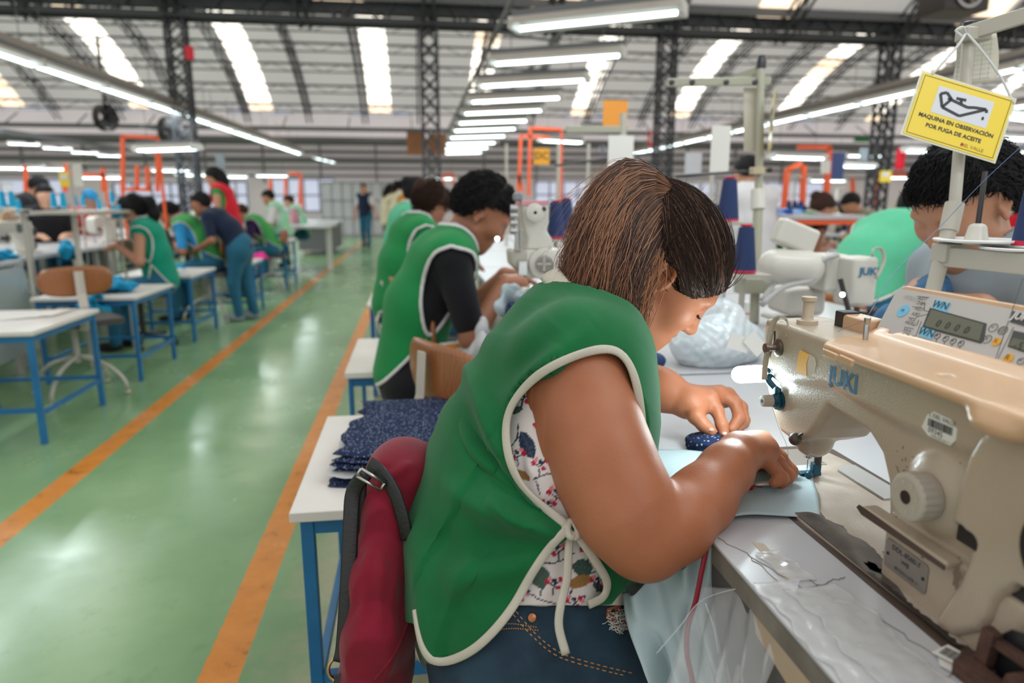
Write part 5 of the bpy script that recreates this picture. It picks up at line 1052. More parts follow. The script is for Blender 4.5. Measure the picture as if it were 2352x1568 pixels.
# ================================================================ other workers
SK = [mat('skin brown', (.33, .135, .075), .45, spec=.4), mat('skin tan', (.44, .21, .125), .45, spec=.4), mat('skin light', (.55, .30, .20), .45, spec=.4)]
M_BHAIR = mat('black hair', (.010, .009, .010), .7, spec=.15, bump=1.0, bscale=90); M_BRHAIR = mat('brown hair', (.040, .019, .013), .7, spec=.15, bump=.6, bscale=90)
CL = {k: mat(k+' cloth', c, .85, sheen=.1, spec=.2, var=.12, vscale=8) for k, c in dict(green=(.012, .22, .06), grass=(.05, .30, .08), teal=(.003, .26, .16), mint=(.10, .46, .27), black=(.012, .012, .015), sky=(.03, .27, .55), navy=(.010, .018, .045), red=(.62, .012, .03), denim=(.02, .12, .20), white=(.62, .60, .60), grey=(.27, .31, .34), orange=(.68, .25, .03), cream=(.68, .60, .42), pink=(.60, .30, .36), dark=(.02, .02, .025), khaki=(.25, .22, .16), maroon=(.13, .008, .02), purple=(.03, .015, .07), lgreen=(.30, .62, .40)).items()}
def ik(a, b_, l1, l2, pole):
    d = b_-a; L_ = min(np.linalg.norm(d), (l1+l2)*.995); u_ = unit(d); x = (l1*l1-l2*l2+L_*L_)/(2*L_); h = math.sqrt(max(l1*l1-x*x, 0)); p = np.asarray(pole, float); p = unit(p-u_*(p @ u_)); return a+u_*x+p*h, a+u_*L_
def worker(lab, loc, yaw, lean=18, sit=True, vox=.011, skin=1, hair='short', hm=None, shirt='black', sleeve=True, apron=None, apron_trim=True, pants='denim', hp=30, hy=0, hands=((.36, .12, .80), (.36, -.10, .80)), s=.87, grp=None, sc=1.0, fingers=False, cap=None, stoop=0, shoes='dark', w_=1.0, name='person', legs=True, hpx=None, fz=0):
    if hpx:
        c0 = worker(lab, loc, yaw, lean, sit, vox, hp=hp, hy=hy, s=s, stoop=stoop, name=None); t0 = PY(hpx[0], hpx[1], c0[1]); dz_ = t0[2]-c0[2]; loc = (loc[0]+t0[0]-c0[0], loc[1], 0)
    else: dz_ = 0
    return worker_(lab, loc, yaw, lean, sit, vox, skin, hair, hm, shirt, sleeve, apron, apron_trim, pants, hp, hy, hands, s, grp, cap, stoop, shoes, w_, name, legs, dz_, fz)
def worker_(lab, loc, yaw, lean, sit, vox, skin, hair, hm, shirt, sleeve, apron, apron_trim, pants, hp, hy, hands, s, grp, cap, stoop, shoes, w_, name, legs, dz_, fz):
    Ry_ = Rz(math.radians(yaw)); Lc = V(*loc)
    def T(x, y, z): return Lc+Ry_ @ V(x, y, z)
    ph = (.52 if sit else .80*s)+dz_
    pel = V(0, 0, ph); a = math.radians(lean); sp_ = V(math.sin(a), 0, math.cos(a)); a2 = math.radians(lean*1.5+stoop); sp2 = V(math.sin(a2), 0, math.cos(a2))
    mid = pel+sp_*.24*s; che = mid+sp2*.17*s; nek = che+sp2*.085*s
    hpr = math.radians(hp); hyr = math.radians(hy); F_ = V(math.cos(hpr)*math.cos(hyr), math.cos(hpr)*math.sin(hyr), -math.sin(hpr)); U_ = V(math.sin(hpr)*math.cos(hyr), math.sin(hpr)*math.sin(hyr), math.cos(hpr)); L_ = np.cross(U_, F_)
    hc = nek+unit(sp2+U_)*.12*s+F_*.02*s; R = Ry_ @ np.stack([F_, L_, U_], 1); hs = s*1e-3*1.0; HCn = T(*hc)
    if name is None: return HCn
    t = thing(name, lab, 'person', loc, 0, grp)
    Hh = lambda x, y, z: HCn+R @ (V(x, y, z)*hs)
    tq = lambda p: Lc+Ry_ @ p
    sh = [che+V(0, q*.155*s*w_, 0)+sp2*.03*s for q in (1, -1)]; el = []; wr = []
    for i, q in enumerate((1, -1)):
        h = V(*hands[i]); e, w2 = ik(sh[i], h, .27*s, .23*s, V(-.3, q*.35, -1)); el.append(e); wr.append(w2)
    hipz = [pel+V(0, q*.085*s, -.02) for q in (1, -1)]
    if sit: kn_ = [V(.38*s, q*.11*s, .47) for q in (1, -1)]; an = [V(.36*s+.03*q, q*.11*s, .07) for q in (1, -1)]
    else: kn_ = [V(.03+.03*q, q*.09*s, .42*s+dz_*.5) for q in (1, -1)]; an = [V(-.02+.05*q, q*.09*s, .07) for q in (1, -1)]
    allp = np.array([tq(p) for p in [pel, mid, che, nek, hc, hc+V(0, 0, .1)]+sh+el+wr+kn_+an]); lo = allp.min(0)-.2; hi = allp.max(0)+.2; lo[2] = 0
    lat = Ry_ @ V(0, 1, 0)
    def torsoF(F, o=0):
        k = .05*s; F.cone(tq(pel), tq(mid), .120*s*w_+o, .108*s*w_+o, k, flat=(lat, 1.3)); F.cone(tq(mid), tq(che), .108*s*w_+o, .112*s*w_+o, k, flat=(lat, 1.35)); F.cone(tq(che), tq(nek), .108*s*w_+o, .052*s+o, k, flat=(lat, 1.45))
        for p in sh: F.ell(tq(p), V(1, 1, 1)*(.060*s+o), k=k)
        return F
    def armsF(F, o=0, part=1.0):
        for i in (0, 1):
            e = sh[i]*(1-min(part*2, 1))+el[i]*min(part*2, 1); F.cone(tq(sh[i]), tq(e), .050*s+o, .042*s+o, .02)
            if part >= .6: F.cone(tq(el[i]), tq(wr[i]), .041*s+o, .027*s+o, .012)
        return F
    sl_lo = np.array([lo, tq(V(0, 0, 0))]).min(0)
    up_lo = lo.copy(); up_lo[2] = ph-.18
    Fs = Field(up_lo, hi, vox); torsoF(Fs, -.012); Fs.cone(tq(nek-sp2*.03), Hh(-22, 0, -25), .050*s, .050*s, .02); head_sdf(Fs, Hh, hs, R, vox < .006); armsF(Fs)
    for i, q in enumerate((1, -1)):
        d_ = wr[i]-el[i]; d_[2] = min(d_[2], -.15*abs(d_[0])); d_ = unit(d_); c_ = wr[i]+d_*.045*s; Fs.cone(tq(wr[i]), tq(wr[i]+d_*.07*s), .026*s, .033*s, .012, flat=(lat, 1.1))
        dn = unit(d_+V(0, 0, -.9)); fr = max(.0085*s, vox*.8)
        for j in range(4):
            b0 = wr[i]+d_*.08*s+V(0, (j-1.5)*.020*s, 0); Fs.chain([tq(b0), tq(b0+unit(d_+V(0, 0, -.35))*.035*s), tq(b0+unit(d_+V(0, 0, -.35))*.035*s+dn*.035*s)], [fr*1.1, fr, fr*.85], .004)
        b0 = wr[i]+d_*.03*s+V(0, -q*.025*s, -.005); Fs.chain([tq(b0), tq(b0+unit(d_+V(0, -q*.6, -.5))*.055*s)], [fr*1.25, fr], .006)
    Fs.mesh('body', SK[skin], t, 1)
    if hair == 'short': zl = ([-130, -80, -50, -22, 0, 14, 40, 70, 90, 110], [-45, -42, -36, -8, 36, 40, 60, 62, 70, 80])
    else: zl = ([-130, -80, -50, -22, 0, 20, 60, 85, 100], [-80, -90, -80, -50, 10, 16, 40, 62, 80])
    hm = hm or M_BHAIR; capo = hair_cap('hair', Hh, hs, R, t, hm, zl, off=13 if hair == 'short' else 15, vox=max(.004, vox*.6))
    if fz: fuzz(capo, fz, .026 if hair == 'short' else .05, .0011, hm, 5, lambda p: (R @ V(.55, 0, -.25)) if (p-HCn) @ R[:, 0] > .01 else (R @ V(-.5, 0, -.7)), t, .32, wig=.4)
    if hair in ('pony', 'long', 'bun'):
        Fh = Field(HCn-V(.3, .3, .55), HCn+V(.3, .3, .25), vox); b0 = Hh(-95, 0, 40)
        if hair == 'pony': Fh.chain([b0, b0+Ry_ @ V(-.05, 0, .0)*s, b0+Ry_ @ V(-.08, 0, -.10)*s, b0+Ry_ @ V(-.06, 0, -.26)*s], [.035*s, .05*s, .048*s, .02*s], .02)
        elif hair == 'long': Fh.chain([Hh(-70, 0, 20), Hh(-85, 0, -60), tq(nek+V(-.09, 0, -.10)*s), tq(nek+V(-.12, 0, -.26)*s)], [.075*s, .07*s, .055*s, .025*s], .03)
        else: Fh.ell(Hh(-100, 0, 60), V(1, 1, 1)*.05*s)
        Fh.mesh('hair_length', hm, t, 1)
    if cap: Fc = Field(HCn-.2, HCn+.2, vox); Fc.ell(Hh(-8, 0, 55), V(105, 88, 92)*hs, R); Fc.ell(Hh(95, 0, 60), V(50, 50, 8)*hs, R); X, Y, Z = Fc.XYZ(); Fc.F = np.maximum(Fc.F, -(((X-HCn[0])*R[0, 2]+(Y-HCn[1])*R[1, 2]+(Z-HCn[2])*R[2, 2])-.045*s).astype(np.float32)); Fc.mesh('cap', cap, t, 1)
    nkd = lambda F: (np.linalg.norm(np.stack(np.broadcast_arrays(*[a_-b_ for a_, b_ in zip(F.XYZ(), tq(nek+V(.02, 0, .02)))])), axis=0)-.062*s).astype(np.float32)
    Ft = Field(up_lo, hi, vox); torsoF(Ft, .003); 
    if sleeve: armsF(Ft, .009, .40 if sleeve is True else sleeve)
    Ft.F = np.maximum(Ft.F, -nkd(Ft)); Ft.mesh('shirt', CL[shirt], t, 1)
    if apron:
        Fa = Field(up_lo, hi, vox); torsoF(Fa, .016+vox*.2); X, Y, Z = Fa.XYZ(); pa = tq(pel); sv = Ry_ @ unit(nek-pel); fv = unit(np.cross(lat, sv)); d = [X-pa[0], Y-pa[1], Z-pa[2]]; uu = d[0]*fv[0]+d[1]*fv[1]+d[2]*fv[2]; ww = d[0]*sv[0]+d[1]*sv[1]+d[2]*sv[2]
        uu, ww = np.broadcast_arrays(uu, ww); pl1 = np.array([(-.03, .47), (.05, .47), (.085, .40), (.06, .28), (.01, .17), (-.05, .25), (-.075, .36), (-.07, .43)])*s; pl2 = np.array([(0, .15), (-.10, -.08), (-.14, -.30), (.16, -.30), (.11, -.08)])*s
        lt = d[0]*lat[0]+d[1]*lat[1]+d[2]*lat[2]
        pl1 = spline(np.hstack([np.vstack([pl1, pl1[:1]]), np.zeros((9, 1))]), 40)[:-1, :2]; op_ = np.minimum(polydist(uu, ww, pl1), polydist(uu, ww, pl2)); op_ = np.maximum(op_, .06*s-np.abs(lt)); op_ = np.minimum(op_, nkd(Fa)-.02); b_ = Fa.F.copy(); Fa.F = np.maximum(b_, -op_); Fa.mesh('apron', CL[apron], t, 1)
        if apron_trim: Fa.F = np.maximum(b_-max(.003, vox*.35), np.abs(op_)-max(.0065, vox*.6)).astype(np.float32); Fa.mesh('apron_binding', CL['white'], t, 1)
    if legs:
        Fp = Field(lo, hi, max(vox, .008)); Fp.cone(tq(pel+V(0, 0, -.03)), tq(pel+V(0, 0, .04)), .125*s*w_, .118*s*w_, .04, flat=(lat, 1.3))
        for i in (0, 1): Fp.cone(tq(hipz[i]), tq(kn_[i]), .090*s*w_, .065*s, .05); Fp.cone(tq(kn_[i]), tq(an[i]), .064*s, .048*s, .03)
        Fp.mesh('trousers', CL[pants], t, 1)
        for i in (0, 1):
            mb = MB(R=Ry_, t=Lc); mb.sphere(an[i]+V(.05, 0, -.03), (.12*s, .045*s, .038), 12, 8); mb.build('shoe', CL[shoes], t, smooth=True)
    return t
# near ones, right-hand row
worker('man with black hair in a black shirt and green apron, bent over a white machine', (.06, 2.42, 0), 2, 11, True, .0052, 0, 'short', None, 'black', True, 'green', hp=38, hy=-8, hands=((.38, .16, .88), (.34, -.08, .88)), s=1.03, pants='black', stoop=14, w_=.88, hpx=(1103, 492), fz=2600)
worker('woman with dark hair in a plain green apron, seated behind the man in black', (.02, 3.5, 0), 20, 12, True, .008, 0, 'bun', M_BRHAIR, 'green', False, 'green', hp=34, hy=10, hands=((.36, .12, .84), (.36, -.10, .84)), s=.88, w_=.92, stoop=8, hpx=(988, 472), fz=1500)
worker('person with dark hair just visible behind the seated woman in green', (.02, 4.8, 0), 10, 10, True, .012, 0, 'bun', None, 'teal', False, 'mint', hp=25, hpx=(955, 448))
worker('man with black hair in a grey shirt at right, holding up a blue garment', (1.33, 1.26, 0), 178, 12, True, .0045, 1, 'short', None, 'grey', True, None, hp=34, hy=14, hands=((.24, .13, .96), (.22, -.06, .97)), s=.98, pants='navy', stoop=2, hpx=(2218, 472), fz=3000)
worker('person in a mint green apron over a maroon top, seen from behind at right', (1.98, 2.75, 0), 20, 30, True, .008, 0, 'bun', None, 'maroon', True, 'mint', hp=30, hy=30, s=.92, stoop=12, w_=1.1, hpx=(2105, 485))
worker('woman with brown hair in a green apron, seated at right in the middle distance', (2.86, 4.95, 0), 0, 22, True, .010, 1, 'bun', M_BRHAIR, 'dark', False, 'green', hp=30, hands=((.30, .12, .84), (.30, -.10, .84)), s=.88, hpx=(1886, 478))
worker('person with short black hair, face down over a machine at right', (3.75, 6.1, 0), 180, 26, True, .012, 1, 'short', None, 'khaki', True, None, hp=40, hands=((.25, .12, .84), (.25, -.10, .84)), hpx=(1956, 470))
worker('standing person in a white sleeveless top, back turned, beyond the blue thread cones', (1.95, 4.3, 0), 95, 8, False, .010, 1, 'short', None, 'pink', False, 'white', apron_trim=False, hp=20, hands=((.3, .2, .85), (.3, -.2, .85)), s=.92, hpx=(1716, 400))
# left-hand row, all facing left
worker('woman with black ponytail in a teal apron, sewing before the black office chair', (-2.15, 5.72, 0), 184, 10, True, .0085, 1, 'pony', None, 'teal', False, 'teal', hp=22, hy=10, hands=((.25, .14, .82), (.25, -.06, .84)), s=.90, hpx=(308, 484), fz=500)
worker('man in a light blue shirt and green apron, bent low at the left benches', (-2.32, 7.05, 0), 184, 26, True, .0095, 0, 'short', None, 'sky', True, 'grass', hp=38, s=.92, stoop=8, w_=1.1, hpx=(388, 492), fz=300)
worker('man in navy shirt and jeans standing and leaning over the left-hand row', (-1.88, 6.95, 0), 172, 28, False, .0095, 0, 'short', None, 'navy', True, None, hp=15, hy=10, hands=((.33, .14, .72), (.12, -.16, .50)), s=.86, pants='denim', stoop=8, shoes='grey', w_=1.12, hpx=(462, 470), fz=300)
worker('woman with long black hair standing in a red and green apron', (-2.45, 8.6, 0), 178, 10, False, .011, 1, 'long', None, 'grass', False, 'red', apron_trim=False, hp=18, hands=((.25, .12, .9), (.3, -.1, .9)), s=.94, pants='denim', hpx=(492, 408))
worker('person in a bright green apron and purple top, seated beyond the pink cushion', (-2.05, 9.1, 0), 182, 26, True, .011, 1, 'short', M_BRHAIR, 'purple', True, 'grass', hp=40, s=.88, stoop=6, hpx=(556, 490))
worker('person with black hair in a white top with green back, seated far left row', (-2.15, 10.8, 0), 182, 14, True, .013, 1, 'short', None, 'white', True, 'lgreen', apron_trim=False, hp=25, s=.92, hpx=(617, 455))
worker('person in a pink top with pale green apron, far end of the left row', (-2.1, 12.6, 0), 182, 16, True, .013, 2, 'short', M_BRHAIR, 'pink', True, 'lgreen', apron_trim=False, hp=25, s=.92, hpx=(664, 464))
worker('woman in a navy vest and jeans standing at the far end of the aisle', (-1.2, 17.9, 0), 250, 2, False, .014, 1, 'short', M_BRHAIR, 'white', True, 'navy', apron_trim=False, hp=0, hy=40, hands=((.1, .34, .80), (.08, -.24, .78)), s=1.0, hpx=(836, 434))
worker('woman in a cream apron over orange, standing far off beside the right aisle line', (-.22, 13.2, 0), 20, 8, False, .013, 0, 'pony', None, 'orange', True, 'cream', apron_trim=False, hp=22, hands=((.15, .1, .85), (.2, -.15, .9)), s=1.02, pants='black', hpx=(925, 430))
worker('dark haired woman behind the one in cream and orange', (-.42, 14.2, 0), 30, 4, False, .014, 0, 'long', None, 'cream', False, 'cream', apron_trim=False, hp=10, s=1.0, pants='khaki', hpx=(897, 438))
# garments held by the man in grey
def cloth(name, lab, cat, base, rad, m, seed, vox=.006, n=9, flat=.4, amp=1.0, grp=None, parent=None):
    r = np.random.RandomState(seed); base = np.asarray(base, float); R_ = max(rad)*1.5; F = Field(base-V(R_, R_, rad[2]*1.6+.02), base+V(R_, R_, rad[2]*1.6+.03), vox)
    for _ in range(n): c = base+V(r.uniform(-.7, .7)*rad[0], r.uniform(-.7, .7)*rad[1], r.uniform(-.6, .6)*rad[2]); F.ell(c, V(rad[0]*r.uniform(.3, .6), rad[1]*r.uniform(.3, .6), rad[2]*r.uniform(.3, .7)), Rz(r.uniform(0, 3)) @ Rx(r.uniform(-.4, .4)), .02)
    ph_ = r.uniform(0, 6, 6); fr = r.uniform(30, 90, (6, 3))
    def disp(v, nn): return v+nn*(sum(np.sin((v @ fr[i])+ph_[i]) for i in range(6))*.0016*amp)[:, None]
    o = F.mesh(name, m, parent, 1, disp); return tag(o, lab, cat, grp)
M_DENIMC = mat('blue denim cloth', (.03, .10, .22), .85, col2=(.06, .17, .32), vscale=30, bump=.4)
cloth('garment', 'blue denim garment held up by the man in the grey shirt', 'garment', (1.02, 1.24, .93), (.09, .08, .10), M_DENIMC, 3, .006, 12)
# ================================================================ wooden chairs
M_WOOD = mat('orange veneer', (.36, .125, .035), .38, coat=.2, col2=(.26, .08, .02), vscale=7)
nt = M_WOOD.node_tree; wv = nt.nodes.new('ShaderNodeTexWave'); wv.inputs['Scale'].default_value = 22; wv.inputs['Distortion'].default_value = 9; wv.inputs['Detail'].default_value = 3; wv.bands_direction = 'Y'; tcw = nt.nodes.new('ShaderNodeTexCoord'); nt.links.new(tcw.outputs['Object'], wv.inputs['Vector'])
rw = nt.nodes.new('ShaderNodeValToRGB'); rw.color_ramp.elements[0].color = (.26, .088, .024, 1); rw.color_ramp.elements[1].color = (.33, .118, .036, 1); nt.links.new(wv.outputs['Fac'], rw.inputs[0]); nt.links.new(rw.outputs[0], nt.nodes['Principled BSDF'].inputs['Base Color'])
M_SEAT = mat('dark grey seat', (.07, .065, .062), .8); M_BAR = mat('cream steel', (.50, .46, .40), .4)
def wood_chair(back_m=M_WOOD, sh=.44, bw=.19, seatm=M_SEAT):
    t = thing('work_chair', '', 'chair', group='work chairs with veneer backs')
    th = np.linspace(-1, 1, 13); zz = np.linspace(-1, 1, 9); X = np.array([[[-.235+.045*(a*a), a*bw*math.sqrt(1-.28*abs(z)**3), sh+.27+z*.085*(1-.22*a**4)] for z in zz] for a in th]); mb = MB(); mb.slab(X, .012); mb.build('backrest', back_m, t, smooth=True)
    X = np.array([[[a*.20+.0, b_*.20*(1-.12*a), sh-.015*(1-b_*b_)*0+.008*math.cos(a*2)] for b_ in np.linspace(-1, 1, 8)] for a in np.linspace(-1, 1, 8)]); mb = MB(); mb.slab(X, .035); mb.build('seat', seatm, t, smooth='auto')
    mb = MB(); mb.tube([(-.10, 0, sh-.01), (-.24, 0, sh-.01), (-.265, 0, sh+.03), (-.29, 0, sh+.13), (-.266, 0, sh+.20), (-.256, 0, sh+.33)], .024, 4, flat=.32); mb.build('back_bar', M_BAR, t, smooth=False)
    mb = MB(); mb.cyl((0, 0, .20), (0, 0, sh), .018); mb.build('column', M_BAR, t)
    for a in (.785, 2.356, 3.927, 5.498): c, s_ = math.cos(a), math.sin(a); mb = MB(); mb.tube(spline([(0, 0, .24), (c*.16, s_*.16, .19), (c*.26, s_*.26, .10), (c*.28, s_*.28, .03)], 9), .012, 8); mb.sphere((c*.28, s_*.28, .014), (.018, .018, .014), 8, 6); mb.build('leg', M_BAR, t, smooth=True)
    return t
pc2 = Proto(wood_chair())
pc2.put((-2.04, 4.35, 0), math.radians(128), 'empty chair with wooden back at left, a pale bar down its back')
pc2.put((-2.02, 7.05, 0), PI, 'wooden backed chair of the man in light blue, beside the standing man in navy')
pc2.put((-1.86, 9.2, 0), PI, 'wooden backed chair of the person in bright green, beside the pink cushion')
pc2.put((.24, 2.46, 0), 0, 'wooden backed chair under the man in black')
pc2.put((.08, 3.5, 0), math.radians(15), 'wooden backed chair under the second woman in green')
pc2.put((.225, 2.0, 0), math.radians(30), 'empty wooden backed chair right behind the near woman, blue dotted cloth beside it', scale=.97)
pc2.put((1.85, 2.65, 0), math.radians(20), 'wooden backed chair of the person in mint green at right')
woodn = wood_chair(sh=.42); woodn.location = (.255, .98, 0); woodn['label'] = 'chair under the near woman, hidden by her apron and red bag'; woodn.rotation_euler = (0, 0, 0)
# black office chair
t = thing('office_chair', 'black fabric office chair behind the woman in teal', 'chair', (0, 0, 0))
F = Field((-.34, -.3, .45), (-.1, .3, 1.05), .008); F.cone((-.22, 0, .60), (-.25, 0, .86), .14, .16, .02, flat=((0, 1, 0), 1.35)); X_, Y_, Z_ = F.XYZ(); F.F = np.maximum(F.F, np.abs(X_+.23+.0*Z_)-.035); F.mesh('backrest', mat('black fabric', (.022, .018, .020), .9), t, 1)
mb = MB(); mb.sphere((0, 0, .47), (.23, .23, .045), 18, 8); mb.build('seat', MATS['black fabric'], t, smooth=True); mb = MB(); mb.cyl((0, 0, .1), (0, 0, .45), .022); mb.bar((-.05, 0, .43), (-.28, 0, .60), .05, .012); mb.build('column', M_DKM, t)
for k_ in range(5): a = k_*2*PI/5; mb = MB(); mb.bar((0, 0, .11), (.27*math.cos(a), .27*math.sin(a), .075), .03, .025); mb.sphere((.27*math.cos(a), .27*math.sin(a), .028), .028, 8, 6); mb.build('leg', M_BLACK, t)
t.location = (-2.20, 5.80, 0); t.rotation_euler = (0, 0, math.radians(212)); t.scale = (.92, .92, .92)
# ================================================================ dotted fabric, stacked and draped
M_DOT = dotmat('blue dotted cotton', (.010, .020, .060), (.34, .38, .52), 150, .24)
def flat_cloth(poly, z, th, wav, seed, m, name, lab=None, cat=None, parent=None, nn=26):
    # a thick folded layer with a wavy outline; poly in world x, y
    r = np.random.RandomState(seed); lo = np.min(poly, axis=0)-.03; hi = np.max(poly, axis=0)+.03; F = Field((lo[0], lo[1], z-.012), (hi[0], hi[1], z+th+.02), .0035); X, Y, Z = F.XYZ(); X2, Y2 = np.broadcast_arrays(X[:, :, 0], Y[:, :, 0])
    ph = r.uniform(0, 6, 5); f = r.uniform(20, 80, (5, 2)); w2 = sum(np.sin(X2*f[i, 0]+Y2*f[i, 1]+ph[i]) for i in range(5))/5
    d2 = polydist(X2+wav*np.sin(Y2*60+ph[0]), Y2+wav*np.sin(X2*55+ph[1]), np.array(poly)); zt = z+th*(.75+.25*w2)-.006*np.exp(-(np.minimum(d2, 0)/.02)**2)
    d = np.maximum(d2[:, :, None], np.maximum(Z-zt[:, :, None], z-Z)).astype(np.float32); F.F = d; o = F.mesh(name, m, parent, 1); return tag(o, lab, cat) if lab else o
fs = thing('fabric_stack', 'stack of cut blue dotted fabric pieces on the near side table', 'fabric', (.0, 1.6, .56))
zt_ = .5605
for i, (sx, sy) in enumerate([(0, 0), (.012, .008), (-.006, .014), (.01, .02), (.0, .026), (.014, .03), (.004, .04)]):
    pl_ = [(-.215+sx, 1.40+sy), (-.10, 1.37+sy), (.08, 1.375+sy), (.23, 1.40), (.24, 1.66), (.22, 1.86), (.0, 1.87), (-.17+sx, 1.86), (-.155+sx*2, 1.74), (-.20+sx, 1.62), (-.18+sx, 1.50)]
    flat_cloth(pl_, zt_, .0095, .004, 20+i, M_DOT if i != 2 else mat('pale lining', (.55, .55, .57), .8), 'fabric_layer', parent=fs); zt_ += .0090
mb = MB(); r = np.random.RandomState(9); A = []
for a in np.linspace(0, 1, 46):
    row = []
    for b_ in np.linspace(0, 1, 40):
        x = -.13+.17*a; s_ = b_*.86; yy = 3.02-s_ if s_ < .62 else 3.02-.62-.004; z = .568 if s_ < .62 else .566-(s_-.62)
        if s_ >= .62: yy -= .010*math.sin(a*26)*(s_-.62)/.2+.012; x += .012*math.sin(s_*30)+(s_-.62)*.15
        row.append((x, yy, z+.004*math.sin(a*21+b_*9)*math.sin(b_*17)+(.004 if s_ < .62 else 0)))
    A.append(row)
mb.slab(np.array(A)[:, ::-1], .004); tag(mb.build('draped_cloth', M_DOT, smooth=True), 'blue dotted cloth hanging over the front of the second side table', 'fabric')
cloth('garment', 'crumpled pale garment in the lap of the man in black', 'garment', (.14, 2.36, .60), (.13, .10, .06), mat('pale blue cloth', (.55, .66, .74), .8), 12, .006, 12, amp=2)
cloth('garment', 'blue dotted garment heaped between the two near workers', 'garment', (.33, 1.98, .74), (.075, .14, .12), M_DOT, 15, .007, 12, amp=2)
cloth('garment', 'white garment beside the blue dotted heap behind the near woman', 'garment', (.22, 2.2, .66), (.05, .10, .10), mat('white cotton', (.62, .63, .66), .8), 16, .006, 8)
cd_ = thing('paper_card', 'small white card with coloured print on the crumpled garment', 'card', (.12, 2.28, .67)); mb = MB(); mb.box((.12, 2.28, .672), (.085, .05, .002), Rz(.4) @ Rx(.5)); mb.build('card', M_PAPER, cd_, smooth=False); mb = MB(); mb.box((.12, 2.278, .6745), (.05, .02, .001), Rz(.4) @ Rx(.5)); mb.build('print', CL['orange'], cd_, smooth=False)
# her work: pale blue piece over the bench and down her lap
M_PALE = mat('pale blue cotton', (.43, .54, .56), .75, col2=(.39, .49, .52), vscale=8, bump=.2, bscale=500)
def g2(px, py, z=TZ+.004): return G(px, py, z)
t = thing('garment_piece', 'pale blue fabric being sewn, under her hands and hanging into her lap', 'fabric', (.42, .85, TZ))
rows = [[(1480, 1030), (1560, 1035), (1640, 1048), (1720, 1052), (1800, 1062), (1858, 1068)], [(1490, 1090), (1570, 1095), (1650, 1100), (1740, 1105), (1810, 1110), (1868, 1110)], [(1530, 1150), (1600, 1155), (1680, 1155), (1760, 1150), (1830, 1150), (1878, 1150)], [(1620, 1228), (1660, 1196), (1710, 1187), (1770, 1186), (1830, 1186), (1884, 1187)]]
X = np.array([spline([g2(*q) for q in row], 40) for row in rows]); X = np.array([spline(X[:, j], 30) for j in range(40)]); X[:, :, 2] = TZ+.006+.0018*np.sin(X[:, :, 0]*45+X[:, :, 1]*20)+.0012*np.sin(X[:, :, 1]*75)
mb = MB(); mb.slab(X[:, ::-1], .0012); mb.build('flat_part', M_PALE, t, smooth=True)
def drape(rows, n1, n2, amp, seed):
    A = np.array([spline([P(*q) for q in row], n1) for row in rows]); A = np.array([spline(A[:, j], n2) for j in range(n1)]); r = np.random.RandomState(seed); u_ = np.linspace(0, 1, n1)[:, None]; v_ = np.linspace(0, 1, n2)[None, :]; d = sum(r.uniform(.4, 1)*np.sin(u_*r.uniform(6, 24)+v_*r.uniform(-5, 5)+r.uniform(0, 6)) for _ in range(6)); A[:, :, 0] -= amp*d*.6; A[:, :, 1] -= amp*d; return A
mb = MB(); mb.slab(drape([[(1425, 1370, .86), (1500, 1330, .85), (1580, 1290, .83), (1640, 1235, .82)], [(1440, 1430, .84), (1520, 1400, .83), (1590, 1360, .82), (1640, 1320, .815)], [(1480, 1510, .82), (1550, 1480, .81), (1610, 1440, .80), (1650, 1420, .80)], [(1530, 1640, .80), (1600, 1620, .79), (1650, 1590, .78), (1690, 1560, .78)]], 50, 50, .0055, 4), .002); mb.build('hanging_part', M_PALE, t, smooth=True)
mb = MB(); mb.slab(drape([[(1415, 1300, .90), (1470, 1290, .90), (1540, 1270, .89), (1630, 1230, .86)], [(1420, 1380, .88), (1480, 1350, .88), (1560, 1330, .87), (1635, 1300, .85)]], 40, 24, .004, 6), .002); mb.build('rear_part', mat('shaded pale cotton', (.22, .28, .31), .8), t, smooth=True)  # rear fold of the same pale cloth, shade put into its darker colour
cloth('fabric_scrap', 'small blue dotted scrap pinched by her left hand', 'fabric', G(1645, 1022, .779), (.036, .028, .007), M_DOT, 31, .0022, 8, amp=.3)
sn = thing('thread_snips', 'thread snips with silver handle and red string in her right hand', 'snips', P(1750, 1112, .93)); mb = MB(); mb.tube([P(1722, 1112, .93), P(1745, 1110, .93), P(1768, 1108, .93), P(1788, 1103, .93)], [.003, .0055, .0065, .005], 10, flat=.5); mb.build('handle', mat('pale metal', (.62, .60, .56), .3, .3), sn, smooth=True)
mb = MB(); r = np.random.RandomState(2)
mb.tube([P(1706+i*2.2, 1124-i*.6+r.uniform(-5, 5), .93+r.uniform(-.004, .004)) for i in range(24)], .0022, 6); mb.build('red_string', mat('red string', (.35, .005, .015), .6), sn, smooth=True)
# ================================================================ red bag hung on her chair
bag = thing('shoulder_bag', 'crimson cloth bag with black strap hanging behind the near woman', 'bag', tuple(P(890, 1300, .98)))
M_RED = mat('crimson canvas', (.215, .005, .021), .8, col2=(.17, .004, .016), vscale=20, sheen=.15, spec=.25); weave(M_RED, 800, .3); M_STRAP = mat('black strap', (.012, .012, .013), .42, bump=.3)
F = Field(P(860, 1700, 1.1)-V(.18, .25, .03), P(930, 1000, 1.0)+V(.2, .25, .06), .0035); latb = V(.25, .97, 0)
for a, b_, ra, rb in (((900, 1075, 1.0), (960, 1075, 1.0), .030, .030), ((915, 1070, 1.0), (905, 1140, .99), .034, .037), ((905, 1140, .99), (888, 1280, .97), .036, .043), ((888, 1280, .97), (880, 1420, .955), .043, .046), ((880, 1420, .955), (862, 1560, .95), .046, .044), ((862, 1560, .95), (860, 1640, .95), .044, .036)): F.cone(P(*a), P(*b_), ra, rb, .025, flat=(latb, 2.0))
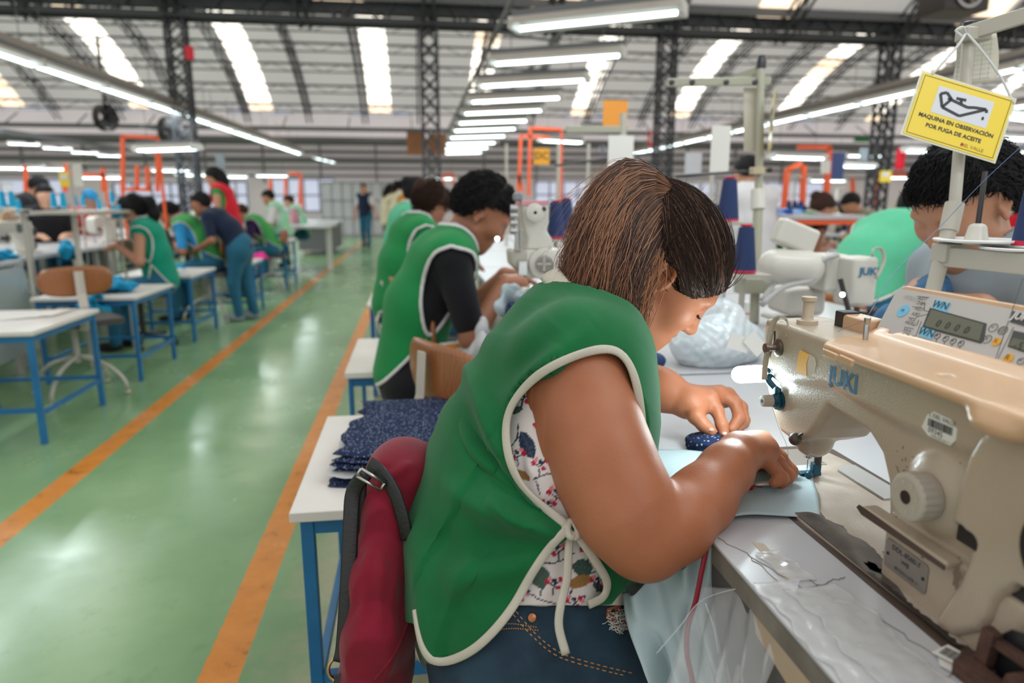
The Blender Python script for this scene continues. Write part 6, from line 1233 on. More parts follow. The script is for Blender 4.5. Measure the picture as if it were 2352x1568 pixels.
FBg = [(P(880, 1120, .90), P(870, 1500, .88), .009, .008), (P(920, 1150, .90), P(930, 1450, .88), .010, -.007), (P(850, 1200, .9), P(830, 1560, .88), .008, .006), (P(900, 1220, .9), P(950, 1260, .9), .007, .006), (P(905, 1300, .9), P(890, 1560, .88), .008, .005), (P(860, 1120, .92), P(950, 1060, .95), .008, .006)]
bb_ = F.mesh('bag_body', M_RED, bag, 2, folds(FBg)); BB = bvh(bb_)
def strapline(pts, wd, name, m=M_STRAP, th=.22, n=40): q = spline([P(*p) for p in pts], n); mb = MB(); mb.tube(q, wd, 8, flat=th, up=(0, -1, 0)); return mb.build(name, m, bag, smooth=True)
strapline([(838, 1088, .91), (812, 1130, .915), (806, 1200, .91), (800, 1330, .90), (790, 1480, .895), (782, 1520, .893)], .0105, 'shoulder_strap'); strapline([(848, 1064, .925), (875, 1085, .915), (905, 1130, .91), (925, 1190, .91), (935, 1240, .915)], .010, 'flap_strap'); strapline([(830, 1100, .925), (826, 1160, .93), (822, 1230, .935)], .008, 'strap_tail')
mb = MB(); c = P(782, 1530, .893); mb.tube([c+V(.016*math.cos(a), .004*math.sin(a), .016*math.sin(a)-.004) for a in np.linspace(0, 6.3, 18)], .0025, 6, cap=False); mb.build('ring', mat('brass', (.45, .33, .18), .3, 1), bag, smooth=True); strapline([(783, 1545, .893), (790, 1580, .89), (800, 1640, .888)], .012, 'lower_strap')
mb = MB(); c = P(855, 1094, .903)
for a, b_ in (((-.014, .012), (.016, -.010)), ((-.020, .002), (.010, -.020)), ((-.014, .012), (-.020, .002)), ((.016, -.010), (.010, -.020))): mb.tube([c+V(a[0], 0, a[1]), c+V(b_[0], 0, b_[1])], .0022, 6)
mb.build('buckle', M_METAL, bag, smooth=True)
for pts in ([(960, 1200), (958, 1300), (945, 1400), (905, 1500), (860, 1560)],):
    q = hits(BB, pts, 30, .0006)
    if len(q) > 3: mb = MB(); mb.tube(q, .0016, 6); mb.build('piping', M_RED, bag, smooth=True)
# ================================================================ machines, stands, cones
M_CONE = mat('turquoise thread', (.0, .36, .62), .7); M_NAVYC = mat('navy thread', (.012, .03, .11), .75, bump=.4, bscale=600); M_CRIM = mat('crimson cone base', (.55, .01, .05), .5); M_BLUEC = mat('royal blue cloth', (.01, .08, .38), .8)
M_SIGN = mat('sign yellow', (.80, .58, .02), .4, coat=.3); M_POST = mat('khaki enamel', (.36, .35, .27), .4); M_PGREY = mat('pale post enamel', (.44, .41, .35), .4); M_TURQ = mat('turquoise cloth', (.0, .30, .52), .8, col2=(.0, .24, .46), vscale=20)
def far_machine(lab, grp, m=None, panel=True):
    t = thing('sewing_machine', lab, 'sewing machine', group=grp); m = m or M_CREAM2
    mb = MB(); mb.bb((-.09, -.24, 0), (.09, .24, .012)); mb.build('bed', m, t, bevel=.004)
    mb = MB(); mb.prism([(.23, .22), (.16, .235), (-.14, .235), (-.23, .22), (-.23, 0), (-.11, 0), (-.10, .12), (-.07, .15), (.12, .15), (.14, .08), (.21, .08), (.235, .14)], (-.045, 0, .012), (0, 1, 0), (0, 0, 1), (1, 0, 0), .085); mb.build('head_casting', m, t, bevel=.012)
    mb = MB(); mb.cyl((0, -.235, .155), (0, -.275, .155), .05, n=20); mb.cyl((0, -.20, .05), (0, -.27, .05), .04, n=16); mb.build('hand_wheel', M_DKM, t)
    mb = MB(); mb.cyl((0, .18, .02), (0, .18, .10), .005, n=8); mb.box((0, .17, .02), (.02, .02, .02)); mb.build('needle_bar', M_METAL, t)
    mb = MB(); mb.cyl((-.045, .19, .13), (-.075, .19, .13), .014, n=12); mb.build('tension_knob', M_DKM, t)
    if panel: mb = MB(); mb.box((.01, -.06, .28), (.02, .22, .08), Ry(-.5)); mb.build('control_panel', M_TAN, t, bevel=.006)
    return t
pmL = Proto(far_machine('machine', 'sewing machines of the far left benches')); pmR = Proto(far_machine('machine', 'sewing machines of the far right benches'))
def cone(lab, grp, m=M_CONE, base=None, h=.15, r=.032):
    t = thing('thread_cone', lab, 'thread cone', group=grp); mb = MB(); mb.lathe((0, 0, 0), (0, 0, 1), [(.004, r), (h*.97, r*.62), (h, r*.3)], 16); mb.build('thread', m, t)
    mb = MB(); mb.lathe((0, 0, -.004), (0, 0, 1), [(0, r*1.02), (.008, r*1.0)], 16); mb.lathe((0, 0, h), (0, 0, 1), [(0, r*.5), (.006, r*.5)], 16); mb.build('cone_core', base or M_WHITE, t); return t
pcT = Proto(cone('', 'turquoise thread cones on the left stands')); pcN = Proto(cone('', 'navy thread cones on the right stands', M_NAVYC, M_CRIM))
def stand(lab, grp, h=.62):
    t = thing('thread_stand', lab, 'thread stand', group=grp); mb = MB(); mb.cyl((0, 0, 0), (0, 0, h), .009, n=10); mb.cyl((0, 0, 0), (0, 0, .012), .03, n=14); mb.build('post', M_PGREY, t)
    mb = MB(); mb.bb((-.012, -.19, h-.03), (.012, .19, h-.012)); mb.build('thread_arm', M_PGREY, t, bevel=.002); mb = MB(); mb.bb((-.05, -.2, .22), (.05, .2, .228)); mb.build('tray', M_PGREY, t, bevel=.002)
    mb = MB(); mb.box((.0, .12, h-.16), (.003, .075, .22)); mb.build('paper_sheet', M_PAPER, t, smooth=False); return t
pst = Proto(stand('', 'thread stands over the far benches'))
pfr = None
LM, RM = 'pale sewing machine on the crowded far left benches', 'pale sewing machine on the crowded far right benches'
# left row benches and machines (workers face left)
bL = bench(-3.35, -2.62, 3.6, 5.02, 'white bench nearest at the left edge, its front wrapped in clear film'); mb = MB(); mb.slab(np.array([[[-2.61-.02*math.sin(y*9+z*7), y, z] for y in np.linspace(3.62, 5.0, 30)] for z in np.linspace(.15, .73, 12)]), .004); mb.build('film_wrap', mat('cloudy film', (.42, .46, .47), .25, bump=.6, bscale=20, spec=.7), bL)
bench(-3.35, -2.70, 5.06, 6.5, 'white bench of the woman in the teal apron'); [bench(-3.35, -2.66, a, a+1.4, 'white bench farther along the left-hand row', 'benches of the left-hand row') for a in (6.55, 8.0, 9.45, 10.9, 12.35)]
[bench(-4.15, -3.40, a, a+1.4, 'white bench back to back with the left-hand row', 'second line of left benches') for a in (4.0, 5.45, 6.9, 8.35, 9.8)]
def on(px, py, y): return PY(px, py, y)
m1 = far_machine('white machine with a dark screen in front of the woman in teal', None); m1.location = (-2.90, 5.45, TZ); m1.rotation_euler = (0, 0, PI); mb = MB(); mb.box((-2.852, 5.50, TZ+.19), (.004, .075, .06)); mb.build('screen', M_LCD, m1)
m2 = thing('overlock_machine', 'beige overlock machine with bare metal parts at the left edge', 'sewing machine', (-2.93, 4.2, TZ)); mb = MB(); mb.bb((-3.05, 4.05, TZ), (-2.80, 4.42, TZ+.13)); mb.bb((-3.0, 4.15, TZ+.13), (-2.86, 4.36, TZ+.30)); mb.build('body', M_CREAM, m2, bevel=.015); mb = MB()
r = np.random.RandomState(5)
for _ in range(26): p = V(-2.86+r.uniform(-.1, .08), 4.15+r.uniform(-.14, .2), TZ+r.uniform(.05, .34)); mb.bar(p, p+r.normal(0, .04, 3), .012, .01)
mb.cyl((-2.98, 4.36, TZ+.22), (-2.93, 4.43, TZ+.22), .05); mb.build('metal_parts', M_METAL, m2, bevel=.001)
for x, y in ((-2.92, 7.0), (-2.92, 8.5), (-2.9, 10.0), (-2.9, 11.5)): pmL.put((x, y, TZ), PI, LM)
for y in (4.4, 5.2, 6.0, 7.2, 8.1, 9.0, 10.2): pmL.put((-3.75, y, TZ), 0, LM)
# far left field
r = np.random.RandomState(17)
protos = {}
def field_person(k, **kw):
    if k not in protos: protos[k] = Proto(worker(kw.pop('lab'), (0, 0, 0), 0, vox=.018, hp=30, lean=20, **kw))
    return protos[k]
FPL = [('a', dict(shirt='red', apron=None)), ('b', dict(shirt='white', apron='green', apron_trim=False)), ('c', dict(shirt='navy', apron=None)), ('d', dict(shirt='cream', apron='grass', apron_trim=False)), ('e', dict(shirt='sky', apron=None))]
def put_person(i, x, y, yaw, lab, grp):
    k, kw = FPL[i % 5]; pr_ = field_person(k, lab='p', grp='seated workers far off among the benches', hair=('short', 'bun', 'pony')[i % 3], **kw); o = pr_.put((x, y, 0), math.radians(yaw), lab)
bf_ = bench(-.35, .35, -.7, .7, 'white bench in the crowded far field', 'benches of the far field')
bf_.location = (0, 0, 0)
pbn = Proto(bf_)
pi_ = 0
for x in (-5.2, -6.9, -8.6, -10.4):
    for y in (6.5, 8.0, 9.5, 12.5, 14.5): pbn.put((x, y, 0)); [pmL.put((x-.1+.2*q, y-.35+.7*q, TZ), PI*q, LM) for q in (0, 1)]; pi_ += 1; put_person(pi_, x+.68, y+.3, 180, 'distant seated worker among the far left benches', ''); put_person(pi_+2, x-.68, y-.3, 0, 'distant seated worker among the far left benches', '') if pi_ % 2 else None
for x in (3.4, 5.1, 6.8, 8.6, 10.4):
    for y in (4.4, 6.0, 8.2, 10.5, 13.5): 
        if x == 3.4 and y < 5: pbn.put((x, y, 0)); continue
        pbn.put((x, y, 0)); [pmR.put((x-.1+.2*q, y-.35+.7*q, TZ), PI*q, RM) for q in (0, 1)]; pi_ += 1; (put_person(pi_, x+.68, y+.3, 180, 'distant seated worker among the far right benches', '') if y > 6.5 else None); (put_person(pi_+2, x-.68, y-.3, 0, 'distant seated worker among the far right benches', '') if pi_ % 2 and y > 6.5 else None)
# capped worker and face over the left benches
worker('worker in a black cap and dark top bent over behind the left benches', (-5.3, 7.8, 0), 10, 24, True, .012, 1, 'short', None, 'dark', True, None, hp=30, cap=CL['black'], hpx=(88, 432), s=.9, hands=((.25, .12, .84), (.25, -.1, .84)))
worker('worker with dark hair facing the camera behind the left thread cones', (-4.9, 7.2, 0), -60, 14, True, .012, 2, 'short', None, 'black', True, None, hp=12, hpx=(104, 452), s=.88, hands=((.25, .12, .84), (.25, -.1, .84)))
worker('worker in a blue cap low behind the second pair of turquoise cones', (-4.6, 8.6, 0), -30, 22, True, .012, 1, 'short', None, 'red', True, None, hp=30, cap=CL['sky'], hpx=(206, 460), s=.88, hands=((.25, .12, .84), (.25, -.1, .84)))
# turquoise cones
for i, (px, py, y) in enumerate([(8, 476, 4.7), (30, 477, 4.7), (125, 477, 5.0), (147, 477, 5.0), (174, 474, 6.2), (192, 474, 6.2), (229, 482, 6.4), (258, 466, 6.0), (262, 500, 5.6), (275, 500, 5.6), (45, 490, 5.2)]):
    p = on(px, py, y); pcT.put(p, 0, 'turquoise thread cone standing on a tray over the left benches', scale=.62 if i > 3 else .66)
    if i in (4, 6, 7, 8, 10): mb = MB(); mb.box(p+V(.04, 0, -.008), (.16, .07, .008)); mb.cyl(p+V(.04, 0, -.01), (p[0]+.04, p[1], 0), .008); tag(mb.build('cone_rest', M_PGREY), 'small pale rest under turquoise cones over the left benches', 'stand', 'small rests under the turquoise cones')
mb = MB(); mb.bb(on(-30, 480, 4.7)+V(-.1, -.05, -.012), on(55, 480, 4.7)+V(.02, .05, -.002)); mb.bb(on(95, 480, 5.0)+V(-.05, -.05, -.012), on(290, 488, 5.6)+V(.02, .05, -.002)); tag(mb.build('cone_tray', M_PGREY, smooth=False), 'long pale tray that carries the turquoise thread cones', 'tray')
for px_, y_ in ((50, 4.75), (165, 5.1)): mb = MB(); mb.cyl(on(px_, 485, y_), on(px_, 485, y_)*V(1, 1, 0), .01); tag(mb.build('upright_post', M_PGREY), 'thin post under the long cone tray, '+('left' if px_ < 99 else 'right')+' one', 'post')
for i in range(26):
    x = (-5.2, -6.9, -8.6, 3.4, 5.1, 6.8, 8.6)[i % 7]; k_ = i//7; y = ((6.5, 8.0, 9.5, 12.5) if x < 0 else (6.0, 8.2, 10.5, 13.5))[k_]+.05; pst.put((x+.1, y, TZ), r.uniform(-.3, .3), 'thin thread stand over the far benches')
    if x > 0: [pcN.put((x+.1, y-.12+.1*q, TZ+.234), 0, 'navy thread cone on a stand over the far right benches') for q in (0, 1, 2)]
    else: [pcT.put((x+.1, y-.12+.1*q, TZ+.234), 0, 'turquoise thread cone on a stand over the far left benches') for q in (0, 1)]
# turquoise cloths, papers, bags on the left
cloth('cloth', 'turquoise cloth piled on the near-left side table behind the wooden chair back', 'cloth', (-1.99, 4.86, .60), (.17, .18, .05), M_TURQ, 41, .008, 12, amp=2)
cloth('cloth', 'turquoise cloth tail hanging over the table edge beside the wooden chair back', 'cloth', (-2.0, 4.582, .53), (.12, .03, .08), M_TURQ, 42, .008, 9, amp=2)
cloth('cloth', 'turquoise bundle at the far left corner of the second side table', 'cloth', (-2.42, 4.95, .59), (.10, .12, .035), M_TURQ, 43, .009, 7)
cloth('cloth', 'turquoise bundle on the side table behind the black office chair', 'cloth', (-2.12, 6.15, .60), (.14, .16, .045), M_TURQ, 44, .009, 8)
cloth('cloth', 'flat folded turquoise strip lying along the bench edge by the white machine', 'cloth', (-2.78, 5.05, .795), (.08, .22, .022), M_TURQ, 45, .008, 10, amp=.5)
cloth('cloth', 'turquoise pieces on the nearest side table at the left edge', 'cloth', (-2.24, 3.74, .578), (.12, .12, .022), M_TURQ, 46, .008, 8)
cloth('cloth', 'turquoise cloth held by the woman in the teal apron', 'cloth', (-2.60, 5.60, .79), (.05, .08, .09), M_TURQ, 47, .008, 8)
cloth('bundle', 'dark blue bundle behind the white machine with the screen', 'bundle', (-3.15, 4.9, .84), (.12, .12, .07), M_BLUEC, 48, .01, 8)
cloth('bundle', 'pale plastic bundle on the bench before the white machine', 'bundle', (-3.0, 4.85, .82), (.12, .12, .05), mat('pale plastic', (.50, .62, .68), .3, spec=.7), 49, .01, 8)
cloth('cushion', 'bright pink cushion on a seat in the left row', 'cushion', (-1.93, 8.55, .50), (.17, .16, .035), mat('hot pink', (.78, .02, .28), .8), 50, .01, 12, amp=.3)
mb = MB(); mb.cyl((-1.93, 8.55, 0), (-1.93, 8.55, .465), .02); mb.bb((-2.1, 8.4, .455), (-1.78, 8.7, .468)); tag(mb.build('stool', M_BLEG), 'blue stool under the pink cushion', 'stool')
for i in range(5): mb = MB(); mb.box((-2.06+.03*i, 3.84+.03*i, .5625+.0012*i), (.24, .10, .001), Rz(.5+.25*i)); tag(mb.build('paper_pattern', M_PAPER, smooth=False), 'paper pattern slip lying on the nearest left side table', 'paper', 'paper slips on the nearest left side table')
pg = thing('plastic_bag', 'cloudy plastic bag hanging off the wrapped bench at the left edge', 'bag', (-2.58, 4.3, .5)); F = Field((-2.66, 4.05, .28), (-2.46, 4.6, .80), .01); F.cone((-2.58, 4.3, .42), (-2.58, 4.3, .70), .045, .02, .02, flat=((0, 1, 0), 3.2)); F.mesh('bag_body', mat('milky plastic', (.48, .50, .49), .3, bump=1, bscale=18, spec=.7), pg, 1)
# orange hanging frames
def ofr(pts, lab, y, w_=.035):
    mb = MB()
    for a, b_ in pts: mb.bar(on(*a, y), on(*b_, y), w_, w_)
    for e_ in (min(pts, key=lambda q: q[0][0])[0], max(pts, key=lambda q: q[1][0])[1]): q_ = on(*e_, y); mb.bar(q_, q_*V(1, 1, 0)+V(0, 0, TZ if y == 6.9 else 0), w_*.7, w_*.7)
    tag(mb.build('orange_rack', M_ORANGE, smooth=False), lab, 'rack')
ofr([((282, 440), (282, 312)), ((282, 312), (362, 316)), ((362, 316), (362, 440)), ((290, 434), (345, 436)), ((315, 434), (315, 380)), ((340, 434), (338, 382))], 'tall orange tubular frame behind the left benches, under the double lamp', 6.9, .032)
ofr([((1192, 430), (1196, 312)), ((1196, 312), (1262, 316)), ((1214, 450), (1218, 294)), ((1218, 294), (1290, 298)), ((1190, 400), (1200, 440))], 'dark orange frame right of the brown boards', 8, .034)
ofr([((1015, 470), (1018, 400)), ((1018, 400), (1042, 400)), ((1042, 400), (1040, 420))], 'small orange frame far behind the seated woman in green', 14, .05)
ofr([((1832, 338), (1906, 338)), ((1904, 338), (1898, 450)), ((1800, 480), (1808, 390)), ((1808, 390), (1840, 375)), ((1843, 470), (1846, 380))], 'bright orange frame in front of the hanging blue banner', 7.2, .05)
ofr([((620, 470), (622, 400)), ((622, 400), (690, 398)), ((690, 398), (688, 470)), ((655, 470), (656, 400))], 'faint orange frame beyond the left row near the far wall', 17, .06)
ofr([((150, 440), (152, 372)), ((60, 440), (58, 380)), ((238, 440), (236, 385)), ((152, 400), (240, 402))], 'low orange frame behind the capped worker', 8.5, .035)
ofr([((2010, 470), (2012, 400)), ((2100, 460), (2098, 405)), ((2012, 400), (2180, 404)), ((1960, 470), (1958, 410))], 'distant orange frame behind the head of the man in grey', 12, .06)
# orange cutting table at right
t = thing('cutting_table', 'table with red-orange legs and blue pieces, right of the blue cones', 'table', tuple(on(1780, 500, 5.0)*V(1, 1, 0))); p = on(1780, 495, 5.0); mb = MB(); mb.box(p, (.75, 1.1, .03)); mb.build('table_top', M_TOP, t, smooth=False); mb = MB(); mb.box(p-V(0, 0, .035), (.77, 1.12, .03)); mb.build('frame', M_ORANGE, t, smooth=False)
for sx in (-.33, .33):
    for sy in (-.5, .5): mb = MB(); mb.bar((p[0]+sx, p[1]+sy, 0), (p[0]+sx, p[1]+sy, p[2]-.04), .045); mb.build('leg', M_ORANGE, t, smooth=False)
for i in range(4): cloth('cut_piece', 'royal blue cut piece on the table with red-orange legs', 'cloth', (p[0]-.22+.16*i, p[1]-.3+.15*i, p[2]+.03), (.09, .12, .022), M_BLUEC if i % 2 else mat('light blue cloth', (.25, .42, .70), .8), 60+i, .011, 6, grp='blue cut pieces on the orange-legged table')
# hanging banners, signs, boards, fans
def board(px0, py0, px1, py1, y, m, name, lab, cat, th=.02, grp=None):
    a, b_ = on(px0, py0, y), on(px1, py1, y); mb = MB(); mb.bb((a[0], y, b_[2]), (b_[0], y+th, a[2])); return tag(mb.build(name, m, smooth=False), lab, cat, grp)
board(934, 303, 978, 356, 12.5, M_BOARD, 'notice_board', 'brown board left of the middle lattice column', 'board'); board(984, 306, 1024, 356, 12.6, M_BOARD, 'notice_board', 'brown board right of the middle lattice column', 'board')
sg = board(423, 105, 446, 137, 10.8, mat('red sign', (.70, .01, .03), .4), 'red_sign', 'small red sign on the lattice column left of centre', 'sign')
board(1386, 230, 1440, 290, 3.4, mat('orange card', (.80, .30, .03), .5), 'orange_card', 'orange card on the thread stand arm above the ponytail', 'card', .002)
oc = board(1226, 340, 1262, 378, 4.2, mat('amber card', (.80, .36, .02), .5), 'amber_card', 'amber card with faint letters left of the ponytail', 'card', .002); a = on(1244, 358, 4.2); mb = MB(); mb.add(*text_mb('DC', .06, a-V(0, .002, 0), (1, 0, 0), (0, 0, 1), .001)); mb.build('lettering', M_INK, oc, smooth=False)
z0 = board(1490, 302, 1508, 336, 12, mat('red sign', (.7, .01, .03), .4), 'zero_sign', 'red sign with a white zero beside the lattice column', 'sign'); a = on(1499, 319, 12); mb = MB(); mb.add(*text_mb('0', .22, a-V(0, .004, 0), (1, 0, 0), (0, 0, 1), .002, bold=.006)); mb.build('lettering', M_WHITE, z0, smooth=False)
z1 = board(1374, 332, 1392, 356, 12, mat('slate sign', (.10, .10, .20), .5), 'number_sign', 'small dark sign reading 63', 'sign'); a = on(1383, 344, 12); mb = MB(); mb.add(*text_mb('63', .15, a-V(0, .004, 0), (1, 0, 0), (0, 0, 1), .002, bold=.003)); mb.build('lettering', M_WHITE, z1, smooth=False)
board(1908, 350, 1936, 412, 7.3, mat('slate blue banner', (.04, .07, .20), .7), 'hanging_banner', 'dark blue banner hanging beside the bright orange frame', 'banner'); board(1978, 340, 1990, 390, 9, CL['grey'], 'hanging_banner', 'grey strip hanging left of the lattice column at right', 'banner'); board(2062, 342, 2076, 390, 8, CL['red'], 'hanging_banner', 'narrow red banner hanging beneath the tilted yellow sign', 'banner')
board(1890, 368, 1906, 398, 7.0, M_PAPER, 'hanging_sheet', 'white sheet on the bright orange frame', 'paper'); board(1964, 316, 2000, 326, 11.5, CL['green'], 'exit_sign', 'small green sign high beside the lattice column at right', 'sign'); board(494, 352, 518, 392, 9.6, CL['grey'], 'hanging_cloth', 'grey cloth hanging above the woman with long hair', 'cloth')
for i, (px, py, y, lab) in enumerate([(250, 270, 12.2, 'black wall fan in a grey ring, left of the lattice column'), (398, 300, 11.6, 'black fan mounted behind the lattice column left of centre')]):
    t = thing('wall_fan', lab, 'fan', tuple(on(px, py, y))); c = on(px, py, y); R_ = .21; ax_ = unit(V(.93, -.36, 0)); x_, y_, d_ = frame(ax_); mb = MB(); mb.lathe(c, ax_, [(-.12, R_), (0, R_), (.0, R_*.93), (-.1, R_*.93)], 24, cap=False); mb.build('ring', M_DKM, t); mb = MB()
    for k_ in range(5): a = k_*1.2566; u_ = x_*math.cos(a)+y_*math.sin(a); mb.bar(c, c+u_*R_*.88, .12, .012, up=ax_)
    mb.cyl(c-ax_*.08, c+ax_*.03, .05); mb.build('blades', M_BLACK, t); mb = MB(); mb.bar(c-ax_*.08, V(c[0]-.3, 11, c[2]), .04) if i else mb.bar(c-ax_*.05, c-ax_*.05+V(0, 0, 1.2), .04); mb.build('bracket', M_DKM, t)
worker  # (defined above)
# tilted yellow sign, its post, tray and sheets at right
def yellow_sign(o, u, v, W_, H_, lab, full=True):
    t = thing('yellow_sign', lab, 'sign', tuple(o)); w_ = np.cross(u, v); q = lambda a, b_, k=0: o+u*a*W_+v*b_*H_+w_*k
    mb = MB(); mb.prism([(-W_*.525, -H_*.53), (W_*.525, -H_*.53), (W_*.525, H_*.53), (-W_*.525, H_*.53)], o-w_*.0008, u, v, w_, .0008); mb.build('laminate_edge', mat('laminate', (.75, .74, .62), .2, alpha=.75), t, smooth=False)
    mb = MB(); mb.prism([(-W_*.5, -H_*.5), (W_*.5, -H_*.5), (W_*.5, H_*.5), (-W_*.5, H_*.5)], o+w_*.0002, u, v, w_, .0006); pl_ = mb.build('card', M_SIGN, t, smooth=False)
    mb = MB(); B_ = [(-.475, -.465), (.475, -.465), (.475, .465), (-.475, .465)]
    for i in range(4): mb.bar(q(*B_[i], .0011), q(*B_[(i+1) % 4], .0011), W_*.005, .0002, up=w_)
    mb.build('border_line', M_INK, pl_, smooth=False)
    mb = MB(); mb.prism([(-W_*.30, -H_*.06), (W_*.31, -H_*.06), (W_*.31, H_*.37), (-W_*.30, H_*.37)], o+w_*.0009, u, v, w_, .0003); mb.build('picture_panel', mat('sign white', (.62, .63, .68), .4), pl_, smooth=False)
    mb = MB(); lw = W_*.030
    for seg_ in ([(-.20, .30), (-.26, .25), (-.20, .06), (-.13, .22), (-.20, .30)], [(-.17, .22), (.055, .17), (.13, .20), (.25, .225), (.265, .175)], [(-.20, .06), (.0, .005), (.235, .21)], [(-.02, .20), (-.035, .26)], [(-.085, .255), (.02, .27)]):
        for a, b_ in zip(seg_, seg_[1:]): mb.bar(q(*a, .0016), q(*b_, .0016), lw, .0003, up=w_)
    mb.prism([(W_*(.245+.014*math.cos(k_)), H_*(.075+.030*math.sin(k_))) for k_ in np.linspace(0, 5.8, 10)]+[(W_*.25, H_*.135)][:0], o+w_*.0013, u, v, w_, .0003); mb.build('oil_can_symbol', M_INK, pl_, smooth=False)
    for s_, z_, a, b_, bo, m_ in (('MAQUINA EN OBSERVACIÓN', .088, 0, -.145, .0011, M_INK), ('POR FUGA DE ACEITE', .088, 0, -.275, .0011, M_INK), ('DEL VALLE', .075, .235, -.405, 0, mat('olive ink', (.30, .22, .03), .5))):
        mb = MB(); mb.add(*text_mb(s_, H_*z_, q(a, b_, .0012), u, v, .0003, bold=bo*W_*1.4)); mb.build('sign_lettering', m_, pl_, smooth=False)
    mb = MB(); mb.lathe(q(.125, -.405, .001), w_, [(0, H_*.022), (.0003, H_*.02)], 12); mb.build('red_emblem', CL['red'], pl_, smooth=False); return t
D1 = 1.18; TL, TR, BL = P(2130, 166, D1), P(2348, 232, D1-.01), P(2056, 303, D1); u_ = unit(TR-TL); v_ = unit(TL-BL-u_*((TL-BL) @ u_)); W_ = float(np.linalg.norm(TR-TL))*.955; H_ = float(np.linalg.norm(TL-BL))*.95; oc_ = (TR+BL)/2
sgn = yellow_sign(oc_, u_, v_, W_, H_, 'tilted yellow oil leak sign hung by white string at upper right')
M_STR = mat('white string', (.62, .61, .60), .7); mb = MB(); kn = P(2219, 76, D1+.01)
mb.tube(spline([kn, P(2200, 105, D1), P(2160, 150, D1), P(2140, 172, D1)], 12), .0022, 6); mb.tube(spline([kn, P(2250, 110, D1), P(2300, 180, D1), P(2328, 238, D1-.01)], 12), .0022, 6); mb.tube(spline([kn, P(2212, 62, D1), P(2195, 70, D1), P(2210, 84, D1)], 10), .002, 6); mb.build('string', M_STR, sgn, smooth=True)
st = thing('thread_stand', 'pale upright thread stand at right carrying the tilted yellow sign', 'thread stand', tuple(P(2150, 640, 1.2)*V(1, 1, 0)+V(0, 0, TZ)))
p0 = P(2150, 640, 1.2); p1 = P(2192, 480, 1.205); p2 = P(2228, 60, 1.215); b0 = p0+(p0-p1)*((p0[2]-TZ)/(p1[2]-p0[2])); mb = MB(); mb.cyl(b0, p1, .0125, n=18); mb.cyl(p1, p2, .0098, n=18); mb.cyl(p0+(p1-p0)*.68, p1+(p2-p1)*.03, .0155, n=18); mb.build('post', M_PGREY, st); mb = MB(); mb.cyl(b0, b0+V(0, 0, .012), .035); mb.build('foot', M_PGREY, st)
lathe('post_cap', p2-V(0, 0, .002), (0, 0, 1), [(0, .0125), (.008, .012), (.010, .008)], M_BLACK, st); mb = MB(); mb.bar(P(2205, 82, 1.215), P(2400, 22, 1.12), .010, .026); mb.build('thread_arm', M_PGREY, st, bevel=.002); mb = MB(); mb.box(P(2236, 80, 1.205), (.05, .03, .022)); mb.build('clamp', M_PGREY, st, bevel=.003)
mb = MB(); mb.bar(P(2160, 588, 1.20), P(2420, 612, 1.02), .014, .034); mb.build('tray_arm', M_PGREY, st, bevel=.003); mb = MB(); mb.box(P(2180, 580, 1.195), (.045, .035, .032)); mb.build('clamp', M_PGREY, st, bevel=.003)
for (px, py, d, r_, nm2) in ((2244, 558, 1.16, .066, 'spool_plate'), (2352, 578, 1.10, .062, 'spool_plate')):
    c = P(px, py, d); lathe(nm2, c, (0, 0, 1), [(0, r_*.5), (.003, r_*.97), (.006, r_), (.0075, r_*.97), (.004, r_*.45)], M_WHITE, st, 36)
c = P(2240, 562, 1.16); lathe('spool_holder', c, (0, 0, 1), [(0, .020), (.030, .014), (.034, .011), (.036, .006)], M_CREAM2, st, 10); lathe('spool_pin', c+V(0, 0, .034), (0, 0, 1), [(0, .0045), (.085, .004), (.087, .003)], M_DKM, st, 10)
c = P(2362, 575, 1.10); nc = cone('navy blue thread cone with red base cut by the right frame edge', None, M_NAVYC, M_CRIM, .12, .024); nc.location = c+V(0, 0, .012)
mb = MB(); a = P(2198, 92, 1.25); X = np.array([[P(2196+92*a_+6*math.sin(b_*3)-14*b_*(1-a_), 88-14*a_+112*b_, 1.26+.01*math.sin(b_*3)) for a_ in np.linspace(0, 1, 6)] for b_ in np.linspace(0, 1, 10)]); mb.slab(X, .0006); sh = tag(mb.build('paper_sheet', mat('beige paper', (.50, .46, .38), .8), smooth=True), 'beige printed form hanging behind the post of the tilted yellow sign', 'paper'); mb = MB()
for k_ in range(9): mb.bar(P(2204-1.5*k_, 100+11*k_, 1.255), P(2282-1.0*k_, 90+11*k_, 1.255), .0006, .0003, up=FW)
for k_ in range(5): mb.bar(P(2206+18*k_, 98-3*k_, 1.255), P(2196+18*k_, 192-3*k_, 1.255), .0006, .0003, up=FW)
mb.build('form_lines', mat('grey ink', (.22, .25, .27), .6), sh, smooth=False)
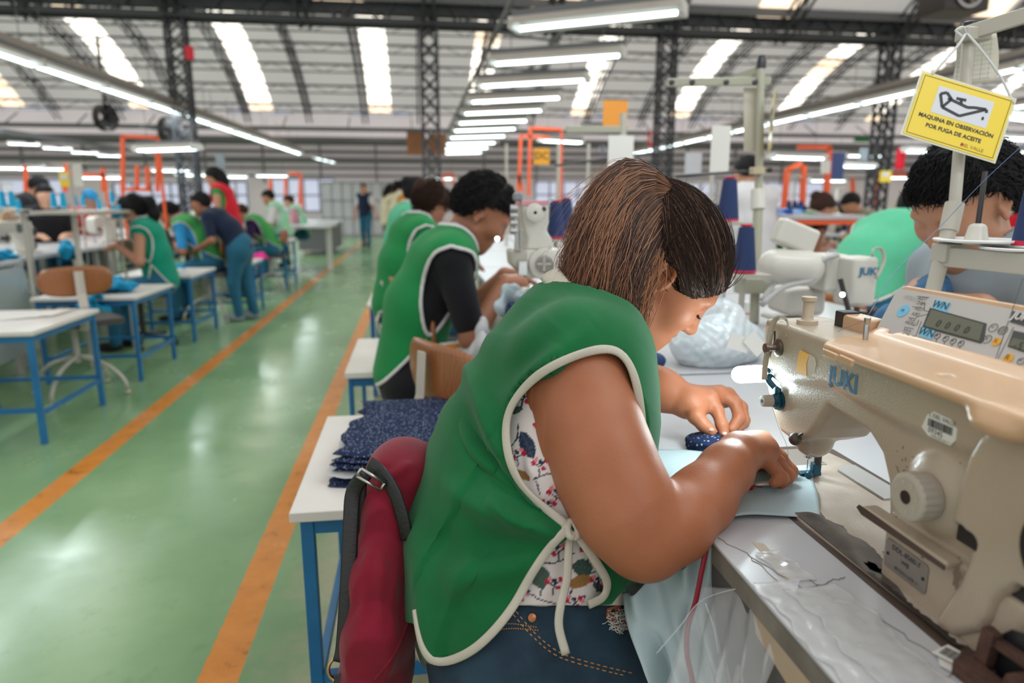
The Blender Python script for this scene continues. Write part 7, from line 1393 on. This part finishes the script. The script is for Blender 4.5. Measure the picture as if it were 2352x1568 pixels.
# second stand with a yellow sign seen almost edge on
b2 = G(1732, 742, TZ); st2 = thing('thread_stand', 'khaki thread stand right of the ponytail with a second yellow sign', 'thread stand', tuple(b2)); dd = float((b2-CAM) @ FW)
top = P(1748, 150, dd*.995); mb = MB(); mb.cyl(b2, P(1742, 450, dd), .0155, n=16); mb.cyl(P(1742, 455, dd), top, .0125, n=16); mb.build('post', M_POST, st2); lathe('post_cap', top, (0, 0, 1), [(-.01, .016), (.014, .0155), (.022, .011), (.03, .011)], M_BLACK, st2)
mb = MB(); mb.box(P(1726, 655, dd*.99), (.10, .05, .05)); mb.build('clamp', M_POST, st2, bevel=.005); mb = MB(); mb.cyl(P(1741, 480, dd), P(1740, 435, dd), .024, .021, n=16); mb.build('collar', M_CREAM2, st2); mb = MB(); mb.bar(P(1532, 190, dd), P(1770, 186, dd), .012, .026); mb.build('thread_arm', M_POST, st2, bevel=.003); mb = MB(); mb.bar(P(1745, 160, dd), P(1690, 178, dd*1.04), .01, .02); mb.build('brace', M_POST, st2)
for px in (1543, 1590, 1668, 1734): lathe('thread_eye', P(px, 189, dd*.985), (0, -1, 0), [(0, .010), (.006, .008), (.007, .004)], M_DKM, st2, 12)
mb = MB(); mb.cyl(P(1552, 404, dd), P(1765, 390, dd), .0045, n=8); mb.sphere(P(1768, 390, dd), .010, 8, 6); mb.build('cross_rod', M_DKM, st2); mb = MB(); mb.box(P(1739, 392, dd*.99), (.04, .03, .022)); mb.build('rod_clamp', mat('beige clamp', (.50, .42, .28), .5), st2, bevel=.002)
mb = MB(); X = np.array([[P(1708+34*a_, 202+146*b_, dd*1.01) for a_ in np.linspace(0, 1, 3)] for b_ in np.linspace(0, 1, 4)]); mb.slab(X, .002); tag(mb.build('paper_sheet', MATS['beige paper'], smooth=False), 'beige sheet clipped to the khaki thread stand', 'paper')
c = P(1772, 284, dd*.97); yellow_sign(c, unit(V(-.42, -.90, .10)), V(0, 0, 1), .19, .165, 'second yellow sign seen nearly edge on, hung on the khaki stand')
for (px, py, m_) in ((1655, 330, 0), (1425, 338, 1)): board(px-19-8*m_, py-42+14*m_, px+18+10*m_, py+66, (2.6, 3.0)[m_], M_PAPER, 'paper_sheet', ('white paper strip clipped to a rod left of the khaki stand', 'white printed sheet hanging above the ponytail')[m_], 'paper', .002)
board(1575, 350, 1610, 402, 5.2, mat('clear sleeve', (.6, .6, .62), .3, alpha=.7), 'plastic_sleeve', 'clear sleeve hanging behind the cross rod', 'sleeve', .003)
st3 = thing('thread_stand', 'pale thread stand with green arm left of the white printed sheet', 'thread stand', (.95, 3.3, TZ)); p = on(1440, 297, 3.2); mb = MB(); mb.bar(on(1300, 297, 3.2), p, .02, .03); mb.build('thread_arm', M_POST, st3, bevel=.003); mb = MB(); mb.cyl(on(1432, 260, 3.2), V(on(1432, 260, 3.2)[0], 3.2, TZ), .016); mb.build('post', M_PGREY, st3); mb = MB(); mb.cyl(on(1275, 380, 3.3), on(1520, 348, 3.3), .006, n=8); mb.build('cross_rod', M_DKM, st3)
for i, (px, y) in enumerate([(1283, 4.2), (1352, 4.6), (1163, 6.0), (1640, 3.6)]): q = on(px, 330, y); mb = MB(); mb.cyl((q[0], y, TZ), tuple(q), .012, n=8); tag(mb.build('thin_post', M_PGREY), ('pale post left of the amber card', 'pale post behind the ponytail', 'thin post near the orange frame, far back', 'thin post with a clip left of the khaki stand')[i], 'post')
# big navy cones near the khaki stand
for i, (px, py, y, sc_) in enumerate([(1671, 505, 1.95, .80), (1708, 622, 1.75, .80), (1276, 545, 2.6, .9), (1300, 530, 2.9, .9)]):
    o = pcN.put(on(px, py, y), 0, ('big navy thread cone with red rim beside the khaki stand', 'navy thread cone with red rim half behind her forehead', 'navy thread cone left of the ponytail', 'navy thread cone behind the one left of the ponytail')[i], scale=(sc_*1.25, sc_*1.25, sc_)); q = on(px, py, y); mb = MB(); mb.box(q-V(0, 0, .01), (.11, .11, .008)); mb.cyl(q-V(0, 0, .012), (q[0], q[1], TZ), .008); tag(mb.build('cone_rest', M_PGREY), 'pale rest under a navy cone, '+('beside the khaki stand', 'near her forehead', 'left of the ponytail', 'left of the ponytail, behind')[i], 'stand')
# machine with panel turned away, at right centre
mw = thing('sewing_machine', 'pale machine at right centre whose control panel faces away, hoses behind', 'sewing machine', (1.25, 2.0, TZ)); dm = 2.0
def wb(px0, py0, px1, py1, d, dep, m_, name, bev=.01): a = P(px0, py0, d); b_ = P(px1, py1, d); mb = MB(); c = (a+b_)/2; mb.box(c+FW*dep/2*V(1, 1, 0), (abs(b_[0]-a[0]), dep, abs(a[2]-b_[2]))); return mb.build(name, m_, mw, bevel=bev, seg=3)
wb(1948, 590, 2016, 706, 1.92, .09, M_CREAM2, 'face_head', .012); wb(1888, 584, 1950, 672, 1.98, .10, M_CREAM2, 'arm', .012); wb(1800, 664, 1898, 728, 2.05, .14, M_CREAM2, 'column', .02); wb(1790, 745, 1905, 735, 2.05, .15, M_CREAM2, 'bed', .006)
F = Field(P(1780, 640, 2.1)-.2, P(1860, 500, 2.0)+.2, .006); F.cone(P(1782, 612, 1.98), P(1850, 616, 1.98), .052, .052, .01); F.mesh('motor', M_CREAM2, mw, 1); mb = MB(); a = P(1790, 520, 1.98); mb.box(P(1826, 543, 1.98), (.125, .05, .075), Ry(.35)); mb.build('control_panel', M_CREAM2, mw, bevel=.012, seg=3); wb(1812, 568, 1858, 592, 1.99, .06, M_CREAM2, 'panel_foot', .01)
mb = MB(); mb.add(*text_mb('JUKI', .030, P(1997, 624, 1.91), RT, (0, 0, 1), .001, bold=.001)); mb.build('brand_lettering', M_BLUE, mw, smooth=False); mb = MB(); mb.tube(spline([P(1750, 700, 1.9), P(1800, 660, 1.93), P(1870, 640, 1.95), P(1885, 600, 1.95), P(1925, 585, 1.95)], 20), .008, 8); mb.tube(spline([P(1750, 690, 1.95), P(1785, 640, 1.97), P(1805, 600, 1.98)], 12), .009, 8, flat=.6); mb.build('hose', mat('grey hose', (.42, .41, .40), .5), mw, smooth=True)
mb = MB(); mb.tube(spline([P(2012, 640, 1.9), P(2030, 600, 1.9), P(2024, 572, 1.9), P(2006, 572, 1.9), P(2004, 590, 1.9)], 14), .006, 8, flat=.4); mb.build('guard_band', M_PGREY, mw, smooth=True); mb = MB(); mb.cyl(P(1968, 706, 1.93), P(1966, 742, 1.93), .008); mb.bar(P(1930, 640, 1.9), P(1950, 716, 1.9), .012); mb.bar(P(1950, 716, 1.9), P(1990, 722, 1.9), .014); mb.sphere(P(2005, 716, 1.9), .016); mb.build('needle_parts', M_DKM, mw); mb = MB(); mb.sphere(P(1936, 676, 1.9), .007); mb.build('lamp_bulb', MATS['led glow'], mw, smooth=True)
# white column machine of the man in black
wm = thing('sewing_machine', 'white column machine with pink top and round fan before the man in black', 'sewing machine', (.40, 2.05, TZ)); YM = 1.93
def wp(poly, dep, m_, name, bev=.008, y=YM):
    q = [on(px, py, y) for px, py in poly]; mb = MB(); mb.prism([(a[0], a[2]) for a in q][::-1], (0, y, 0), (1, 0, 0), (0, 0, 1), (0, 1, 0), dep); return mb.build(name, m_, wm, bevel=bev, seg=3)
wp([(1198, 466), (1260, 464), (1262, 510), (1256, 530), (1268, 548), (1270, 575), (1208, 575), (1212, 545), (1200, 510)], .12, M_CREAM2, 'column'); wp([(1198, 461), (1260, 460), (1260, 470), (1198, 473)], .12, mat('pink pad', (.62, .28, .32), .6), 'top_pad', .002, YM-.002); wp([(1206, 572), (1290, 572), (1296, 640), (1208, 640)], .16, M_CREAM2, 'base'); wp([(1172, 574), (1210, 576), (1210, 640), (1175, 610)], .10, M_PGREY, 'side_box'); wp([(1192, 600), (1212, 600), (1212, 634), (1190, 632)], .02, M_METAL, 'plate', .002, YM-.03)
for (px, py, r_, m_) in ((1250, 606, .046, M_CREAM2), (1250, 606, .024, M_DKM), (1228, 488, .026, M_CREAM2), (1228, 488, .006, M_DKM), (1248, 480, .007, M_DKM), (1199, 620, .009, M_DKM)): lathe('round_cover', on(px, py, YM-.004-(.012 if r_ < .03 else 0)), (0, -1, 0), [(0, r_), (.010, r_*.97), (.012, r_*.8)], m_, wm, 26)
mb = MB(); [mb.tube([on(1250, 606, YM-.03)+V(rr_*math.cos(a), 0, rr_*math.sin(a)) for a in np.linspace(0, 6.3, 20)], .0012, 4, cap=False) for rr_ in (.008, .014, .020)]; mb.bar(on(1250, 590, YM-.03), on(1250, 622, YM-.03), .003); mb.bar(on(1234, 606, YM-.03), on(1266, 606, YM-.03), .003); mb.build('fan_grille', M_CREAM2, wm)
mb = MB(); mb.cyl(on(1186, 500, YM), on(1188, 575, YM), .008); mb.cyl(on(1197, 530, YM), on(1197, 572, YM), .006); [mb.cyl(on(1172, y_, YM), on(1188, y_, YM), .010) for y_ in (478, 495, 512, 530)]; mb.build('levers', M_METAL, wm); wp([(1180, 442), (1202, 440), (1202, 462), (1180, 462)], .03, mat('grey box', (.22, .24, .26), .5), 'grey_box'); mb = MB(); mb.sphere(on(1142, 548, 2.0), .006); mb.build('lamp_bulb', MATS['led glow'], wm, smooth=True)
mb = MB(); mb.bb((.345, 1.9, TZ), (.52, 2.3, TZ+.10)); mb.build('bed_box', M_PGREY, wm, bevel=.01)
# clear bags of garments
M_BAGC = mat('bagged pale garments', (.50, .58, .62), .28, bump=1.0, bscale=26, col2=(.68, .72, .74), vscale=14, spec=.8, coat=.5)
gb = thing('garment_bag', 'clear plastic bag of pale garments on the bench behind the glowing lamp', 'bag', tuple(G(1670, 850, TZ))); F = Field(G(1670, 850, TZ)-V(.2, .12, .02), G(1670, 850, TZ)+V(.22, .36, .26), .004); b_ = G(1668, 850, TZ)
for dx, dy, dz, r_ in ((0, .08, .05, .085), (.07, .10, .045, .065), (-.045, .07, .05, .062), (.03, .12, .10, .06), (-.02, .10, .13, .04), (.0, .11, .17, .024), (.10, .12, .03, .04)): F.ell(b_+V(dx, dy, dz), (r_, r_*.9, r_*.8), k=.02)
X, Y, Z = F.XYZ(); F.F = np.maximum(F.F, TZ+.001-Z); rq = np.random.RandomState(3); ph_ = rq.uniform(0, 6, 8); fr_ = rq.uniform(-160, 160, (8, 3))
F.mesh('bag_body', M_BAGC, gb, 0, lambda v, n: np.maximum(v+n*(sum(np.abs(np.sin(v @ fr_[i]+ph_[i])) for i in range(8))*.0011)[:, None], [-9, -9, TZ+.0005])); 
for i, (px, py) in enumerate([(1697, 788), (1735, 790)]): mb = MB(); mb.box(P(px, py, 1.36), (.045, .002, .03), Ry(.3+.5*i)); mb.build('paper_tag', M_PAPER, gb, smooth=False)
cloth('plastic_bundle', 'shiny clear plastic bundle in front of the man in black', 'bundle', (.30, 2.05, .86), (.055, .05, .05), MATS['pale plastic'], 71, .006, 9, amp=2)
cloth('dark_cloth', 'small dark blue cloth on the bench below her chin', 'cloth', G(1498, 822, TZ+.02), (.035, .03, .012), M_NAVYC, 72, .004, 6, amp=.5)
bench(2.0, 2.75, 2.9, 4.15, 'white bench under the scarlet cloth, behind the man in grey')
cloth('scarlet_cloth', 'scarlet cloth lying on the bench behind the man in grey', 'cloth', on(2034, 522, 3.4), (.06, .07, .05), CL['red'], 73, .009, 7)
rc = thing('paper_cup', 'white cup with a red band behind the garment bag', 'cup', tuple(G(1712, 722, TZ))); lathe('cup_body', G(1712, 722, TZ), (0, 0, 1), [(0, .014), (.045, .017)], M_WHITE, rc); lathe('red_band', G(1712, 722, TZ)+V(0, 0, .003), (0, 0, 1), [(0, .0147), (.004, .0152)], CL['red'], rc)
# crumpled barcode tags on the bench
bt = thing('barcode_tag', 'crumpled white barcode tags lying by the foot of the near machine', 'tag', tuple(G(2205, 1515, TZ))); c = G(2202, 1512, TZ+.004); u2 = unit(G(2240, 1530, TZ)-G(2170, 1495, TZ)); v2 = np.cross(V(0, 0, 1), u2)
mb = MB(); mb.prism([(-.017, -.011), (.015, -.012), (.018, .009), (-.014, .012)], c, u2, v2, V(0, 0, 1), .0006); mb.build('tag_card', M_PAPER, bt, smooth=False); mb = MB(); mb.prism([(-.006, -.020), (.020, -.021), (.022, -.012), (-.012, -.010)], c-V(0, 0, .002), u2, v2, V(0, 0, 1), .0005); mb.build('tag_card', M_PAPER, bt, smooth=False); mb = MB(); x = -.013; rr = random.Random(3)
while x < -.001: w2 = rr.choice([.0004, .0008]); mb.prism([(x, -.007), (x+w2, -.007), (x+w2, .007), (x, .007)], c+V(0, 0, .0007), u2, v2, V(0, 0, 1), .0002); x += w2+.0006
for i in range(5): mb.bar(c+u2*.001+v2*(-.007+.0034*i)+V(0, 0, .0009), c+u2*.013+v2*(-.007+.0034*i)+V(0, 0, .0009), .0010, .0002)
mb.build('bars', M_INK, bt, smooth=False)
thread([P(2352, 330, 1.0), P(2255, 420, 1.04), P(2160, 520, 1.08), P(2060, 620, 1.0), P(1995, 722, .86)], .0005, M_THR, 'thread', 'thin blue thread slanting past the head of the man in grey'); thread([PXX(1988, 735, .52), PXX(1900, 770, .52), PXX(1830, 795, .485)], .0003, M_THR, 'thread', 'thin blue thread from the metal pin to the stud of the near machine')
thread([P(1772, 930, .925), P(1790, 985, .90), P(1806, 1020, .90), P(1812, 1060, .93)], .0003, M_STR, 'thread', 'fine white thread running down to the needle of the near machine')
# lockers and shelves against the far wall
for i, (px, lab) in enumerate([(790, 'pale lockers against the far wall left of the aisle end'), (880, 'grey lockers against the far wall at the aisle end')]):
    t = thing('locker', lab, 'locker', tuple(on(px, 520, 23.2)*V(1, 1, 0))); p = on(px, 520, 23.2); mb = MB(); mb.bb((p[0]-.65, 23.1, 0), (p[0]+.65, 23.6, 1.75)); mb.build('body', mat('locker paint', (.50, .50, .54), .5), t, smooth=False); mb = MB(); [mb.bar((p[0]-.65+.325*k_, 23.08, .05), (p[0]-.65+.325*k_, 23.08, 1.72), .02) for k_ in range(5)]; [mb.bar((p[0]-.65, 23.08, z), (p[0]+.65, 23.08, z), .02) for z in (.05, .6, 1.15, 1.72)]; mb.build('door_gaps', M_GREY, t, smooth=False)
t = thing('counter', 'grey metal counter beside the far standing woman in navy', 'counter', (-2.0, 16.4, 0)); mb = MB(); mb.bb((-2.5, 15.4, .1), (-1.75, 17.2, .66)); mb.build('body', M_GREY, t, bevel=.02); mb = MB(); mb.bb((-2.6, 15.2, .66), (-1.65, 17.4, .70)); mb.build('counter_top', M_TOP, t, bevel=.01)
t = thing('steel_table', 'white topped table with one thick pale leg at the end of the left row', 'table', (-1.85, 12.0, 0)); mb = MB(); mb.bb((-2.5, 11.3, .72), (-1.35, 12.7, .76)); mb.build('table_top', M_TOP, t, bevel=.01); mb = MB(); mb.bb((-1.50, 12.1, 0), (-1.42, 12.2, .72)); mb.build('leg', M_WHITE, t, smooth=False); mb = MB(); mb.bb((-2.4, 12.1, 0), (-2.34, 12.2, .72)); mb.build('leg', M_WHITE, t, smooth=False)
t = thing('roof_fan', 'dark box fan high up near the upper right corner, left of the post arm', 'fan', tuple(on(2190, 10, 8.6))); c = on(2190, -6, 8.6); mb = MB(); mb.box(c, (.62, .5, .42)); mb.build('housing', M_DKM, t, bevel=.01); mb = MB(); mb.lathe(c-V(0, .25, 0), (0, -1, 0), [(0, .19), (.03, .19), (.03, .16)], 24, cap=False); mb.build('ring', M_METAL, t); mb = MB()
for k_ in range(5): mb.bar(c-V(0, .27, 0), c+V(.15*math.cos(k_*1.2566), -.27, .15*math.sin(k_*1.2566)), .01, .07, up=(0, 1, 0))
mb.cyl(c-V(0, .30, 0), c-V(0, .24, 0), .04); mb.build('blades', M_REFL, t); mb = MB(); mb.bar(c+V(-.2, 0, .2), c+V(-.2, 0, 1.4), .04); mb.build('bracket', M_DKM, t)
for px0, py0, px1, py1, y, lab in ((134, 394, 160, 428, 5.0, 'small yellow card hanging above the turquoise cones at left'), (2022, 392, 2046, 418, 7.5, 'small yellow card hanging low beyond the mint green back'), (2303, 396, 2324, 430, 3.6, 'small yellow card behind the head of the man in grey')):
    o = board(px0, py0, px1, py1, y, M_SIGN, 'yellow_card', lab, 'card', .003); c = on((px0+px1)/2, py0+(py1-py0)*.35, y); mb = MB(); w2 = (on(px1, py0, y)-on(px0, py0, y))[0]; mb.box(c-V(0, .002, 0), (w2*.6, .002, w2*.4)); mb.build('picture_panel', MATS['sign white'], o, smooth=False)
board(164, 376, 192, 428, 5.1, M_PAPER, 'hanging_sheet', 'white paper hanging beside the small yellow card at left', 'paper', .003)
t = thing('overhead_rod', 'thin rod that carries the small yellow card and paper at left', 'rod', tuple(on(150, 380, 5.05)*V(1, 1, 0))); q = on(158, 372, 5.05); mb = MB(); mb.cyl(q, q*V(1, 1, 0), .008, n=8); mb.build('upright', M_PGREY, t); mb = MB(); mb.bar(on(120, 376, 5.05), on(200, 374, 5.05), .012); mb.build('crossbar', M_PGREY, t)
